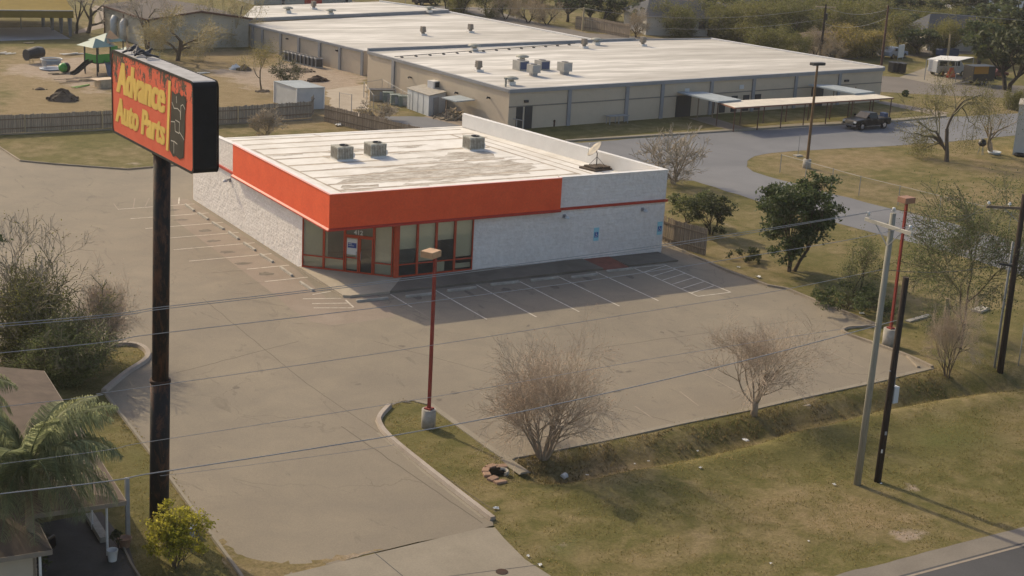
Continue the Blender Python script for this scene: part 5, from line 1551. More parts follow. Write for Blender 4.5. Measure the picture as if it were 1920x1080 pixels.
# --- playground side
PG = 'trees round the playground'
bare_tree('round_tree', at(333, 114), 5.6, 10.4, 'round pale yellow-green tree with a thick trunk in front of the long beige hall', 101, 2.2, .28, 'leaf_yel', 1, .07, .3, 'bark_brown', 'twig_yellow', 5, (4, 5), .02, (26, 60), group=PG, minr=.012, wob=.2)
bare_tree('bare_tree', at(276, 92), 8.2, 6.6, 'leafless brown tree just left of the round yellow-green one', 102, 3.0, .2, 'leaf_dead', .5, .06, .2, 'bark_brown', 'twig_grey', 5, (3, 4), .04, (28, 60), group=PG)
bare_tree('bare_tree', at(432, 84), 7.0, 8.2, 'wide pale leafless tree at the gap between the hall and the school', 103, 2.2, .24, 'leaf_yel', 1, .06, .3, 'bark_brown', 'twig_yellow', 5, (3, 4), .04, (28, 62), group=PG, stems=2)
bare_tree('young_tree', at(490, 168), 4.6, 4.4, 'small young yellow-green tree beside the pale metal shed', 104, 1.9, .09, 'leaf_yel', 9, .055, .32, 'bark_brown', 'twig_grey', 4, (3, 4), .08, (25, 52), group=PG)
bare_tree('small_bush_tree', at(537, 153), 2.6, 3.9, 'low dark bushy tree behind the pale metal shed', 105, .7, .07, 'leaf_oak', 2, .08, .15, 'bark_dark', 'twig_grey', 4, (3, 4), .0, (30, 62), group=PG, stems=3)
bare_tree('bare_tree', at(165, 62), 8.0, 8.0, 'leafless forked tree between the yellow pavilion and the hall', 106, 2.8, .28, 'leaf_dead', .3, .06, .2, 'bark_brown', 'twig_grey', 5, (3, 4), .05, (25, 58), group=PG)
bare_tree('bare_tree', at(143, 63), 7.0, 4.6, 'slim leafless tree right beside the pavilion roof', 107, 2.8, .18, None, 1, .1, .2, 'bark_dark', 'twig_grey', 4, (3, 4), .08, (22, 50), group=PG)
bare_tree('dry_bush', at(500, 258), 2.5, 3.6, 'thin pale dry bush on the lawn before the board fence', 108, .5, .04, 'leaf_dead', .5, .07, .12, 'bark_pale', 'twig_grey', 4, (3, 4), .05, (25, 55), cat='shrub', stems=5)
bare_tree('dry_bush', at(712, 226), 1.6, 4.0, 'low pale dry bush against the end of the slanting board fence', 109, .4, .04, 'leaf_dead', .5, .07, .12, 'bark_pale', 'twig_grey', 4, (3, 4), .0, (30, 65), cat='shrub', stems=5)
# --- far trees beyond the school: a few kinds, each then copied at its own size
FT_ = {
 'dark': [leafy_tree('far_tree', (0, 0, 0), 8, 9, 'x', 201, 'leaf_dark', 22, 130, .30, 'bark_dark', .25, .3), leafy_tree('far_tree', (0, 0, 0), 8, 9, 'x', 202, 'leaf_oak', 26, 130, .28, 'bark_dark', .22, .3, stems=2)],
 'mesq': [bare_tree('far_tree', (0, 0, 0), 7, 10, 'x', 203, 2.0, .24, 'leaf_mesq', 16, .15, .6, 'bark_dark', 'twig_grey', 4, (3, 4), .0, (30, 66), stems=2), bare_tree('far_tree', (0, 0, 0), 7, 10, 'x', 204, 1.8, .24, 'leaf_mesq', 16, .15, .6, 'bark_dark', 'twig_grey', 4, (3, 4), .0, (30, 66), stems=3)],
 'yel': [bare_tree('far_tree', (0, 0, 0), 5, 7, 'x', 205, 1.0, .14, 'leaf_yel', 12, .14, .5, 'bark_brown', 'twig_grey', 4, (3, 4), .0, (30, 66), stems=3)],
 'bare': [bare_tree('far_tree', (0, 0, 0), 7, 9, 'x', 206, 2.0, .2, 'leaf_dead', 2, .10, .4, 'bark_dark', 'twig_grey', 4, (4, 5), .04, (28, 60), stems=2)],
}
FB = {'dark': (8, 9), 'mesq': (7, 10), 'yel': (5, 7), 'bare': (7, 9)}
FL = [  # kind, foot in the picture, crown width in picture px, height in picture px, label
 ('mesq', (838, 18), 60, 45, 'olive tree with crooked trunks beside the dark car behind the school roof'),
 ('mesq', (868, 24), 64, 52, 'dark-trunked spreading tree just right of the crooked one behind the school'),
 ('mesq', (915, 31), 70, 55, 'spreading olive tree behind the white roof edge, left of the dry thicket'),
 ('bare', (948, 36), 60, 50, 'leaning bare tree at the left end of the dry thicket behind the school roof'),
 ('bare', (990, 42), 76, 44, 'pale dry thicket tree behind the white roof edge'),
 ('bare', (1025, 46), 70, 40, 'pale dry thicket tree at the right end of the thicket'),
 ('dark', (1064, 41), 90, 60, 'round dark green tree behind the thin pale pole'),
 ('dark', (1118, 48), 110, 62, 'big dark green tree behind the tan board fence'),
 ('dark', (1205, 58), 80, 52, 'dark tree in front of the blue-grey roofed house'),
 ('bare', (1192, 70), 64, 50, 'pinkish bare tree growing over the tan board fence'),
 ('mesq', (1268, 68), 96, 56, 'olive tree in front of the blue-grey roofed house wall'),
 ('mesq', (1318, 62), 110, 56, 'wide olive tree under the house with the orange-brown roof'),
 ('mesq', (1362, 72), 100, 60, 'dark-trunked olive tree behind the highest corner of the school roof'),
 ('mesq', (1408, 78), 110, 66, 'yellowish olive tree right of the school roof corner'),
 ('dark', (1466, 94), 64, 44, 'low dark-stemmed tree at the middle of the right school roof edge'),
 ('mesq', (1445, 72), 120, 62, 'broad yellow-green tree behind the low dark-stemmed one'),
 ('mesq', (1500, 78), 110, 62, 'olive tree left of the tall far utility pole'),
 ('bare', (1528, 104), 64, 52, 'grey-green tree right under the tall far utility pole'),
 ('yel', (1590, 106), 92, 52, 'low orange-yellow tree behind the right end of the school roof'),
 ('yel', (1632, 108), 74, 44, 'low yellowish tree left of the brown far pole'),
 ('mesq', (1575, 84), 130, 76, 'tall olive tree with a leaning trunk between the two far poles'),
 ('mesq', (1690, 98), 110, 66, 'yellow-green tree right of the brown far pole'),
 ('dark', (1718, 104), 84, 52, 'dark round tree with two trunks beyond the street'),
 ('mesq', (1776, 106), 96, 66, 'olive tree behind the white van shelter'),
 ('dark', (1888, 170), 190, 125, 'large dark oak at the right edge behind the leaning trees'),
 ('dark', (1836, 120), 110, 80, 'dark leafy tree right of the white shelter roof'),
 ('dark', (1935, 120), 150, 110, 'dark oak at the top right edge of the picture'),
 ('dark', (1868, 78), 120, 70, 'dark tree right of the grey house roof'),
 ('dark', (1712, 52), 130, 60, 'dark tree left of the grey house roof'),
 ('dark', (1620, 44), 130, 58, 'dark tree in the far row above the brown pole'),
 ('dark', (1545, 30), 120, 46, 'dark tree in the far row above the tall pole'),
 ('dark', (1480, 26), 110, 44, 'dark tree in the far row left of the tall pole'),
 ('dark', (1790, 36), 120, 52, 'dark tree in the far row below the white far house'),
 ('dark', (1910, 52), 130, 72, 'dark tree in the far row at the top right corner'),
 ('mesq', (1660, 66), 110, 58, 'olive tree behind the brown far pole'),
 ('mesq', (1745, 74), 110, 56, 'olive tree just left of the grey house roof'),
 ('dark', (1180, 26), 70, 40, 'dark tree on the slope above the tan board fence'),
 ('dark', (1230, 14), 60, 30, 'dark tree at the top edge left of the orange-brown roofed house'),
 ('mesq', (790, -6), 70, 40, 'olive tree at the top edge above the dark car'),
 ('mesq', (960, 4), 90, 44, 'olive tree at the top edge above the dry thicket'),
 ('mesq', (1010, 10), 90, 40, 'olive tree at the top edge left of the round dark tree'),
 ('dark', (1440, 10), 90, 40, 'dark tree at the top edge right of the parked white cars'),
 ('dark', (1690, 16), 120, 54, 'dark tree at the top edge, third from the right corner'),
 ('dark', (1850, 26), 90, 34, 'dark tree at the top edge right beside the white far house'),
 ('dark', (1340, 40), 90, 50, 'dark tree in the second row left of the parked white car'),
 ('dark', (1560, 44), 120, 56, 'dark tree in the second row over the low yellow trees'),
 ('dark', (1690, 72), 90, 50, 'dark tree close right of the brown far pole'),
 ('dark', (1820, 88), 100, 66, 'dark tree hiding the right wall of the grey house'),
 ('mesq', (1755, 84), 80, 52, 'olive tree hiding the left wall of the grey house'),
 ('mesq', (1240, 40), 90, 44, 'olive tree right under the eaves of the orange-brown roofed house'),
 ('mesq', (1480, 46), 120, 52, 'olive tree in the second row left of the tall far pole'),
 ('mesq', (1520, 58), 120, 56, 'olive tree in the second row right at the tall far pole'),
 ('mesq', (1600, 62), 130, 60, 'olive tree in the second row between the far poles'),
 ('mesq', (1390, 56), 110, 50, 'olive tree in the second row below the parked white car'),
 ('dark', (1420, 40), 90, 44, 'dark tree in the second row right of the parked white car'),
 ('mesq', (1435, 104), 90, 50, 'low olive tree touching the right school roof edge at its middle'),
 ('mesq', (1490, 112), 80, 46, 'low olive tree touching the right school roof edge below the tall pole'),
 ('bare', (1560, 114), 60, 40, 'small grey bare tree at the street left of the low yellow ones'),
 ('mesq', (1150, 40), 80, 42, 'olive tree on the slope left of the blue-grey roof'),
 ('dark', (1580, 14), 120, 44, 'dark tree at the very top between the far poles'),
 ('dark', (1640, 6), 120, 40, 'dark tree at the very top right of the brown far pole'),
 ('dark', (1760, 10), 120, 44, 'dark tree at the very top left of the pale far house'),
 ('dark', (1930, 16), 120, 50, 'dark tree at the very top right corner'),
 ('mesq', (1500, 4), 110, 40, 'olive tree at the very top left of the tall far pole'),
 ('dark', (1380, -8), 100, 40, 'dark tree cut by the top edge over the parked white cars'),
 ('dark', (1120, -4), 100, 44, 'dark tree cut by the top edge over the round dark one'),
 ('mesq', (1060, -2), 100, 40, 'olive tree cut by the top edge over the thin pale pole'),
 ('mesq', (880, -8), 90, 40, 'olive tree cut by the top edge over the spreading tree'),
 ('dark', (1830, 66), 90, 56, 'dark tree close right of the grey house wall'),
 ('mesq', (1870, 108), 110, 66, 'olive tree between the carport and the large oak'),
 ('mesq', (1730, 44), 110, 50, 'olive tree just over the grey house ridge'),
 ('mesq', (1900, 205), 50, 34, 'small olive bush tree below the dark oak at the right edge'),
]
cnt = {k: 0 for k in FT_}; used = set(); rr = random.Random(8)
for kind, foot, w, h, lb in FL:
    src = FT_[kind][cnt[kind] % len(FT_[kind])]; cnt[kind] += 1
    P = at(*foot); k = pxm(P); H0, W0 = FB[kind]
    s = (w / k / W0, w / k / W0, h / k / H0 / math.cos(PITCH))
    if src.name not in used:
        o = src; used.add(src.name); o.location = P; o.rotation_euler = (0, 0, rr.uniform(0, 6.28)); o.scale = s; o['label'] = lb; o['group'] = 'trees beyond the school'
    else: o = dup(src, P, rr.uniform(0, 6.28), lb, 'trees beyond the school', s)
    for ch in list(o.children):
        if h < 45 and False: pass
# --- palm
foot = at(62, 1130); Hp = 5.0
pt = thing('palm_tree', 'feathery green palm with drooping fronds in the lower left corner', 'palm', foot)
mb = MB(); mb.smooth = True
pr = [(.21, -.1), (.19, .4)]
for k in range(34): pr += [(.175 - k * .0012, .5 + k * .135), (.155 - k * .0012, .5 + k * .135 + .07)]
pr += [(.13, Hp - .55), (.11, Hp - .3)]
mb.lathe(pr, 12); mb.build('trunk', M['bark_pale'], pt)
mb = MB(); mb.smooth = True; mb.lathe([(.14, Hp - .9), (.2, Hp - .5), (.16, Hp - .1), (.05, Hp + .5)], 10); mb.build('crown_shaft', M['leaf_soft'], pt)
r = random.Random(17)
def frond(az, el, L, m, name, droop):
    mb = MB(); p = Vector((0, 0, Hp - .25)); d = Vector((math.cos(az) * math.cos(el), math.sin(az) * math.cos(el), math.sin(el))); pts = [p]
    n = 14
    for k in range(n):
        d = (d + Vector((0, 0, -droop * (.4 + k / n)))).normalized(); p = p + d * (L / n); pts.append(p)
    mb.tube(pts, [.035 - .002 * i for i in range(n + 1)], 4, caps=False)
    for i in range(2, n):
        for q in range(8):
            t = (i + q / 8); a = pts[i].lerp(pts[i + 1], q / 8) if i < n else pts[i]
            dd = (pts[i + 1] - pts[i]).normalized(); sd = dd.cross(Vector((0, 0, 1))); sd = sd.normalized() if sd.length > .01 else Vector((1, 0, 0))
            ll = L * .27 * math.sin(math.pi * min(1, .18 + .8 * t / n)) + .10
            for s in (-1, 1):
                v = (sd * s * r.uniform(.75, 1) + dd * .65 + Vector((0, 0, r.uniform(-.25, .25)))).normalized()
                e1 = a + v * ll * .55; e2 = e1 + (v * .6 + Vector((r.uniform(-.3, .3), r.uniform(-.3, .3), -1.3))).normalized() * ll * .75
                w = Vector((0, 0, .010)) + dd * .013
                mb.poly([a - w, e1 - w, e1 + w, a + w]); mb.poly([e1 - w, e2, e1 + w])
    mb.build(name, M[m], pt)
for k in range(34): frond(k * 2.4 + r.uniform(-.2, .2), R(r.uniform(-8, 72)), r.uniform(2.7, 3.5), 'leaf_palm', 'frond', r.uniform(.09, .18))
for k in range(6): frond(k * 1.05 + .3, R(r.uniform(-35, -5)), r.uniform(1.6, 2.2), 'leaf_palm' if k % 2 else 'leaf_dead', 'drooping_frond', r.uniform(.2, .3))
p2_ = thing('palm_tree', 'second palm mostly hidden, its fronds poking in from the left edge', 'palm', at(-110, 980))
for ch in list(pt.children):
    c = ch.copy(); C.objects.link(c); c.parent = p2_
p2_.rotation_euler = (0, 0, 1.3)
# ================================================================== the long flat-roofed school
school = thing('school_building', 'long low tan school in three flat-roofed blocks with pale stained roofs behind the shop', 'building')
HS, H2 = 3.62, 2.66
def xy(p): return (p[0], p[1])
cC, cR = at(951.7, 244), at(1649, 190)
dS = (cR - cC).normalized()                        # along the front wall
cA = at(737, 172); cA2 = at(688, 165)              # left wall, front block
cRR = at(1333, 73.5, HS); cMid = at(1190, 76, HS)
cRR = Vector((cRR.x, cRR.y, 0)); cMid = Vector((cMid.x, cMid.y, 0))
b1 = [cC, cR, cRR, cMid, Vector((at(690, 96, HS).x, at(690, 96, HS).y, 0))]
b1x = [xy(p) for p in b1]
mb = MB(); mb.prism(b1x, -.1, HS - .06)
mb.build('wall', M['schoolwall'], school)
mb = MB()
def inset(P, d):
    c = Vector((sum(p[0] for p in P) / len(P), sum(p[1] for p in P) / len(P))); out = []
    for p in P:
        v = c - Vector(p); out.append(tuple(Vector(p) + v.normalized() * d))
    return out
mb.prism(inset(b1x, -.12), HS - .055, HS + .02)
mb.build('roof', M['schoolroof'], school)
def along(a, b, t): return a.lerp(b, t)
def rim(a, b, z0, z1, w, m, name):
    mb = MB(); d = (b - a).normalized(); n = Vector((-d.y, d.x, 0)) * w / 2
    mb.prism([xy(a - n), xy(b - n), xy(b + n), xy(a + n)], z0, z1); return mb.build(name, M[m], school)
rim(cC - dS * .1, cR + dS * .1, HS - .30, HS + .05, .34, 'schooltrim', 'eave_trim')
rim(cR + dS * .05, cRR, HS - .1, HS + .16, .3, 'white', 'eave_trim')
rim(b1[4], cMid, HS + .022, HS + .30, .25, 'schooltrim', 'parapet')
rim(cMid, cRR, HS + .022, HS + .14, .25, 'schooltrim', 'parapet')
rim(cC, b1[4], HS - .25, HS + .03, .26, 'schooltrim', 'eave_trim')
# second and third block
q0 = at(680, 141.7); q1 = at(465, 88)
k0 = at(840, 24, H2); k1 = at(463, 44, H2)
q1 = Vector((k1.x, k1.y, 0))
k0 = Vector((k0.x, k0.y, 0))
b2 = [xy(q0), xy(Vector((b1[4].x + 2, b1[4].y - .0, 0))), xy(cMid + (cRR - cMid) * .02), xy(k0), xy(q1)]
b2 = [xy(q0), xy(cMid + Vector((0, .5, 0))), xy(k0), xy(q1)]
mb = MB(); mb.prism(b2, -.1, H2 - .06); mb.build('wall', M['schoolwall'], school)
mb = MB(); mb.prism(inset(b2, -.12), H2 - .055, H2 + .02); mb.build('roof', M['schoolroof'], school)
rim(q0, q1, H2 - .22, H2 + .03, .26, 'schooltrim', 'eave_trim')
rim(cMid + Vector((0, .6, 0)), k0, H2 - .05, H2 + .22, .3, 'white', 'eave_trim')
k2 = at(712, 6.5, H2); k3 = at(478, 15, H2); k4 = at(452, 41, H2)
b3 = [xy(k4), xy(k0 + Vector((0, .3, 0))), xy(k2), xy(k3)]
mb = MB(); mb.prism(b3, -.1, H2 + .20); mb.build('wall', M['schoolwall'], school)
mb = MB(); mb.prism(inset(b3, -.1), H2 + .202, H2 + .26); mb.build('roof', M['schoolroof'], school)
rim(Vector((k4.x, k4.y, 0)) - Vector((0, .1, 0)), k0 - Vector((0, .1, 0)), H2 + .03, H2 + .42, .3, 'schooltrim', 'parapet')
rim(k0 + Vector((0.1, .3, 0)), Vector((k2.x, k2.y, 0)), H2 + .1, H2 + .4, .3, 'white', 'eave_trim')
# far end of the third block, tall wall sections seen above its roof edge
k5 = at(432, 12, 3.6)
# pilasters
def pil(a, b, t, h, w=.38, dep=.16, m='schooltrim'):
    d = (b - a).normalized(); n = Vector((d.y, -d.x, 0))
    p = a.lerp(b, t) + n * dep * .5
    mb = MB(); mb.rbox(p.x, p.y, -.1, h, w, dep, math.atan2(d.y, d.x)); mb.build('pilaster', M[m], school)
LEN = (cR - cC).length
def tpx(x, y=200):
    """fraction along the front wall at picture column x"""
    lo, hi = 0.0, 1.0
    for _ in range(40):
        m = (lo + hi) / 2
        if proj(cC.lerp(cR, m) + Vector((0, 0, 1.8)))[0] < x: lo = m
        else: hi = m
    return lo
for x in (1066, 1174, 1240, 1332, 1411, 1490, 1572): pil(cC, cR, tpx(x), HS - .31)
def lpx(a, b, x):
    lo, hi = 0.0, 1.0
    for _ in range(40):
        m = (lo + hi) / 2
        if proj(a.lerp(b, m) + Vector((0, 0, 1.5)))[0] > x: lo = m
        else: hi = m
    return lo
for x in (738,): pil(b1[4], cC, 1 - lpx(cC, b1[4], x), HS - .2, .5)
for x in (638, 680, 600, 561, 527, 493, 475): pil(q1, q0, 1 - lpx(q0, q1, x), H2 - .2)
# dark lower band on the shaded front
nS = Vector((dS.y, -dS.x, 0))
mb = MB(); a, b = cC + nS * .02, cR + nS * .02
mb.prism([xy(a), xy(b), xy(b + nS * .001 - nS * .02), xy(a - nS * .02)], .0, 1.95) if False else None
mb.rbox((a.x + b.x) / 2, (a.y + b.y) / 2, 2.02, 2.12, LEN, .05, math.atan2(dS.y, dS.x)); mb.build('wall_band', M['schoolband'], school)
def front_box(x0, x1, z0, z1, dep, m, name, back=0.0, label=None):
    t0, t1 = tpx(x0), tpx(x1); p, q = cC.lerp(cR, t0), cC.lerp(cR, t1)
    o = nS * (dep / 2 + .002 - back); c = (p + q) / 2 + o
    mb = MB(); mb.rbox(c.x, c.y, z0, z1, (q - p).length, dep, math.atan2(dS.y, dS.x)); return mb.build(name, M[m], school, label)
for x0, x1 in ((968, 980), (984, 998), (1268, 1296), (1522, 1544)): front_box(x0, x1, 0, 2.05, .05, 'dark', 'door')
for x in (1287, 1389): front_box(x - 4, x + 4, 2.35, 2.75, .04, 'sky_grey', 'vent_louvre')
for x in (985, 1585): front_box(x - 3.5, x + 3.5, 2.4, 2.62, .18, 'dark', 'wall_light')
for k, x in enumerate((1330, 1350, 1372, 1394, 1416)): front_box(x, x + 11, .1, 1.7, .05, 'dark', 'window')
for t_, zz in ((.12, 2.4), (.33, 2.0), (.66, 2.2)):
    p = cC.lerp(b1[4], t_); d = (cC - b1[4]).normalized(); n = Vector((-1, 0, 0))
    mb = MB(); mb.tube([p + n * .0 + Vector((0, 0, zz)), p + n * .3 + Vector((0, 0, zz + .1)), p + n * .35 + Vector((0, 0, zz - .05))], [.09, .09, .12], 6); mb.build('wall_light', M['dark'], school)
for t_ in (.2, .62):
    p = q0.lerp(q1, t_); n = Vector((-1, 0, 0))
    mb = MB(); mb.tube([p + Vector((0, 0, 2.0)), p + n * .3 + Vector((0, 0, 2.05))], [.09, .1], 6); mb.build('wall_light', M['dark'], school)
# porches and the covered walk
def slabroof(name, px, z, th, m, label, cat, posts, pm='schooltrim'):
    P = [at(x, y, z) for x, y in px]
    t = thing(name, label, cat, (0, 0, 0)); mb = MB()
    Q = [xy(p) for p in P]
    if sum(Q[i][0] * Q[(i + 1) % len(Q)][1] - Q[(i + 1) % len(Q)][0] * Q[i][1] for i in range(len(Q))) < 0: Q.reverse()
    mb.prism(Q, z - th, z); mb.build('roof', M[m], t, uv=True)
    cx = sum(p.x for p in P) / len(P); cy = sum(p.y for p in P) / len(P)
    for p in posts:
        if len(p) == 3: foot = Vector((p[0], p[1], 0))
        else: foot = at(*p)
        mb = MB(); mb.tube([foot, Vector((foot.x, foot.y, z - th + .01))], .06, 6); mb.build('post', mottle('canopy_post', (.24, .18, .13), .1, 2, 12, .7) if 'canopy_post' not in bpy.data.materials else bpy.data.materials['canopy_post'], t)
    return t, P
zc = 2.32
t, P = slabroof('covered_walk', [(1343, 190), (1378, 201.5), (1676, 183), (1640, 176)], zc, .12, 'canopy', 'long pale corrugated canopy on thin posts beside the school drive', 'canopy', [])
w0, w1, w2, w3 = P
for i in range(8):
    f = i / 7
    for a, b in ((w1, w2), (w0, w3)):
        p = a.lerp(b, .008 + f * .984) + (w0 - w1).normalized() * (.15 if a is w1 else -.15)
        mb = MB(); mb.tube([(p.x, p.y, 0), (p.x, p.y, zc - .125)], .055, 6); mb.build('post', bpy.data.materials.get('canopy_post') or M['browntrim'], t)
mb = MB()
for a, b in ((w1, w2), (w0, w1), (w3, w2)): mb.beam(a + Vector((0, 0, -.08)), b + Vector((0, 0, -.08)), .06, .12)
mb.build('fascia_board', mottle('canopy_edge', (.26, .12, .075), .15, 2, 12, .7), t)
slabroof('porch_roof', [(1270, 171.5), (1322, 172), (1390, 186.5), (1346, 190)], 2.5, .14, 'shedroof', 'flat grey porch roof over the left school doors, joining the canopy', 'canopy', [(1307, 224), (1335, 221), (1378, 208)])
slabroof('porch_roof', [(1516, 158), (1565, 159), (1640, 172), (1603, 175)], 2.5, .14, 'shedroof', 'flat grey porch roof over the right school doors, behind the canopy', 'canopy', [(1560, 203), (1600, 205)])
# roof fittings
def on_roof(px, py, z=HS + .02): return at(px, py, z)
M['cowl'] = mottle('vent_cowl', (.25, .22, .185), .25, 3, 20, .7)
def vent_turret(px, py, label, z=HS + .02, s=1.0):
    t = thing('roof_vent', label, 'roof vent', on_roof(px, py, z), 0, 'vents on the school roof')
    mb = MB(); mb.rbox(0, 0, 0, .2, .8, .8); mb.build('kerb_base', M['white'], t)
    mb = MB(); mb.smooth = True; mb.smooth = False; mb.cyl(0, 0, .201, .45, .24, n=10)
    for k in range(4): mb.rbox(0, 0, .45 + k * .17, .57 + k * .17, .62 - .03 * k, .62 - .03 * k, .1)
    mb.rbox(0, 0, .40, 1.06, .50, .50, .1); mb.build('cowl', M['cowl'], t); t.scale = (.9, .9, .95)
    return t
for px, py, z, lb in ((793, 66, H2 + .02, 'lone vent cowl left of centre on the middle school roof'), (882, 61, H2 + .02, 'lone vent cowl right of centre on the middle school roof'), (897, 134, HS + .02, 'vent cowl on the front roof, left of the air conditioners'), (1095, 90, HS + .02, 'vent cowl near the back edge of the front roof, right of the pipe run'),
                      (1205, 86, HS + .02, 'vent cowl near the roof corner at the back'), (588, 17, H2 + .27, 'vent box on the farthest school roof')): vent_turret(px, py, lb, z)
def mush(px, py, label, z=HS + .02, s=1.0):
    t = thing('exhaust_fan', label, 'roof fan', on_roof(px, py, z), 0, 'mushroom fans on the school roof')
    mb = MB(); mb.rbox(0, 0, 0, .35, .7, .7); mb.build('base', M['white'], t)
    mb = MB(); mb.smooth = True; mb.lathe([(.3, .35), (.3, .55), (.75, .6), (.72, .72), (.4, .85), (.001, .9)], 14); mb.build('hood', M['ac'], t); t.scale = (s, s, s)
for px, py, z, lb in ((979, 117, HS + .02, 'mushroom fan behind the air conditioner pair on the front roof'), (958, 159, HS + .02, 'mushroom fan at the front left corner of the school roof'), (889, 96, HS + .02, 'mushroom fan behind the pipe run on the front roof'), (1118, 84, HS + .02, 'mushroom fan at the back edge of the front roof'),
                      (540, 24, H2 + .27, 'mushroom fan at the left of the farthest roof'), (620, 28, H2 + .27, 'mushroom fan at the front edge of the farthest roof'), (805, 23, H2 + .27, 'small fan at the right corner of the farthest roof')): mush(px, py, lb, z, .9)
P = on_roof(948, 163); mb = MB(); mb.cyl(0, 0, 0, .7, .10, n=8); mb.cyl(0, 0, .701, .85, .2, n=8); o = mb.build('vent_pipe', M['ac']); o.location = P; tag(o, 'short capped vent pipe at the front left corner of the school roof', 'vent pipe')
def roof_unit(px, py, sz, lift, label):
    t = thing('air_conditioner', label, 'air conditioner', on_roof(px, py), .1, 'air conditioners on the school roof')
    if lift:
        mb = MB(); mb.rbox(0, 0, 0, lift, sz * .6, sz * .6); mb.build('plinth', M['grey'], t)
    mb = MB(); mb.rbox(0, 0, lift + .001, lift + sz * .82, sz, sz); o = mb.build('housing', mottle('roof_unit', (.40, .38, .34), .15, 2, 12, .7) if 'roof_unit' not in bpy.data.materials else bpy.data.materials['roof_unit'], t)
    mb = MB(); mb.rbox(0, -sz / 2 - .012, lift + .12, lift + sz * .72, sz * .82, .02); mb.build('grille', M['blue'] if not lift else M['grey'], t)
    mb = MB(); mb.cyl(0, 0, lift + sz * .821, lift + sz * .86, sz * .33, n=14); mb.build('fan_guard', M['dark'], t)
roof_unit(976, 131, 1.15, 0, 'left air conditioner of the blue-grilled pair on the front roof')
roof_unit(1016, 130, 1.1, 0, 'right air conditioner of the blue-grilled pair on the front roof')
roof_unit(1000, 142, .95, .3, 'raised grey air conditioner in front of the blue-grilled pair')
roof_unit(1058, 139, 1.05, .3, 'raised grey air conditioner standing right of the others')
pr = thing('gas_pipe', 'thin dark pipe run on blocks across the front school roof', 'pipe', (0, 0, 0))
mb = MB(); a, b = on_roof(740, 109), on_roof(1078, 84); up = Vector((0, 0, .16)); mb.tube([a + up, b + up], .035, 5); mb.build('pipe', M['dark'], pr)
for i in range(14):
    p = a.lerp(b, (i + .5) / 14); mb = MB(); mb.rbox(p.x, p.y, HS + .021, HS + .12, .22, .3); mb.build('block', M['dark'], pr)
# air conditioner row along the left wall
src = None
for i in range(9):
    f = i / 8; px, py = 538 + (596 - 538) * f, 113 + (126.5 - 113) * f
    P = at(px, py)
    if src is None:
        src = thing('wall_air_conditioner', 'x', 'air conditioner', P, -.06, 'row of air conditioners along the school wall')
        mb = MB(); mb.rbox(0, 0, 0, 1.05, .85, .85); mb.build('housing', M['grey'], src)
        mb = MB(); mb.rbox(0, -.437, .12, .95, .72, .02); mb.rbox(-.437, 0, .12, .95, .02, .72); mb.build('grille', M['dark'], src)
        mb = MB(); mb.cyl(0, 0, 1.051, 1.09, .34, n=12); mb.build('fan_guard', M['dark'], src); o = src
    else: o = dup(src, P, -.06)
    o['label'] = ('farthest', 'second farthest', 'third farthest', 'fourth farthest', 'middle', 'fourth nearest', 'third nearest', 'second nearest', 'nearest')[i] + ' of nine grey air conditioners lined up along the school wall'
cab = MB(); cab.rbox(0, 0, 0, 1.6, .8, .5); cab.rbox(0, 0, 1.601, 1.68, .9, .6); o = cab.build('electric_cabinet', M['sky_grey']); o.location = at(609, 121); tag(o, 'tall pale cabinet at the near end of the row of air conditioners', 'cabinet')
# service yard: container store, lean-to, cabinets, transformers
cs = thing('storage_container', 'pale grey panelled store box with a small air conditioner on its roof', 'container', (0, 0, 0))
f0, f1_ = at(763, 203), at(803, 218); f2_ = at(846, 207)
dq = (f1_ - f0); wq = (f2_ - f1_); hq = hz((803, 218), 180)
base = [xy(f0), xy(f1_), xy(f1_ + wq * .72), xy(f0 + wq * .72)]
mb = MB(); mb.prism(base, 0, hq); mb.build('box', M['sky_grey'], cs)
mb = MB(); mb.prism(inset(base, -.12), hq + .001, hq + .07); mb.build('roof', M['concpost'], cs)
pm_ = f1_.lerp(f2_, .30); nn = dq.normalized()
mb = MB(); mb.rbox(pm_.x + nn.x * .05, pm_.y + nn.y * .05, .1, hq * .85, .95, .1, math.atan2(wq.y, wq.x)); mb.build('door', M['grey'], cs)
pc = (f0 + f1_ + wq * .9) / 2; mb = MB(); mb.rbox(pc.x + wq.x * .3, pc.y + wq.y * .3, hq + .071, hq + .75, 1.3, .9, .2); mb.build('air_unit', M['white'], cs)
mb = MB(); mb.rbox(pc.x + wq.x * .3 + .1, pc.y + wq.y * .3 - .47, hq + .15, hq + .65, .9, .03, .2); mb.build('air_unit_grille', M['dark'], cs)
for i in range(1, 4):
    p = f0.lerp(f1_, i / 4) - wq.normalized() * .012
    mb = MB(); mb.rbox(p.x, p.y, .02, hq - .02, .05, .03, math.atan2(dq.y, dq.x)); mb.build('panel_joint', M['grey'], cs)
slabroof('lean_to', [(828, 182), (855, 190), (891, 186.5), (862, 178)], 1.95, .1, 'shedroof', 'grey sheet metal lean-to on thin posts between container and school wall', 'shelter', [(836, 224), (866, 217)], 'galv')
wp = MB(); r = random.Random(4)
for i in range(60):
    x, y = r.gauss(0, .8), r.gauss(0, .5); z = max(.05, 1.0 - abs(x) * .6 - abs(y) * .6) * r.random(); d = rnd_dir(r) * r.uniform(.3, .8); d.z *= .5
    wp.beam((x - d.x, y - d.y, max(.04, z - d.z)), (x + d.x, y + d.y, max(.06, z + d.z)), .09, .14)
o = wp.build('wood_pile', M['debris']); o.location = at(852, 222); tag(o, 'jumbled heap of wood and boxes under the lean-to', 'wood pile')
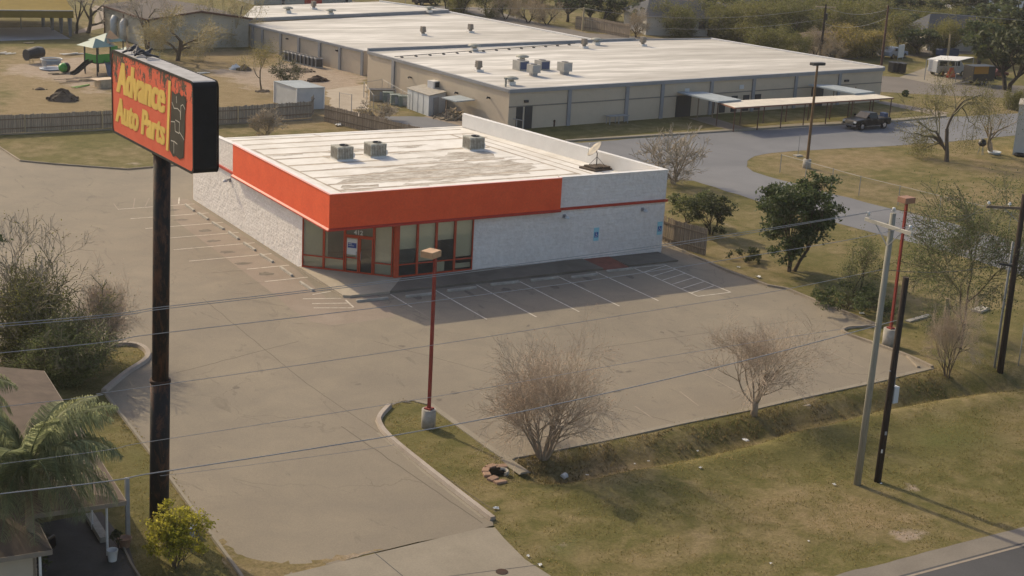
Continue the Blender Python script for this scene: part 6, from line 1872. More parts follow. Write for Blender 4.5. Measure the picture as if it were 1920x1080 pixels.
def cabinet(base_px, top, w, d, m, label, rot=.1, rusty=False, name='electric_cabinet'):
    P = at(*base_px); h = hz(base_px, top)
    t = thing(name, label, 'cabinet', P, rot)
    mb = MB(); mb.rbox(0, 0, 0, h, w, d); mb.build('housing', M[m], t)
    mb = MB(); mb.rbox(0, 0, h + .001, h + .06, w + .1, d + .1); mb.build('lid', M['rustband'] if rusty else M[m], t)
    mb = MB(); mb.rbox(w * .15, -d / 2 - .015, .12, h - .12, w * .5, .03); mb.build('door', M['grey'], t)
    return t
cabinet((921, 227), 206, 1.5, 1.2, 'sky_grey', 'pale blue-grey cabinet with a rusty lid below the school corner', .1, True)
cabinet((943, 229), 218, .35, .35, 'fencepost', 'small yellowish post box beside the rusty-lidded cabinet')
cabinet((715, 188), 168, 2.4, 1.1, 'dark', 'long dark equipment box with a pale lid inside the wire pen', -.35)
bpy.data.objects[[o.name for o in bpy.data.objects if o.get('label', '').startswith('long dark equipment')][0]].children[1].data.materials[0] = M['debris']
for i, (px, py) in enumerate(((727, 191), (741, 196), (756, 198))):
    cabinet((px, py), py - 18, .95, .9, 'greenbox', ('leftmost', 'middle', 'rightmost')[i] + ' of three green-grey transformer boxes beside the dark equipment box', -.35, name='transformer_box')['group'] = 'green transformer boxes'
t = thing('meter_mast', 'grey service mast with white insulators on the school corner', 'mast', at(944, 230))
mb = MB(); mb.tube([(0, 0, 0), (0, 0, hz((944, 230), 183))], .07, 6); mb.build('pole', M['dark'], t)
mb = MB(); [mb.cyl(-.25, 0, 1.5 + i * .25, 1.65 + i * .25, .16, n=8) for i in range(3)]; mb.build('insulator', M['ceramic'], t)
t = thing('bench_rack', 'grey metal rack against the shaded school wall', 'rack', at(1160, 232), .1)
mb = MB()
for x in (-1.1, 0, 1.1):
    mb.beam((x, 0, 0), (x, 0, .7), .06); mb.beam((x, .5, 0), (x, .5, .7), .06)
mb.build('frame', M['grey'], t); mb = MB(); mb.rbox(0, .25, .701, .76, 2.4, .7); mb.build('top', M['grey'], t)
t = thing('pipe_stand', 'dark upright pipe stand against the shaded school wall', 'pipe', at(1160, 219), 0)
mb = MB(); mb.tube([(0, 0, 0), (0, 0, 1.7)], .05, 6); mb.build('pipe', M['dark'], t); mb = MB(); mb.rbox(0, 0, 1.7, 2.2, .4, .3); mb.build('head', M['dark'], t)
t = thing('hydrant', 'small rusty standpipe on the grass before the school wall', 'hydrant', at(1038, 237))
mb = MB(); mb.lathe([(.12, 0), (.12, .45), (.17, .5), (.1, .62), (.001, .66)], 10); mb.tube([(-.2, 0, .38), (.2, 0, .38)], .06, 6); mb.build('body', M['rustband'], t)
# railing by the corner
t = thing('hand_rail', 'grey pipe hand rail by the school corner behind the white parapet', 'railing', (0, 0, 0))
a, b = at(955, 242), at(981, 247); mb = MB()
for p in (a, a.lerp(b, .5), b): mb.tube([p, p + Vector((0, 0, 1.0))], .04, 5)
mb.tube([a + Vector((0, 0, 1.0)), b + Vector((0, 0, 1.0))], .04, 5); mb.build('rail', M['galv'], t)
# chain link pieces
def m_mesh():
    t = NT('chain_mesh', .6, .4)
    tr = t.n.new('ShaderNodeBsdfTransparent'); mx = t.n.new('ShaderNodeMixShader'); mx.inputs[0].default_value = .07
    t.color((.22, .21, .19)); t.l.new(tr.outputs[0], mx.inputs[1]); t.l.new(t.b.outputs[0], mx.inputs[2]); t.l.new(mx.outputs[0], t.n['Material Output'].inputs['Surface'])
    return t.mat
M['chain'] = m_mesh()
def chain_fence(pxs, h, label, step=3.0, group=None):
    t = thing('chain_link_fence', label, 'fence', (0, 0, 0), 0, group); P = [at(*p) for p in pxs]
    rail = MB(); me = MB(); last = None
    for a, b in zip(P, P[1:]):
        n = max(1, round((b - a).length / step))
        for i in range(n):
            p, q = a.lerp(b, i / n), a.lerp(b, (i + 1) / n)
            if last is None or True:
                mb = MB(); mb.tube([p, p + Vector((0, 0, h + .05))], .028, 5); mb.build('post', M['galv'], t)
            rail.tube([p + Vector((0, 0, h)), q + Vector((0, 0, h))], .016, 4)
            me.poly([p + Vector((0, 0, .04)), q + Vector((0, 0, .04)), q + Vector((0, 0, h)), p + Vector((0, 0, h))])
    mb = MB(); mb.tube([P[-1], P[-1] + Vector((0, 0, h + .05))], .035, 5); mb.build('post', M['galv'], t)
    rail.build('top_rail', M['galv'], t); me.build('wire_mesh', M['chain'], t)
    return t
chain_fence([(1462, 324), (1610, 367), (1760, 405), (1960, 455)], 1.5, 'grey chain-link fence along the dry lawn inside the curve of the school drive', 3.2)
chain_fence([(682, 183), (716, 177), (768, 207), (700, 209), (682, 183)], 1.5, 'chain-link pen round the transformer boxes', 2.6)
chain_fence([(636, 206), (659, 210)], 1.6, 'short chain-link gate beside the slanting board fence', 1.6)
chain_fence([(282, 118), (300, 119)], 1.2, 'two thin dark fence posts with wire behind the sign top', 3)
# board fences
def board_fence(pxs, h, label, m='fence', posts=()):
    t = thing('board_fence', label, 'fence', (0, 0, 0)); P = [at(*p) for p in pxs]; mb = MB(); rl = MB(); r = random.Random(len(pxs) * 7)
    for a, b in zip(P, P[1:]):
        d = (b - a); L = d.length; d = d / L; n = Vector((-d.y, d.x, 0)); k = int(L / .145)
        for i in range(k):
            c = a + d * ((i + .5) * L / k) + n * (.012 * (i % 2)); hh = h + r.uniform(-.05, .05)
            if r.random() < .012: hh -= .35
            mb.rbox(c.x, c.y, .02, hh, .132, .02, math.atan2(d.y, d.x) + r.uniform(-.01, .01))
        for z in (.4, h - .35): rl = MB(); rl.beam(a - n * .06 + Vector((0, 0, z)), b - n * .06 + Vector((0, 0, z)), .04, .09); rl.build('rail', M['wood_mid'], t)
    mb.build('boards', M[m], t, uv=True)
    for px in posts:
        p = at(*px); q = MB(); q.rbox(p.x, p.y - .08, 0, h + .03, .1, .1); q.build('post', M['fencepost'], t)
    return t
fh = hz((300, 240), 207)
board_fence([(-120, 258), (0, 251), (210, 240), (430, 232), (583, 221)], fh, 'long weathered grey board fence across the lawn behind the sign', 'fence', [(47, 249), (192, 241), (446, 231)])
bf2 = board_fence([(583, 221), (588, 214)], fh + .3, 'short dark end panel closing the long grey board fence', 'fence')
board_fence([(608, 228), (650, 238), (700, 250), (745, 262), (800, 275)], fh, 'slanting weathered brown board fence behind the shop roof', 'fence_tan')
board_fence([(1238, 452), (1262, 462), (1323, 480)], 1.75, 'short tan board fence running from the right shop corner', 'fence_tan')
board_fence([(1078, 55), (1110, 58), (1150, 66), (1180, 72)], 1.9, 'far tan board fence behind the school roof', 'fence_tan')
mb = MB(); strip(mb, [at(-60, 256), at(210, 244), at(585, 225)], .12, -.02, .1); o = mb.build('fence_footing', M['kerb_old']); o['kind'] = 'structure'
# ================================================================== playground side
# long metal hall
hall = thing('metal_hall', 'long beige metal hall with brown corner trim and a grey roof behind the playground', 'building')
g0, g1, g2 = at(197, 62), at(280, 92), at(466, 88)
hh = hz((280, 92), 37)
dA, dB = (g1 - g0), (g2 - g1)
g3 = g0 + dB * 1.0
mb = MB(); mb.prism([xy(g0), xy(g1), xy(g1 + dB), xy(g3)], 0, hh); 
ridge0, ridge1 = (g0 + g1) / 2, (g1 + g2 + g3 - g1 + g2) / 2
mid0 = (g1 + g1 + dB) / 2; midb = (g0 + g3) / 2
mb.build('wall', M['gymwall'], hall, uv=True)
rz = hh + .9
mb = MB()
o_ = .35
A_, B_, C_, D_ = g0, g1, g1 + dB, g3
ea, ec = dA.normalized() * o_, dB.normalized() * o_
for P, Q, S, T_ in ((A_ - ea - ec, B_ + ea - ec, mid0 + ea, midb - ea), (D_ - ea + ec, C_ + ea + ec, mid0 + ea, midb - ea)):
    pts = [Vector((P.x, P.y, hh + .02)), Vector((Q.x, Q.y, hh + .02)), Vector((S.x, S.y, rz)), Vector((T_.x, T_.y, rz))]
    n = (pts[1] - pts[0]).cross(pts[2] - pts[0])
    if n.z < 0: pts.reverse()
    mb.poly(pts); mb.poly([p - Vector((0, 0, .08)) for p in reversed(pts)])
mb.build('roof', M['gymroof'], hall, uv=True)
mb = MB(); a = dB.normalized() * .02
mb.poly([Vector((B_.x, B_.y, hh)), Vector((C_.x, C_.y, hh)), Vector((mid0.x, mid0.y, rz - .05))]); mb.build('gable', M['gymwall'], hall, uv=True)
mb = MB()
_b, _m, _c = B_ + ea - ec, mid0 + ea, C_ + ea + ec
mb.beam((_b.x, _b.y, hh), (_m.x, _m.y, rz), .12, .22); mb.beam((_m.x, _m.y, rz), (_c.x, _c.y, hh), .12, .22)
mb.beam(Vector((A_.x - ec.x, A_.y - ec.y, hh)), Vector((B_.x - ec.x, B_.y - ec.y, hh)), .12, .22)
for p in (g0, g1, g0.lerp(g1, .45)): mb.beam(p - dB.normalized() * .05, p - dB.normalized() * .05 + Vector((0, 0, hh - .12)), .14)
mb.build('trim', M['browntrim'], hall)
for i, f in enumerate((.30, .52)):
    p = g0.lerp(g1, f) - dB.normalized() * .5
    mb = MB(); mb.smooth = True; mb.tube([p, p + Vector((0, 0, hh * .62)), p + Vector((.25, .2, hh * .75))], [.4, .4, .36], 12); mb.build('duct', M['sky_grey'], hall)
# yellow pavilion
pav = thing('pavilion', 'open pavilion with a low olive-yellow metal roof on blue-grey columns over a pale slab', 'pavilion')
zp = 3.2
e_ = [at(-150, 42, zp), at(137, 33, zp), at(90, 4, zp + .3), at(-150, 0, zp + .3)]
e1_, e0_ = at(137, 20.5, zp), at(-200, 18, zp)
zp1 = zp + .75
ridge_a, ridge_b = at(42, 13, zp1 + .4), at(-30, -8, zp1 + .4)
def v3(p, z): return Vector((p.x, p.y, z))
far1, far0 = at(104, -14, zp), at(-230, -22, zp)
mb = MB()
fr = [v3(e0_, zp), v3(e1_, zp)]
rdg = [v3((e0_ + far0) / 2, zp1), v3((e1_ + far1) / 2, zp1)]
bk = [v3(far0, zp), v3(far1, zp)]
mb.poly([fr[0], fr[1], rdg[1], rdg[0]]); mb.poly([rdg[0], rdg[1], bk[1], bk[0]]); mb.poly([fr[1], bk[1], rdg[1]])
mb.build('roof', M['olive'], pav, uv=True)
mb = MB(); mb.beam(rdg[0] + Vector((0, 0, .05)), rdg[1] + Vector((0, 0, .05)), .3, .12); mb.build('ridge_cap', M['debris'], pav)
mb = MB(); mb.beam(fr[0] - Vector((0, 0, .42)), fr[1] - Vector((0, 0, .42)), .1, .8); mb.beam(fr[1] - Vector((0, 0, .42)), bk[1] - Vector((0, 0, .42)), .1, .8); mb.build('fascia', M['olive'], pav, uv=True)
mb = MB(); mb.beam(fr[0] + Vector((0, 0, .02)), fr[1] + Vector((0, 0, .02)), .2, .1); mb.build('gutter', M['grey'], pav)
for px, py in ((132, 68), (115, 62), (98, 57), (81, 50)):
    p = at(px, py); mb = MB(); q = [(p.x - .18, p.y - .12), (p.x + .18, p.y - .12), (p.x + .18, p.y + .12), (p.x - .18, p.y + .12)]
    mb.tube([(p.x, p.y, 0), (p.x, p.y, 1.6), (p.x - .1, p.y, zp - .1)], [.17, .24, .36], 4); mb.build('column', M['bluecol'], pav)
sl = sheet('pavilion_slab', [at(*p) for p in ((-200, 78), (0, 77), (132, 73), (92, 51), (-200, 55))], .02, M['slab'])
mb = MB(); bb = at(40, 55); mb.rbox(bb.x, bb.y, 2.3, 3.0, 2.0, .08, .0); mb.tube([(bb.x, bb.y + .1, 0), (bb.x, bb.y + .1, 2.4)], .07, 6); mb.build('backboard', M['grey']); o = bpy.data.objects['backboard']; tag(o, 'grey basketball backboard seen under the pavilion roof', 'backboard')
# play structure
ps = thing('play_structure', 'green climbing frame with teal and tan roofs and two slides', 'play structure', at(196, 138), .35)
def mbx(f, name, m, par=ps):
    mb = MB(); f(mb); return mb.build(name, M[m], par)
for x, y, h in ((-1.6, -1.0, 3.0), (-1.6, 1.0, 3.0), (0, -1.0, 3.2), (0, 1.0, 3.2), (1.6, -1.0, 3.4), (1.6, 1.0, 3.4), (.8, 2.2, 3.2), (-.8, 2.2, 3.0)):
    mbx(lambda m: m.tube([(x, y, 0), (x, y, h)], .065, 6), 'post', 'dark')
mbx(lambda m: (m.box(-1.6, 1.6, -1, 1, 1.2, 1.3), m.box(-.8, .8, 1.0, 2.2, 1.2, 1.3)), 'deck', 'dark')
mbx(lambda m: (m.box(-1.55, -.1, -1.03, -.97, 1.3, 2.15), m.box(.1, .9, -1.03, -.97, 1.3, 2.9), m.box(-1.63, -1.57, -.9, .9, 1.3, 2.1), m.box(1.57, 1.63, -.9, .9, .9, 2.5)), 'panel', 'green_plastic')
mbx(lambda m: (m.box(.95, 1.5, -1.05, -.95, .1, 1.2), m.box(.2, .8, -1.2, -1.1, .3, .9)), 'play_panel', 'blue')
def hip(m, cx, cy, w, z, h):
    a = [(cx - w, cy - w, z), (cx + w, cy - w, z), (cx + w, cy + w, z), (cx - w, cy + w, z)]
    for i in range(4): m.poly([a[i], a[(i + 1) % 4], (cx, cy, z + h)])
    m.poly(a[::-1])
mbx(lambda m: hip(m, -1.0, 0, 1.35, 2.9, .75), 'canopy', 'teal')
mbx(lambda m: hip(m, 1.1, 1.0, 1.35, 3.2, .75), 'canopy', 'teal')
mbx(lambda m: (m.poly([(-.2, -.9, 3.0), (1.0, -1.1, 2.6), (.5, .2, 3.55)]), m.poly([(-.2, -.9, 3.0), (.5, .2, 3.55), (1.0, -1.1, 2.6)]), m.poly([(.2, .2, 3.3), (1.7, -.2, 3.5), (1.2, .6, 4.3)]), m.poly([(.2, .2, 3.3), (1.2, .6, 4.3), (1.7, -.2, 3.5)])), 'shade_sail', 'tan_fabric')
def slide(m, pts, w):
    for a, b in zip(pts, pts[1:]):
        a, b = Vector(a), Vector(b); d = (b - a); n = Vector((-d.y, d.x, 0)).normalized() * w / 2
        m.poly([a - n, b - n, b + n, a + n]); m.poly([a + n, b + n, b - n, a - n])
        for s in (-1, 1):
            q, w_ = a + n * s, b + n * s; u = Vector((0, 0, .28)); m.poly([q, w_, w_ + u, q + u]); m.poly([q + u, w_ + u, w_, q])
mbx(lambda m: slide(m, [(-1.6, 0, 1.3), (-2.2, -.1, 1.15), (-3.6, -.3, .35), (-4.1, -.35, .22)], .6), 'slide', 'dark')
mbx(lambda m: slide(m, [(-.4, -1.0, 1.3), (-.6, -1.5, 1.1), (-1.0, -2.3, .3), (-1.2, -2.7, .2)], .6), 'slide', 'slideblue')
ps2 = thing('play_shelter', 'second play roof, tan and teal, half hidden behind the sign top', 'play structure', at(243, 127), .2)
mbx(lambda m: hip(m, 0, 0, 1.5, 1.5, .8), 'canopy', 'teal', ps2); mbx(lambda m: (m.poly([(-1.0, -1.2, 1.7), (.1, -1.3, 1.6), (-.5, -.3, 2.9)]), m.poly([(-1.0, -1.2, 1.7), (-.5, -.3, 2.9), (.1, -1.3, 1.6)])), 'shade_sail', 'tan_fabric', ps2)
for x, y in ((-1, -1), (1, -1), (1, 1), (-1, 1)): mbx(lambda m: m.tube([(x, y, 0), (x, y, 1.5)], .06, 6), 'post', 'dark', ps2)
# loose playground pieces
t = thing('crawl_tunnel', 'black crawl tunnel piece with an open round end on thin legs', 'play tunnel', at(64, 118), .4)
mbx(lambda m: m.tube([(-.9, 0, .9), (-.3, 0, 1.0), (.4, .1, 1.05), (1.1, .2, 1.0)], [.5, .55, .65, .6], 12), 'tube', 'black', t)
mbx(lambda m: m.tube([(-.98, 0, .9), (-.9, 0, .9)], [.6, .6], 14), 'rim', 'dark', t)
for x in (-.8, -.4, .5, 1.0): mbx(lambda m: m.tube([(x, -.4, 0), (x, -.3, .7)], .035, 5), 'leg', 'fencepost', t)
t = thing('climbing_ring', 'pale grey round spinner ring lying on the bare soil', 'play ring', at(97, 130))
mb = MB(); ri = MB()
for k in range(24):
    a0, a1 = 6.283 * k / 24, 6.283 * (k + 1) / 24
    for z, r_ in ((.1, .9), (1.05, 1.05)): ri.tube([(r_ * math.cos(a0), r_ * math.sin(a0), z), (r_ * math.cos(a1), r_ * math.sin(a1), z)], .07, 5, caps=False)
    if k < 15: mb.poly([(.93 * math.cos(a0), .93 * math.sin(a0), .35), (.93 * math.cos(a1), .93 * math.sin(a1), .35), (1.0 * math.cos(a1), 1.0 * math.sin(a1), .95), (1.0 * math.cos(a0), 1.0 * math.sin(a0), .95)])
ri.build('rail', M['sky_grey'], t); mb.build('panel', M['grey'], t); mb = MB(); mb.lathe([(.001, .02), (1.2, .02), (1.25, .12), (1.1, .16), (.001, .16)], 20); mb.build('platform', M['slideblue'], t)
t = thing('play_dome', 'bright green and black plastic dome lying on the soil', 'play part', at(120, 136), .5)
mb = MB(); mb.smooth = True; mb.tube([(-.6, 0, .45), (-.35, 0, .5), (.0, 0, .5)], [.12, .42, .5], 14); mb.build('cap', M['green_plastic'], t); mb = MB(); mb.smooth = True; mb.tube([(.002, 0, .5), (.4, 0, .5), (.62, 0, .5)], [.5, .5, .3], 14); mb.build('body', M['black'], t)
def heap(px, py, w, h, m, label, seed, name='soil_heap', cat='soil heap', dy=.7):
    r = random.Random(seed); mb = MB(); n = 14; rings = 6; P = at(px, py)
    b = 0
    for i in range(rings + 1):
        f = i / rings
        for k in range(n):
            a = 6.283 * k / n; q = (1 - f) * w / 2 * (1 + .25 * mnoise.noise(Vector((math.cos(a) * 1.5, math.sin(a) * 1.5, seed + f * 2))))
            z = h * (1 - (1 - f) ** 1.6) * (1 + r.uniform(-.14, .14)) if i else -.05
            mb.v.append((q * math.cos(a) + r.uniform(-.05, .05) * w, q * math.sin(a) * dy + r.uniform(-.04, .04) * w, z))
    for i in range(rings):
        for k in range(n):
            l = (k + 1) % n; mb.face((i * n + k, i * n + l, (i + 1) * n + l, (i + 1) * n + k))
    mb.face(tuple(rings * n + k for k in range(n)))
    for k in range(int(w * 7)):
        x, y = r.uniform(-.5, .5) * w, r.uniform(-.5, .5) * w * dy; s = r.uniform(.05, .14) * min(1.3, h + .4)
        f = max(0, 1 - 2 * math.hypot(x, y / dy) / w); mb.rbox(x, y, h * f * .7, h * f * .7 + s * 1.4, s * 2, s * 1.5, r.uniform(0, 3))
    o = mb.build(name, M[m]); o.location = P; return tag(o, label, cat)
heap(117, 188, 3.0, 1.05, 'soil', 'dark brown heap of soil on the dry lawn before the fence', 3)
heap(75, 168, 1.2, .2, 'soil', 'low smear of dark soil left of the big heap', 5)
heap(458, 132, 1.7, .6, 'soil', 'small brown soil heap beside the white rubbish pile', 7)
heap(596, 152, 2.6, .55, 'rustband', 'rusty scrap and root pile behind the metal shed', 9, 'scrap_pile', 'scrap pile')
heap(555, 133, 4.0, .35, 'soil', 'long low mound of soil by the school wall', 11)
heap(492, 172, 1.6, .22, 'soil', 'low ring of soil round the young tree trunk', 12)
heap(442, 130, 1.6, .55, 'paper', 'white and tan rubbish pile near the round tree', 13, 'rubbish_pile', 'rubbish pile')
def planks(px, py, n, L, m, label, seed, spread=.6, name='plank_pile'):
    r = random.Random(seed); mb = MB()
    for k in range(n):
        a = r.uniform(-.35, .35); x, y = r.uniform(-spread, spread), r.uniform(-spread, spread) * .6; l = L * r.uniform(.6, 1)
        mb.beam((x - l / 2 * math.cos(a), y - l / 2 * math.sin(a), .05 + .05 * k), (x + l / 2 * math.cos(a), y + l / 2 * math.sin(a), .05 + .05 * k), .16, .05)
    o = mb.build(name, M[m]); o.location = at(px, py); o.rotation_euler = (0, 0, .35); return tag(o, label, 'planks')
planks(140, 103, 4, 2.6, 'paper', 'white boards stacked flat on the dry grass left of the climbing frame', 1)
planks(150, 163, 2, 3.4, 'plank_green', 'long thin green plank on the soil', 2, .2)
planks(140, 152, 5, 2.6, 'wood_mid', 'scattered brown poles on the soil below the climbing frame', 3, 1.3)
planks(178, 150, 4, 2.4, 'debris', 'pale scattered boards right of the brown poles', 4, .9)
planks(5, 102, 4, 1.8, 'paper', 'white scrap boards at the left edge', 5, .8)
planks(52, 82, 3, 1.2, 'debris', 'pale scrap pieces before the pavilion slab', 6, .3)
planks(50, 103, 2, .8, 'paper', 'small white scrap left of the crawl tunnel', 7, .3)
planks(105, 140, 2, 1.6, 'bark_dark', 'dark pole lying under the round ring', 8, .3)
planks(375, 138, 2, 2.6, 'paper', 'white boards lying by the near end of the sign top', 9, .3)
bx = thing('timber_box', 'pale open timber box on the soil at the sign edge', 'box', at(198, 163), .2)
mb = MB(); mb.rbox(0, 0, 0, .75, 1.7, 1.2); mb.build('box', M['debris'], bx); mb = MB(); mb.rbox(-.2, .1, .751, .80, 2.2, 1.3, .1); mb.build('lid', M['tan_fabric'], bx)
# pale metal shed
shd = thing('metal_shed', 'pale blue-grey corrugated metal shed behind the board fence', 'shed')
s0, s1, s2 = at(514, 192), at(556, 206), at(607, 204)
hs = hz((556, 206), 166)
s3 = s0 + (s2 - s1)
mb = MB(); mb.prism([xy(s0), xy(s1), xy(s2), xy(s3)], 0, hs); mb.build('wall', M['shedwall'], shd, uv=True)
mb = MB(); Q = inset([xy(s0), xy(s1), xy(s2), xy(s3)], -.1); mb.prism(Q, [hs + .003] * 4, [hs + .05, hs + .05, hs + .05, hs + .05]); mb.build('roof', M['shedroof'], shd, uv=True)
mb = MB(); 
for p in (s0, s1, s2): mb = MB(); mb.beam(p, p + Vector((0, 0, hs)), .1); mb.build('corner_trim', M['white'], shd)
# vehicle builder ------------------------------------------------------------
def wheel_parts(par, x, y, r, w=.24):
    mb = MB(); mb.tube([(x, y - w / 2, r), (x, y + w / 2, r)], r, 16); wh = mb.build('wheel', M['tyre'], par)
    mb = MB(); s = -1 if y < 0 else 1; mb.tube([(x, y + s * (w / 2 - .02), r), (x, y + s * (w / 2 + .015), r)], r * .62, 12); mb.build('rim', M['chrome'], wh)
def side_body(mb, prof, w, tuck=0.0):
    """prof: outline (x, z) of the side, extruded over width w"""
    n = len(prof); b = len(mb.v)
    mb.v += [(x, -w / 2, z) for x, z in prof] + [(x, w / 2, z) for x, z in prof]
    for i in range(n):
        j = (i + 1) % n; mb.face((b + i, b + n + i, b + n + j, b + j))
    mb.face(tuple(b + i for i in range(n))); mb.face(tuple(b + 2 * n - 1 - i for i in range(n)))
tk = thing('pickup_truck', 'black crew cab pickup truck parked on the school drive', 'pickup', at(1624, 240), math.atan2(dS.y, dS.x) + math.pi - .03)
# nose towards +x of the truck (faces left in the picture)
TL = 5.15
mb = MB(); side_body(mb, [(-2.55, .45), (-2.55, 1.08), (-.75, 1.10), (.95, 1.12), (2.35, 1.02), (2.55, .85), (2.55, .42), (2.1, .40), (1.95, .66), (1.6, .80), (1.25, .66), (1.1, .40), (-1.1, .40), (-1.25, .66), (-1.6, .80), (-1.95, .66), (-2.1, .40)], 1.86)
o = mb.build('body', M['carblack'], tk); bevel(o, .06, 2)
mb = MB()
b = [(-.72, -.86, 1.1), (1.02, -.86, 1.1), (1.02, .86, 1.1), (-.72, .86, 1.1), (-.62, -.70, 1.66), (.38, -.70, 1.68), (.38, .70, 1.68), (-.62, .70, 1.66)]
mb.v += b
for f in ((4, 5, 6, 7), (0, 1, 5, 4), (1, 2, 6, 5), (2, 3, 7, 6), (3, 0, 4, 7)): mb.face(f)
o = mb.build('cab', M['carblack'], tk); bevel(o, .05, 2)
def win(P, name='window'):
    mb = MB(); mb.poly(P); mb.build(name, M['carglass'], tk)
for s in (-1, 1):
    q = lambda x, t: (x, s * ((.868 + (.706 - .868) * t)), 1.1 + .58 * t)
    for x0, x1, x2, x3 in ((.15, .85, .42, .15), (-.55, .08, .08, -.5)):
        P = [q(x0, .12), q(x1, .12), q(x2, .88), q(x3, .88)]
        win(P if s < 0 else P[::-1])
    mb = MB(); mb.box(.75, .9, s * .95 - .1, s * .95 + .1, 1.18, 1.38); mb.build('mirror', M['carblack'], tk)
    mb = MB(); mb.box(-1.0, 1.0, s * .945 - .05, s * .945 + .05, .36, .42); mb.build('side_step', M['chrome'], tk)
    mb = MB(); mb.box(2.50, 2.57, s * .74 - .16, s * .74 + .16, .74, .92); mb.build('headlight', M['ceramic'], tk)
    for x in (-.55, .3):
        mb = MB(); mb.box(x - .1, x + .1, s * .935 - .012, s * .935 + .012, .98, 1.02); mb.build('door_handle', M['chrome'], tk)
win([(1.005, -.76, 1.16), (1.005, .76, 1.16), (.41, .64, 1.66), (.41, -.64, 1.66)], 'windscreen')
mb = MB(); mb.box(2.552, 2.60, -.55, .55, .60, .90); mb.build('grille', M['chrome'], tk)
mb = MB(); mb.box(2.552, 2.68, -.92, .92, .42, .58); mb.build('bumper', M['chrome'], tk)
mb = MB(); mb.box(-2.5, -.80, -.78, .78, 1.085, 1.115); mb.build('bed', M['dark'], tk)
mb = MB(); mb.rbox(-2.2, .2, 1.12, 1.5, .5, .7); mb.build('cargo', M['blue'], tk)
for x in (-1.6, 1.6):
    for y in (-.83, .83): wheel_parts(tk, x, y, .385)
tk.scale = (.96, .95, .95)
def far_van(name, foot, rz, m, label, cat, van=True, sc=1.0, group=None):
    t = thing(name, label, cat, foot, rz, group); t.scale = (sc, sc, sc)
    mb = MB()
    if van: side_body(mb, [(-2.4, .4), (-2.4, 1.9), (-2.2, 2.05), (1.0, 2.05), (1.7, 1.25), (2.5, 1.05), (2.55, .4)], 1.9)
    else: side_body(mb, [(-2.2, .35), (-2.2, .9), (-1.8, 1.0), (-1.2, 1.45), (.3, 1.45), (1.0, .98), (2.1, .85), (2.2, .35)], 1.7)
    o = mb.build('body', M[m], t); bevel(o, .08, 2)
    w = .955 if van else .855
    for s in (-1, 1):
        spans = ((-2.1, -.9), (-.7, .2), (.35, 1.0)) if van else ((-1.1, -.4), (-.3, .4))
        for x0, x1 in spans:
            z0, z1 = (1.3, 1.85) if van else (1.02, 1.38)
            P = [(x0, s * w, z0), (x1, s * w, z0), (x1 - .08, s * w, z1), (x0 + .05, s * w, z1)]
            mb = MB(); mb.poly(P if s < 0 else P[::-1]); mb.build('window', M['carglass'], t)
    mb = MB(); mb.poly([(1.69, -.75, 1.30), (1.69, .75, 1.30), (1.12, .7, 1.96), (1.12, -.7, 1.96)] if van else [(1.02, -.7, 1.0), (1.02, .7, 1.0), (.40, .6, 1.42), (.40, -.6, 1.42)]); mb.build('windscreen', M['carglass'], t)
    for x in (-1.55, 1.6) if van else (-1.35, 1.4):
        for y in (-.85, .85) if van else (-.76, .76): wheel_parts(t, x, y, .36 if van else .32)
    return t
far_van('parked_van', at(1776, 141), -.15, 'carsilver', 'silver-white passenger van parked under the white shelter at the upper right', 'van', True, 1.0)
far_van('parked_car', at(799, 9), .1, 'carblack', 'dark car parked beyond the farthest school roof', 'car', False, 1.0)
far_van('parked_car', at(1395, 15), .3, 'carwhite', 'white car at the top edge, right of the orange-brown roofed house', 'car', False, 1.0)
far_van('parked_car', at(1350, 9), .3, 'carsilver', 'silver car at the top edge, close to the orange-brown roofed house', 'car', False, 1.0)
far_van('parked_car', at(1868, 146), .2, 'darkred', 'dark red car behind the black trailer at the upper right', 'car', False, .8)
# ================================================================== houses and clutter far behind
def house(name, foot_px, w, d, h, rise, rz, roofm, label, wallm='housewall', windows=2, scale=1.0):
    t = thing(name, label, 'house', at(*foot_px), rz); 
    mb = MB(); mb.rbox(0, 0, 0, h, w, d); wl_ = mb.build('wall', M[wallm], t)
    mb = MB(); o = .5; W, D = w / 2 + o, d / 2 + o
    a, b, c, e = (-W, -D, h), (W, -D, h), (W, D, h), (-W, D, h); r0_, r1_ = (-W * .62, 0, h + rise), (W * .62, 0, h + rise)
    for P in ((a, b, r1_, r0_), (b, c, r1_), (c, e, r0_, r1_), (e, a, r0_), (e, c, b, a)): mb.poly(P)
    mb.build('roof', M[roofm], t)
    for i in range(windows):
        x = -w / 2 + w * (i + .7) / (windows + .4)
        mb = MB(); mb.box(x - .55, x + .55, -d / 2 - .05, -d / 2 - .003, .9, 2.1); f = mb.build('window', M['dark'], t)
    mb = MB(); x = w * .32; mb.box(x - .45, x + .45, -d / 2 - .05, -d / 2 - .003, .05, 2.05); mb.build('door', M['browntrim'], t)
    return t
house('house', (1298, 26), 13, 8, 2.6, 1.6, -.05, 'shingle_red', 'house with an orange-brown shingled roof at the top edge')
house('house', (1262, 60), 12, 9, 2.6, 2.0, -.25, 'shingle_grey', 'house with a blue-grey roof behind the tan board fence')
house('house', (1778, 90), 10, 7, 2.4, 2.4, -.35, 'shingle_grey', 'house with a large dark grey roof at the upper right')
house('house', (1556, 98), 8, 6, 2.0, .9, -.1, 'shingle', 'small brown roofed house under the tall far utility pole', 'schoolwall')
house('house', (1836, 16), 14, 8, 3.4, 1.0, -.2, 'sky_grey', 'pale far house at the top edge near the right corner', 'white', 4)
house('house', (1395, 40), 9, 7, 2.3, 1.3, -.2, 'shingle_grey', 'grey roofed house behind the olive trees below the parked cars')
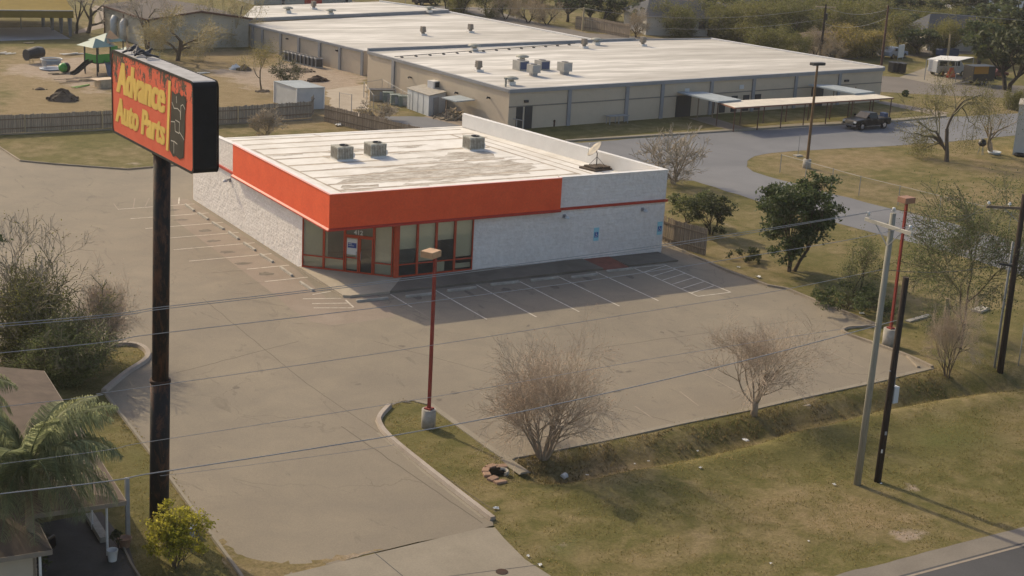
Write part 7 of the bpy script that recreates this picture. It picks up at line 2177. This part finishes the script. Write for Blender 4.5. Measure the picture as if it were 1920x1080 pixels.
# metal hangar behind the farthest roof
hb = thing('long_shed', 'long low grey shed with a dark red door behind the farthest school roof', 'building')
a, b = at(476, 9), at(660, 7)
d = (b - a).normalized(); hhh = 3.4
mb = MB(); n = Vector((-d.y, d.x, 0)); mb.prism([xy(a), xy(b), xy(b + n * 10), xy(a + n * 10)], 0, hhh); mb.build('wall', M['gymwall'], hb, uv=True)
mb = MB(); mb.prism([xy(a - n * .4), xy(b - n * .4), xy(b + n * 10), xy(a + n * 10)], hhh + .01, hhh + .2); mb.build('roof', M['gymroof'], hb, uv=True)
c0, c1 = at(571, 8), at(603, 7.6); mb = MB(); q = (c0 + c1) / 2 - n * .05; mb.rbox(q.x, q.y, 0, 3.0, (c1 - c0).length, .08, math.atan2(d.y, d.x)); mb.build('door', M['redtrim'], hb)
for px in (496, 531, 650):
    p = at(px, 8.5); mb = MB(); mb.rbox(p.x, p.y, 0, hhh, .3, .3, math.atan2(d.y, d.x)); mb.build('column', M['dark'], hb)
chain_fence([(612, 6), (665, 5), (760, 14)], 1.8, 'far dark wire fence beyond the farthest school roof', 4)
# far poles
def far_pole(foot, top, m, label, arm=True):
    P = at(*foot); h = hz(foot, top)
    t = thing('utility_pole', label, 'utility pole', P, 0, 'utility poles')
    mb = MB(); mb.tube([(0, 0, -.1), (0, 0, h)], [.17, .12], 8); mb.build('pole', M[m], t)
    if arm:
        mb = MB(); mb.beam((-1.3, .5, h - .35), (1.3, -.5, h - .35), .12, .14); mb.build('crossarm', M['debris'], t)
        mb = MB(); mb.cyl(.35, .2, h - 2.1, h - 1.2, .26, n=10); mb.build('transformer', M['dark'], t)
    return P + Vector((0, 0, h))
tA = far_pole((1538, 107), 8, 'wood_dark', 'tall far utility pole with a crossarm behind the right school roof edge')
tB = far_pole((1652, 126), 10, 'browntrim', 'brown far pole with a reddish top at the end of the school roof', False)
tC = far_pole((1092, 58), 14, 'fencepost', 'thin pale far pole before the round dark green tree', False)
tD = far_pole((1776, 112), 64, 'fencepost', 'short pale pole behind the white van shelter', False)
for z in (-.35, -2.5): cable(tA + Vector((0, 0, z)), tB + Vector((0, 0, -.3 + z * .5)), .8, 'far wire from the tall far pole to the brown far pole' + (', upper' if z > -1 else ', lower'), .02, 'wire', 'far wires over the trees')
cable(tB + Vector((0, 0, -.3)), tB + Vector((70, -25, -.6)), 1.2, 'far wire from the brown far pole to the right picture edge', .025, 'wire', 'far wires over the trees')
for z in (-.1, -1.6): cable(tC + Vector((0, 0, z)), tA + Vector((0, 0, z - .3)), 1.4, 'far wire between the pale far pole and the tall far pole' + (', upper' if z > -1 else ', lower'), .018, 'wire', 'far wires over the trees')
cable(tC + Vector((0, 0, -.1)), tC + Vector((-70, 40, 0)), 1.4, 'far wire from the pale far pole over the thicket', .018, 'wire', 'far wires over the trees')
# shelter, trailer and bins at the upper right
wsr = thing('carport', 'white sloping carport sheet over the silver-white van', 'carport', (0, 0, 0))
P = [at(1738, 111, 2.5), at(1796, 114, 2.5), at(1826, 107, 2.5), at(1764, 104, 2.5)]
Q = [xy(p) for p in P]
if sum(Q[i][0] * Q[(i + 1) % 4][1] - Q[(i + 1) % 4][0] * Q[i][1] for i in range(4)) < 0: Q.reverse()
mb = MB(); mb.prism(Q, 2.44, 2.50); mb.build('roof', M['paper'], wsr)
for p in P:
    mb = MB(); mb.tube([(p.x, p.y, 0), (p.x, p.y, 2.435)], .05, 5); mb.build('post', M['grey'], wsr)
tr = thing('trailer', 'black box trailer with a yellow board on its side', 'trailer', at(1836, 158), -.1); tr.scale = (.8, .9, .95)
mb = MB(); mb.box(-2.4, 1.8, -1.0, 1.0, .5, 2.4); mb.build('box', M['black'], tr)
mb = MB(); mb.box(-2.3, .4, -1.04, -1.003, 1.45, 2.38); mb.build('board', M['boardyellow'], tr)
for x in (-.6, .2):
    for y in (-.95, .95): wheel_parts(tr, x, y, .34)
mb = MB(); mb.beam((-2.4, 0, .5), (-3.4, 0, .45), .12); mb.build('drawbar', M['dark'], tr)
oc = thing('barrier_stack', 'bright orange plastic barriers stacked beside the van', 'barrier', at(1782, 145), .2); oc.scale = (.8, .8, .8)
mb = MB(); mb.box(-.9, .9, -.3, .3, 0, .5); mb.box(-.7, .7, -.22, .22, .501, 1.0); o = mb.build('barrier', M['orange'], oc); bevel(o, .08, 2); mb = MB(); mb.box(-.5, .5, -.15, .15, 1.001, 1.5); o = mb.build('barrier', M['orange'], oc); bevel(o, .06, 2)
for i, px in enumerate((1672, 1681, 1690)):
    t = thing('wheelie_bin', ('left', 'middle', 'right')[i] + ' black wheelie bin at the kerb past the school end', 'bin', at(px, 136 + i * .8), .1, 'black wheelie bins at the kerb')
    mb = MB(); mb.prism([(-.28, -.3), (.28, -.3), (.28, .3), (-.28, .3)], .08, 1.05); mb.build('bin', M['black'], t)
    mb = MB(); mb.prism([(-.33, -.36), (.33, -.36), (.33, .34), (-.33, .34)], 1.051, [1.1, 1.1, 1.17, 1.17]); mb.build('lid', M['dark'], t); t.scale = (1.25, 1.25, 1.15)
t = thing('yard_sign', 'white board sign on two posts beyond the street at the upper right', 'sign', at(1688, 112), .3)
mb = MB(); mb.box(-.75, .75, -.04, .04, .3, 2.0); mb.build('board', M['paper'], t); mb = MB(); mb.tube([(-.7, .06, 0), (-.7, .06, 2)], .05, 5); mb.tube([(.7, .06, 0), (.7, .06, 2)], .05, 5); mb.build('post', M['grey'], t)
far_van('parked_car', at(1675, 108), .2, 'slideblue', 'pale blue car beside the white board sign', 'car', False, 1.0)
t = thing('tarp_cover', 'blue covered trailer behind the white carport', 'trailer', at(1775, 109), 0)
mb = MB(); mb.box(-1.6, 1.6, -.7, .7, .3, 1.3); o = mb.build('cover', M['blue'], t); bevel(o, .2, 3)
# things by the wire fence lawn
wl2 = thing('rendered_wall', 'light rendered wall end at the right picture edge', 'wall', (0, 0, 0)); wl2['kind'] = 'thing'
a, b = at(1898, 290), at(1960, 300); h = hz((1900, 290), 198)
RWP = [xy(a), xy(a + Vector((6, -3.4, 0))), xy(a + Vector((9, -.6, 0))), xy(a + Vector((3.2, 2.6, 0)))]
mb = MB(); mb.prism(RWP, 0, h); mb.build('wall', M['housewall'], wl2)
mb = MB(); mb.prism(inset(RWP, -.12), h + .002, h + .12); mb.build('coping', M['concpost'], wl2)
t = thing('kettle_grill', 'round black kettle grill on a thin stand near the upright sparse tree', 'grill', at(1839, 290))
mb = MB(); mb.smooth = True; mb.lathe([(.001, .75), (.25, .8), (.38, 1.0), (.38, 1.08), (.3, 1.3), (.1, 1.42), (.001, 1.43)], 12); mb.build('bowl', M['black'], t)
mb = MB()
for k in range(3): mb.tube([(.3 * math.cos(k * 2.1), .3 * math.sin(k * 2.1), 0), (.15 * math.cos(k * 2.1), .15 * math.sin(k * 2.1), .82)], .025, 5)
mb.build('leg', M['grey'], t)
mb = MB(); mb.smooth = True; mb.lathe([(.001, .02), (.5, .02), (.62, .25), (.58, .26), (.46, .07), (.001, .06)], 16); o = mb.build('basin', M['sky_grey']); o.location = at(1864, 289); tag(o, 'shallow pale basin at the foot of the upright sparse tree', 'basin')
t = thing('tyre_flower_bed', 'dark old tyre lying on the grass by the light wall', 'tyre', at(1912, 293)); mb = MB()
for k in range(14): a0, a1 = 6.283 * k / 14, 6.283 * (k + 1) / 14; mb.tube([(.42 * math.cos(a0), .42 * math.sin(a0), .14), (.42 * math.cos(a1), .42 * math.sin(a1), .14)], .13, 6, caps=False)
mb.build('tyre', M['tyre'], t)
t = thing('guy_wire_anchor', 'small pale concrete anchor pad with a thin rod by the school lamp', 'anchor', at(1496, 293)); mb = MB(); mb.rbox(0, 0, 0, .12, .7, .5); mb.build('pad', M['concpost'], t); mb = MB(); mb.tube([(0, 0, .12), (0, 0, 1.9)], .02, 5); mb.build('rod', M['galv'], t)
t = thing('bush_ball', 'small round dark shrub on the lawn beyond the truck', 'shrub', at(1697, 181)); 
r = random.Random(3); mb = MB()
for k in range(260):
    dd = rnd_dir(r, .2); add_leaf(mb, dd * .4 * r.random() ** .3 + Vector((0, 0, .35)), .12, r)
mb.build('crown', M['leaf_dark'], t)
# ================================================================== house in the lower left corner
M['eave'] = mottle('eave_board', (.26, .215, .17), .15, 2, 12, .9)
hs_ = thing('bungalow', 'brown shingled bungalow with an open carport in the lower left corner', 'house')
ze = 2.55
e1, e2, e3 = at(82, 695, ze), at(236, 939, ze), at(78, 968, ze)
ln = (e2 - e1).normalized(); inn = Vector((-ln.y, ln.x, 0))
if inn.x > 0: inn = -inn
e1 = e1 - ln * .0; RW = 4.6; rzz = ze + .95
far_ = e1 - ln * 0
def up_(p, z): return Vector((p.x, p.y, z))
R0, R1 = up_(e1 + inn * RW, rzz), up_(e2 + inn * RW - ln * 2.2, rzz)
O0, O1 = up_(e1 + inn * RW * 2, ze), up_(e2 + inn * RW * 2, ze)
mb = MB()
for P in ([e1, e2, R1, R0], [e2, O1, R1], [O1, O0, R0, R1]):
    n_ = (P[1] - P[0]).cross(P[2] - P[0]); mb.poly(P if n_.z > 0 else P[::-1])
P = [e1, R0, O0]; mb.poly(P); mb.poly(P[::-1])
L_ = [p - Vector((0, 0, .14)) for p in (e1, e2, O1, O0)]; n_ = (L_[1] - L_[0]).cross(L_[2] - L_[0]); mb.poly(L_ if n_.z < 0 else L_[::-1])
mb.build('roof', M['shingle'], hs_)
mb = MB(); lo = Vector((0, 0, -.08)); mb.beam(e1 + lo, e2 + lo, .05, .15); mb.beam(e2 + lo + inn * .03, O1 + lo, .05, .15); mb.build('fascia_board', M['eave'], hs_)
w0_, w1_ = e1 + inn * .5, e2 + inn * .5 - ln * 6.2
Pw = [xy(w0_ + ln * .3), xy(w1_), xy(w1_ + inn * 8), xy(w0_ + inn * 8 + ln * .3)]
if sum(Pw[i][0] * Pw[(i + 1) % 4][1] - Pw[(i + 1) % 4][0] * Pw[i][1] for i in range(4)) < 0: Pw.reverse()
mb = MB(); mb.prism(Pw, 0, ze - .16); mb.build('wall', M['housewall'], hs_)
p = e2 + inn * .05 - ln * .05; p = at(240, 1012); mb = MB(); mb.rbox(p.x, p.y, 0, ze - .2, .14, .14); mb.build('post', M['grey'], hs_)
p = at(201.6, 1042); mb = MB(); mb.tube([(p.x, p.y, 0), (p.x, p.y, ze - .1)], .045, 8); mb.build('post', M['white'], hs_)
p = at(173, 993); mb = MB(); mb.tube([(p.x, p.y, 0), (p.x, p.y, ze - .1)], .04, 8); mb.build('post', M['white'], hs_)
# low wing roof
zw = 2.3
c1_ = at(97, 1031, zw); c0_ = at(-40, 1052, zw); dv = (c1_ - c0_).normalized(); bkv = -ln
u1, u0 = c1_ + bkv * 3.2, c0_ + bkv * 3.2
mb = MB(); rr1, rr0 = up_(c1_ + bkv * 1.6 - dv * 1.4, zw + .7), up_(c0_ + bkv * 1.6, zw + .7)
for P in ([c0_, c1_, rr1, rr0], [c1_, u1, rr1], [u1, u0, rr0, rr1]):
    n_ = (P[1] - P[0]).cross(P[2] - P[0]); mb.poly(P if n_.z > 0 else P[::-1])
L_ = [p - Vector((0, 0, .1)) for p in (c0_, c1_, u1, u0)]; n_ = (L_[1] - L_[0]).cross(L_[2] - L_[0]); mb.poly(L_ if n_.z < 0 else L_[::-1])
mb.build('porch_roof', M['shingle'], hs_)
mb = MB(); mb.beam(c0_ + lo, c1_ + lo, .05, .16); mb.beam(c1_ + lo, u1 + lo, .05, .16); mb.build('fascia_board', M['eave'], hs_)
Pq = [xy(c0_ + bkv * .5), xy(c1_ + bkv * .5 - dv * .5), xy(u1 - dv * .5), xy(u0)]
if sum(Pq[i][0] * Pq[(i + 1) % 4][1] - Pq[(i + 1) % 4][0] * Pq[i][1] for i in range(4)) < 0: Pq.reverse()
mb = MB(); mb.prism(Pq, 0, zw - .12); mb.build('wall', M['schoolwall'], hs_)
p = c1_ - dv * .35 + bkv * .1; mb = MB(); mb.tube([(p.x, p.y, 0), (p.x, p.y, zw - .1)], .045, 8); mb.build('post', M['white'], hs_)
sheet('carport_slab', [at(*p) for p in ((60, 985), (190, 960), (243, 1030), (262, 1090), (40, 1110))], .02, m_concrete('slab_dark', (.07, .062, .054), (.12, .105, .09)))
kerb('border_edge', [(232, 1030), (246, 1060), (262, 1085)], .12, .1, 'kerb_old', False)
mb = MB(); strip(mb, [at(168, 972), at(196, 1018)], .3, .0, .22); o = mb.build('white_bench', M['concpost']); tag(o, 'long low white bench or trough beneath the carport edge', 'bench')
t = thing('bucket', 'white plastic bucket standing at the carport post', 'bucket', at(211, 1052)); mb = MB(); mb.smooth = True; mb.lathe([(.14, 0), (.19, .42), (.2, .43), (.17, .43), (.13, .05), (.001, .04)], 14); mb.build('pail', M['white'], t)
mb = MB(); mb.tube([(-.19, 0, .42), (-.12, 0, .22), (.12, 0, .22), (.19, 0, .42)], .008, 4); mb.build('handle', M['grey'], t)
t = thing('flower_pot', 'brown clay pot beside the white bucket', 'pot', at(234, 1026)); mb = MB(); mb.smooth = True; mb.lathe([(.16, 0), (.24, .35), (.26, .36), (.22, .36), (.18, .3), (.001, .28)], 14); mb.build('pot', M['stone'], t)
leafy_tree('potted_plant', at(222, 1030), .8, .8, 'small dark green plant between the bucket and the clay pot', 311, 'leaf_oak', 7, 40, .06, 'bark_dark', .2, .03, cat='plant', crown_lo=.1)
leafy_tree('potted_plant', at(75, 1078), 1.1, 1.1, 'green plant under the low porch roof', 312, 'leaf_soft', 8, 50, .07, 'bark_dark', .2, .03, cat='plant', crown_lo=.1)
t = thing('parked_car', 'dark car roof just showing at the bottom left corner', 'car', at(10, 1090)); t.rotation_euler = (0, 0, .9)
mb = MB(); side_body(mb, [(-2.2, .35), (-2.2, .9), (-1.8, 1.0), (-1.2, 1.45), (.3, 1.45), (1.0, .98), (2.1, .85), (2.2, .35)], 1.7); o = mb.build('body', M['carblack'], t); bevel(o, .08, 2)
# grey box and stone in the shrub
o = MB(); o.rbox(0, 0, 0, .35, .5, .4); o = o.build('utility_box', M['slideblue']); o.location = on(357, 1004); tag(o, 'small grey-blue box half hidden in the yellow-green shrub', 'box')
heap(308, 1010, .5, .3, 'stone', 'brown stone at the sign pole foot', 21, 'stone', 'stone')
# ================================================================== small things on the grass
sr = at(928, 884)
SRL = ['left', 'lower left', 'bottom', 'bottom right', 'upper left', 'upper right']
for i, (px, py, a, w) in enumerate(((911, 883, .9, .5), (913, 891, 1.2, .5), (924, 899, .4, .55), (938, 905, .1, .6), (921, 876, .2, .55), (939, 876, -.1, .6))):
    mb = MB(); mb.rbox(0, 0, -.03, .09, w * .85, .30); o = mb.build('kerb_stone', M['stone']); P = on(px, py); o.location = P; o.rotation_euler = (R(4 * (i % 3 - 1)), R(3 * (i % 2)), a); bevel(o, .03, 2)
    tag(o, SRL[i] + ' pinkish stone of the broken ring round the dark drain hole', 'stone', 'stones round the drain hole')
mb = MB(); mb.smooth = True; P = on(930, 887); P.z += .05; mb.lathe([(.46, .02), (.44, .03), (.001, .03)], 16); dh = thing('drain_hole', 'dark open drain hole with a curved grey rim inside the broken stone ring', 'drain', P); o = mb.build('opening', M['void'], dh); o.scale = (1.0, .8, 1)
mb = MB(); mb.smooth = True
for k in range(8): a0, a1 = -1.6 + k * .35, -1.6 + (k + 1) * .35; mb.tube([(.45 * math.cos(a0), .45 * math.sin(a0), .1), (.45 * math.cos(a1), .45 * math.sin(a1), .1)], .09, 6, caps=False)
o = mb.build('rim', M['concpost'], dh); o.location = on(940, 889) - P; o.scale = (.6, .6, 1)
t = thing('bucket', 'white square bucket lying on the grass near the larger leafless tree', 'bucket', on(1057, 899), .4); t.scale = (.72, .72, .72)
mb = MB(); mb.tube([(-.17, 0, .18), (.17, 0, .18)], [.17, .20], 12); mb.build('pail', M['paper'], t); mb = MB(); mb.tube([(.171, 0, .18), (.18, 0, .18)], [.15, .15], 12); mb.build('opening', M['sky_grey'], t)
def litter(px, py, s, label, seed, m='paper'):
    r = random.Random(seed); mb = MB(); k = 5
    pts = [[Vector(((i - k / 2) * s / k + r.uniform(-.2, .2) * s / k, (j - k / 2) * s * .7 / k + r.uniform(-.2, .2) * s / k, .03 + r.random() * s * .28)) for i in range(k + 1)] for j in range(k + 1)]
    for j in range(k):
        for i in range(k): mb.poly([pts[j][i], pts[j][i + 1], pts[j + 1][i + 1], pts[j + 1][i]])
    o = mb.build('paper_scrap', M[m]); o.location = on(px, py); o.rotation_euler = (0, 0, r.uniform(0, 3)); return tag(o, label, 'paper scrap', 'scraps of litter on the grass')
for i, (px, py, s, lb) in enumerate(((930, 955, .32, 'white crumpled bag on the grass by the driveway kerb end'), (1398, 827, .38, 'white sheet of litter on the ditch bank under the pale-trunked leafless tree'), (1190, 871, .14, 'tiny white scrap in the ditch grass, left of two'), (1216, 866, .16, 'tiny white scrap in the ditch grass, right of two'), (1313, 878, .2, 'white scrap on the bank between the two leafless trees'),
                                 (1101, 892, .18, 'white scrap at the green ditch end'), (1564, 910, .22, 'white scrap left of the grey utility pole foot'), (1013, 1061, .25, 'white scrap at the driveway edge near the bottom'), (990, 1044, .2, 'grey scrap at the driveway edge above the white one'), (1308, 847, .16, 'white scrap near the ditch, left of the white sheet'), (1652, 908, .14, 'white scrap right beside the black pole foot'),
                                 (1445, 1058, .16, 'white scrap in the grass near the lower road edge'), (1516, 1016, .14, 'white scrap in dry grass above the lower road edge'), (1422, 521, .5, 'white slab scrap by the right kerb'), (1385, 502, .3, 'white scrap in the shaded brush by the right kerb'), (1616, 589, .42, 'white scrap beside the right kerb under the brush'), (622, 216, .3, 'small pale scrap by the gap in the board fences'), (634, 236, 1.0, 'pale cardboard sheet before the slanting board fence'))):
    litter(px, py, s * .72, lb, 40 + i)
# drain cover on the apron
mb = MB(); mb.cyl(0, 0, 0, .012, .22, n=16); o = mb.build('valve_cover', M['rustband']); o.location = (*at(941, 1073)[:2], Z1 + .003); tag(o, 'small round rusty cover in the concrete driveway', 'cover')
# stump and slab right
t = thing('tree_stump', 'broken grey stump in the rough grass right of the red lamp', 'stump', on(1773, 600)); mb = MB(); mb.tube([(0, 0, -.1), (.03, 0, .7), (.0, .05, 1.25)], [.2, .16, .1], 8); mb.build('trunk', M['bark_pale'], t)
mb = MB(); mb.rbox(0, 0, 0, .12, 1.2, .6); o = mb.build('stone_slab', M['concpost']); o.location = on(1838, 582); o.rotation_euler = (0, 0, .3); tag(o, 'flat pale slab lying in the rough grass right of the stump', 'slab')
mb = MB(); mb.rbox(0, 0, 0, .08, 2.2, .3); o = mb.build('concrete_beam', M['concpost']); o.location = on(1722, 598); o.rotation_euler = (0, 0, .2); tag(o, 'grey concrete beam lying in the grass behind the red lamp base', 'beam')
# ================================================================== the air
hzm = bpy.data.materials.new('haze'); hzm.use_nodes = True
hn, hl = hzm.node_tree.nodes, hzm.node_tree.links
hn.clear()
pv = hn.new('ShaderNodeVolumePrincipled'); pv.inputs['Color'].default_value = (.95, .96, 1, 1)
pv.inputs['Density'].default_value = 0.00016; pv.inputs['Anisotropy'].default_value = .3
ho = hn.new('ShaderNodeOutputMaterial'); hl.new(pv.outputs[0], ho.inputs['Volume'])
mb = MB(); mb.box(-1600, 1600, -400, 2100, -3.0, 30.0); o = mb.build('haze', hzm); tag(o, kind='stuff')
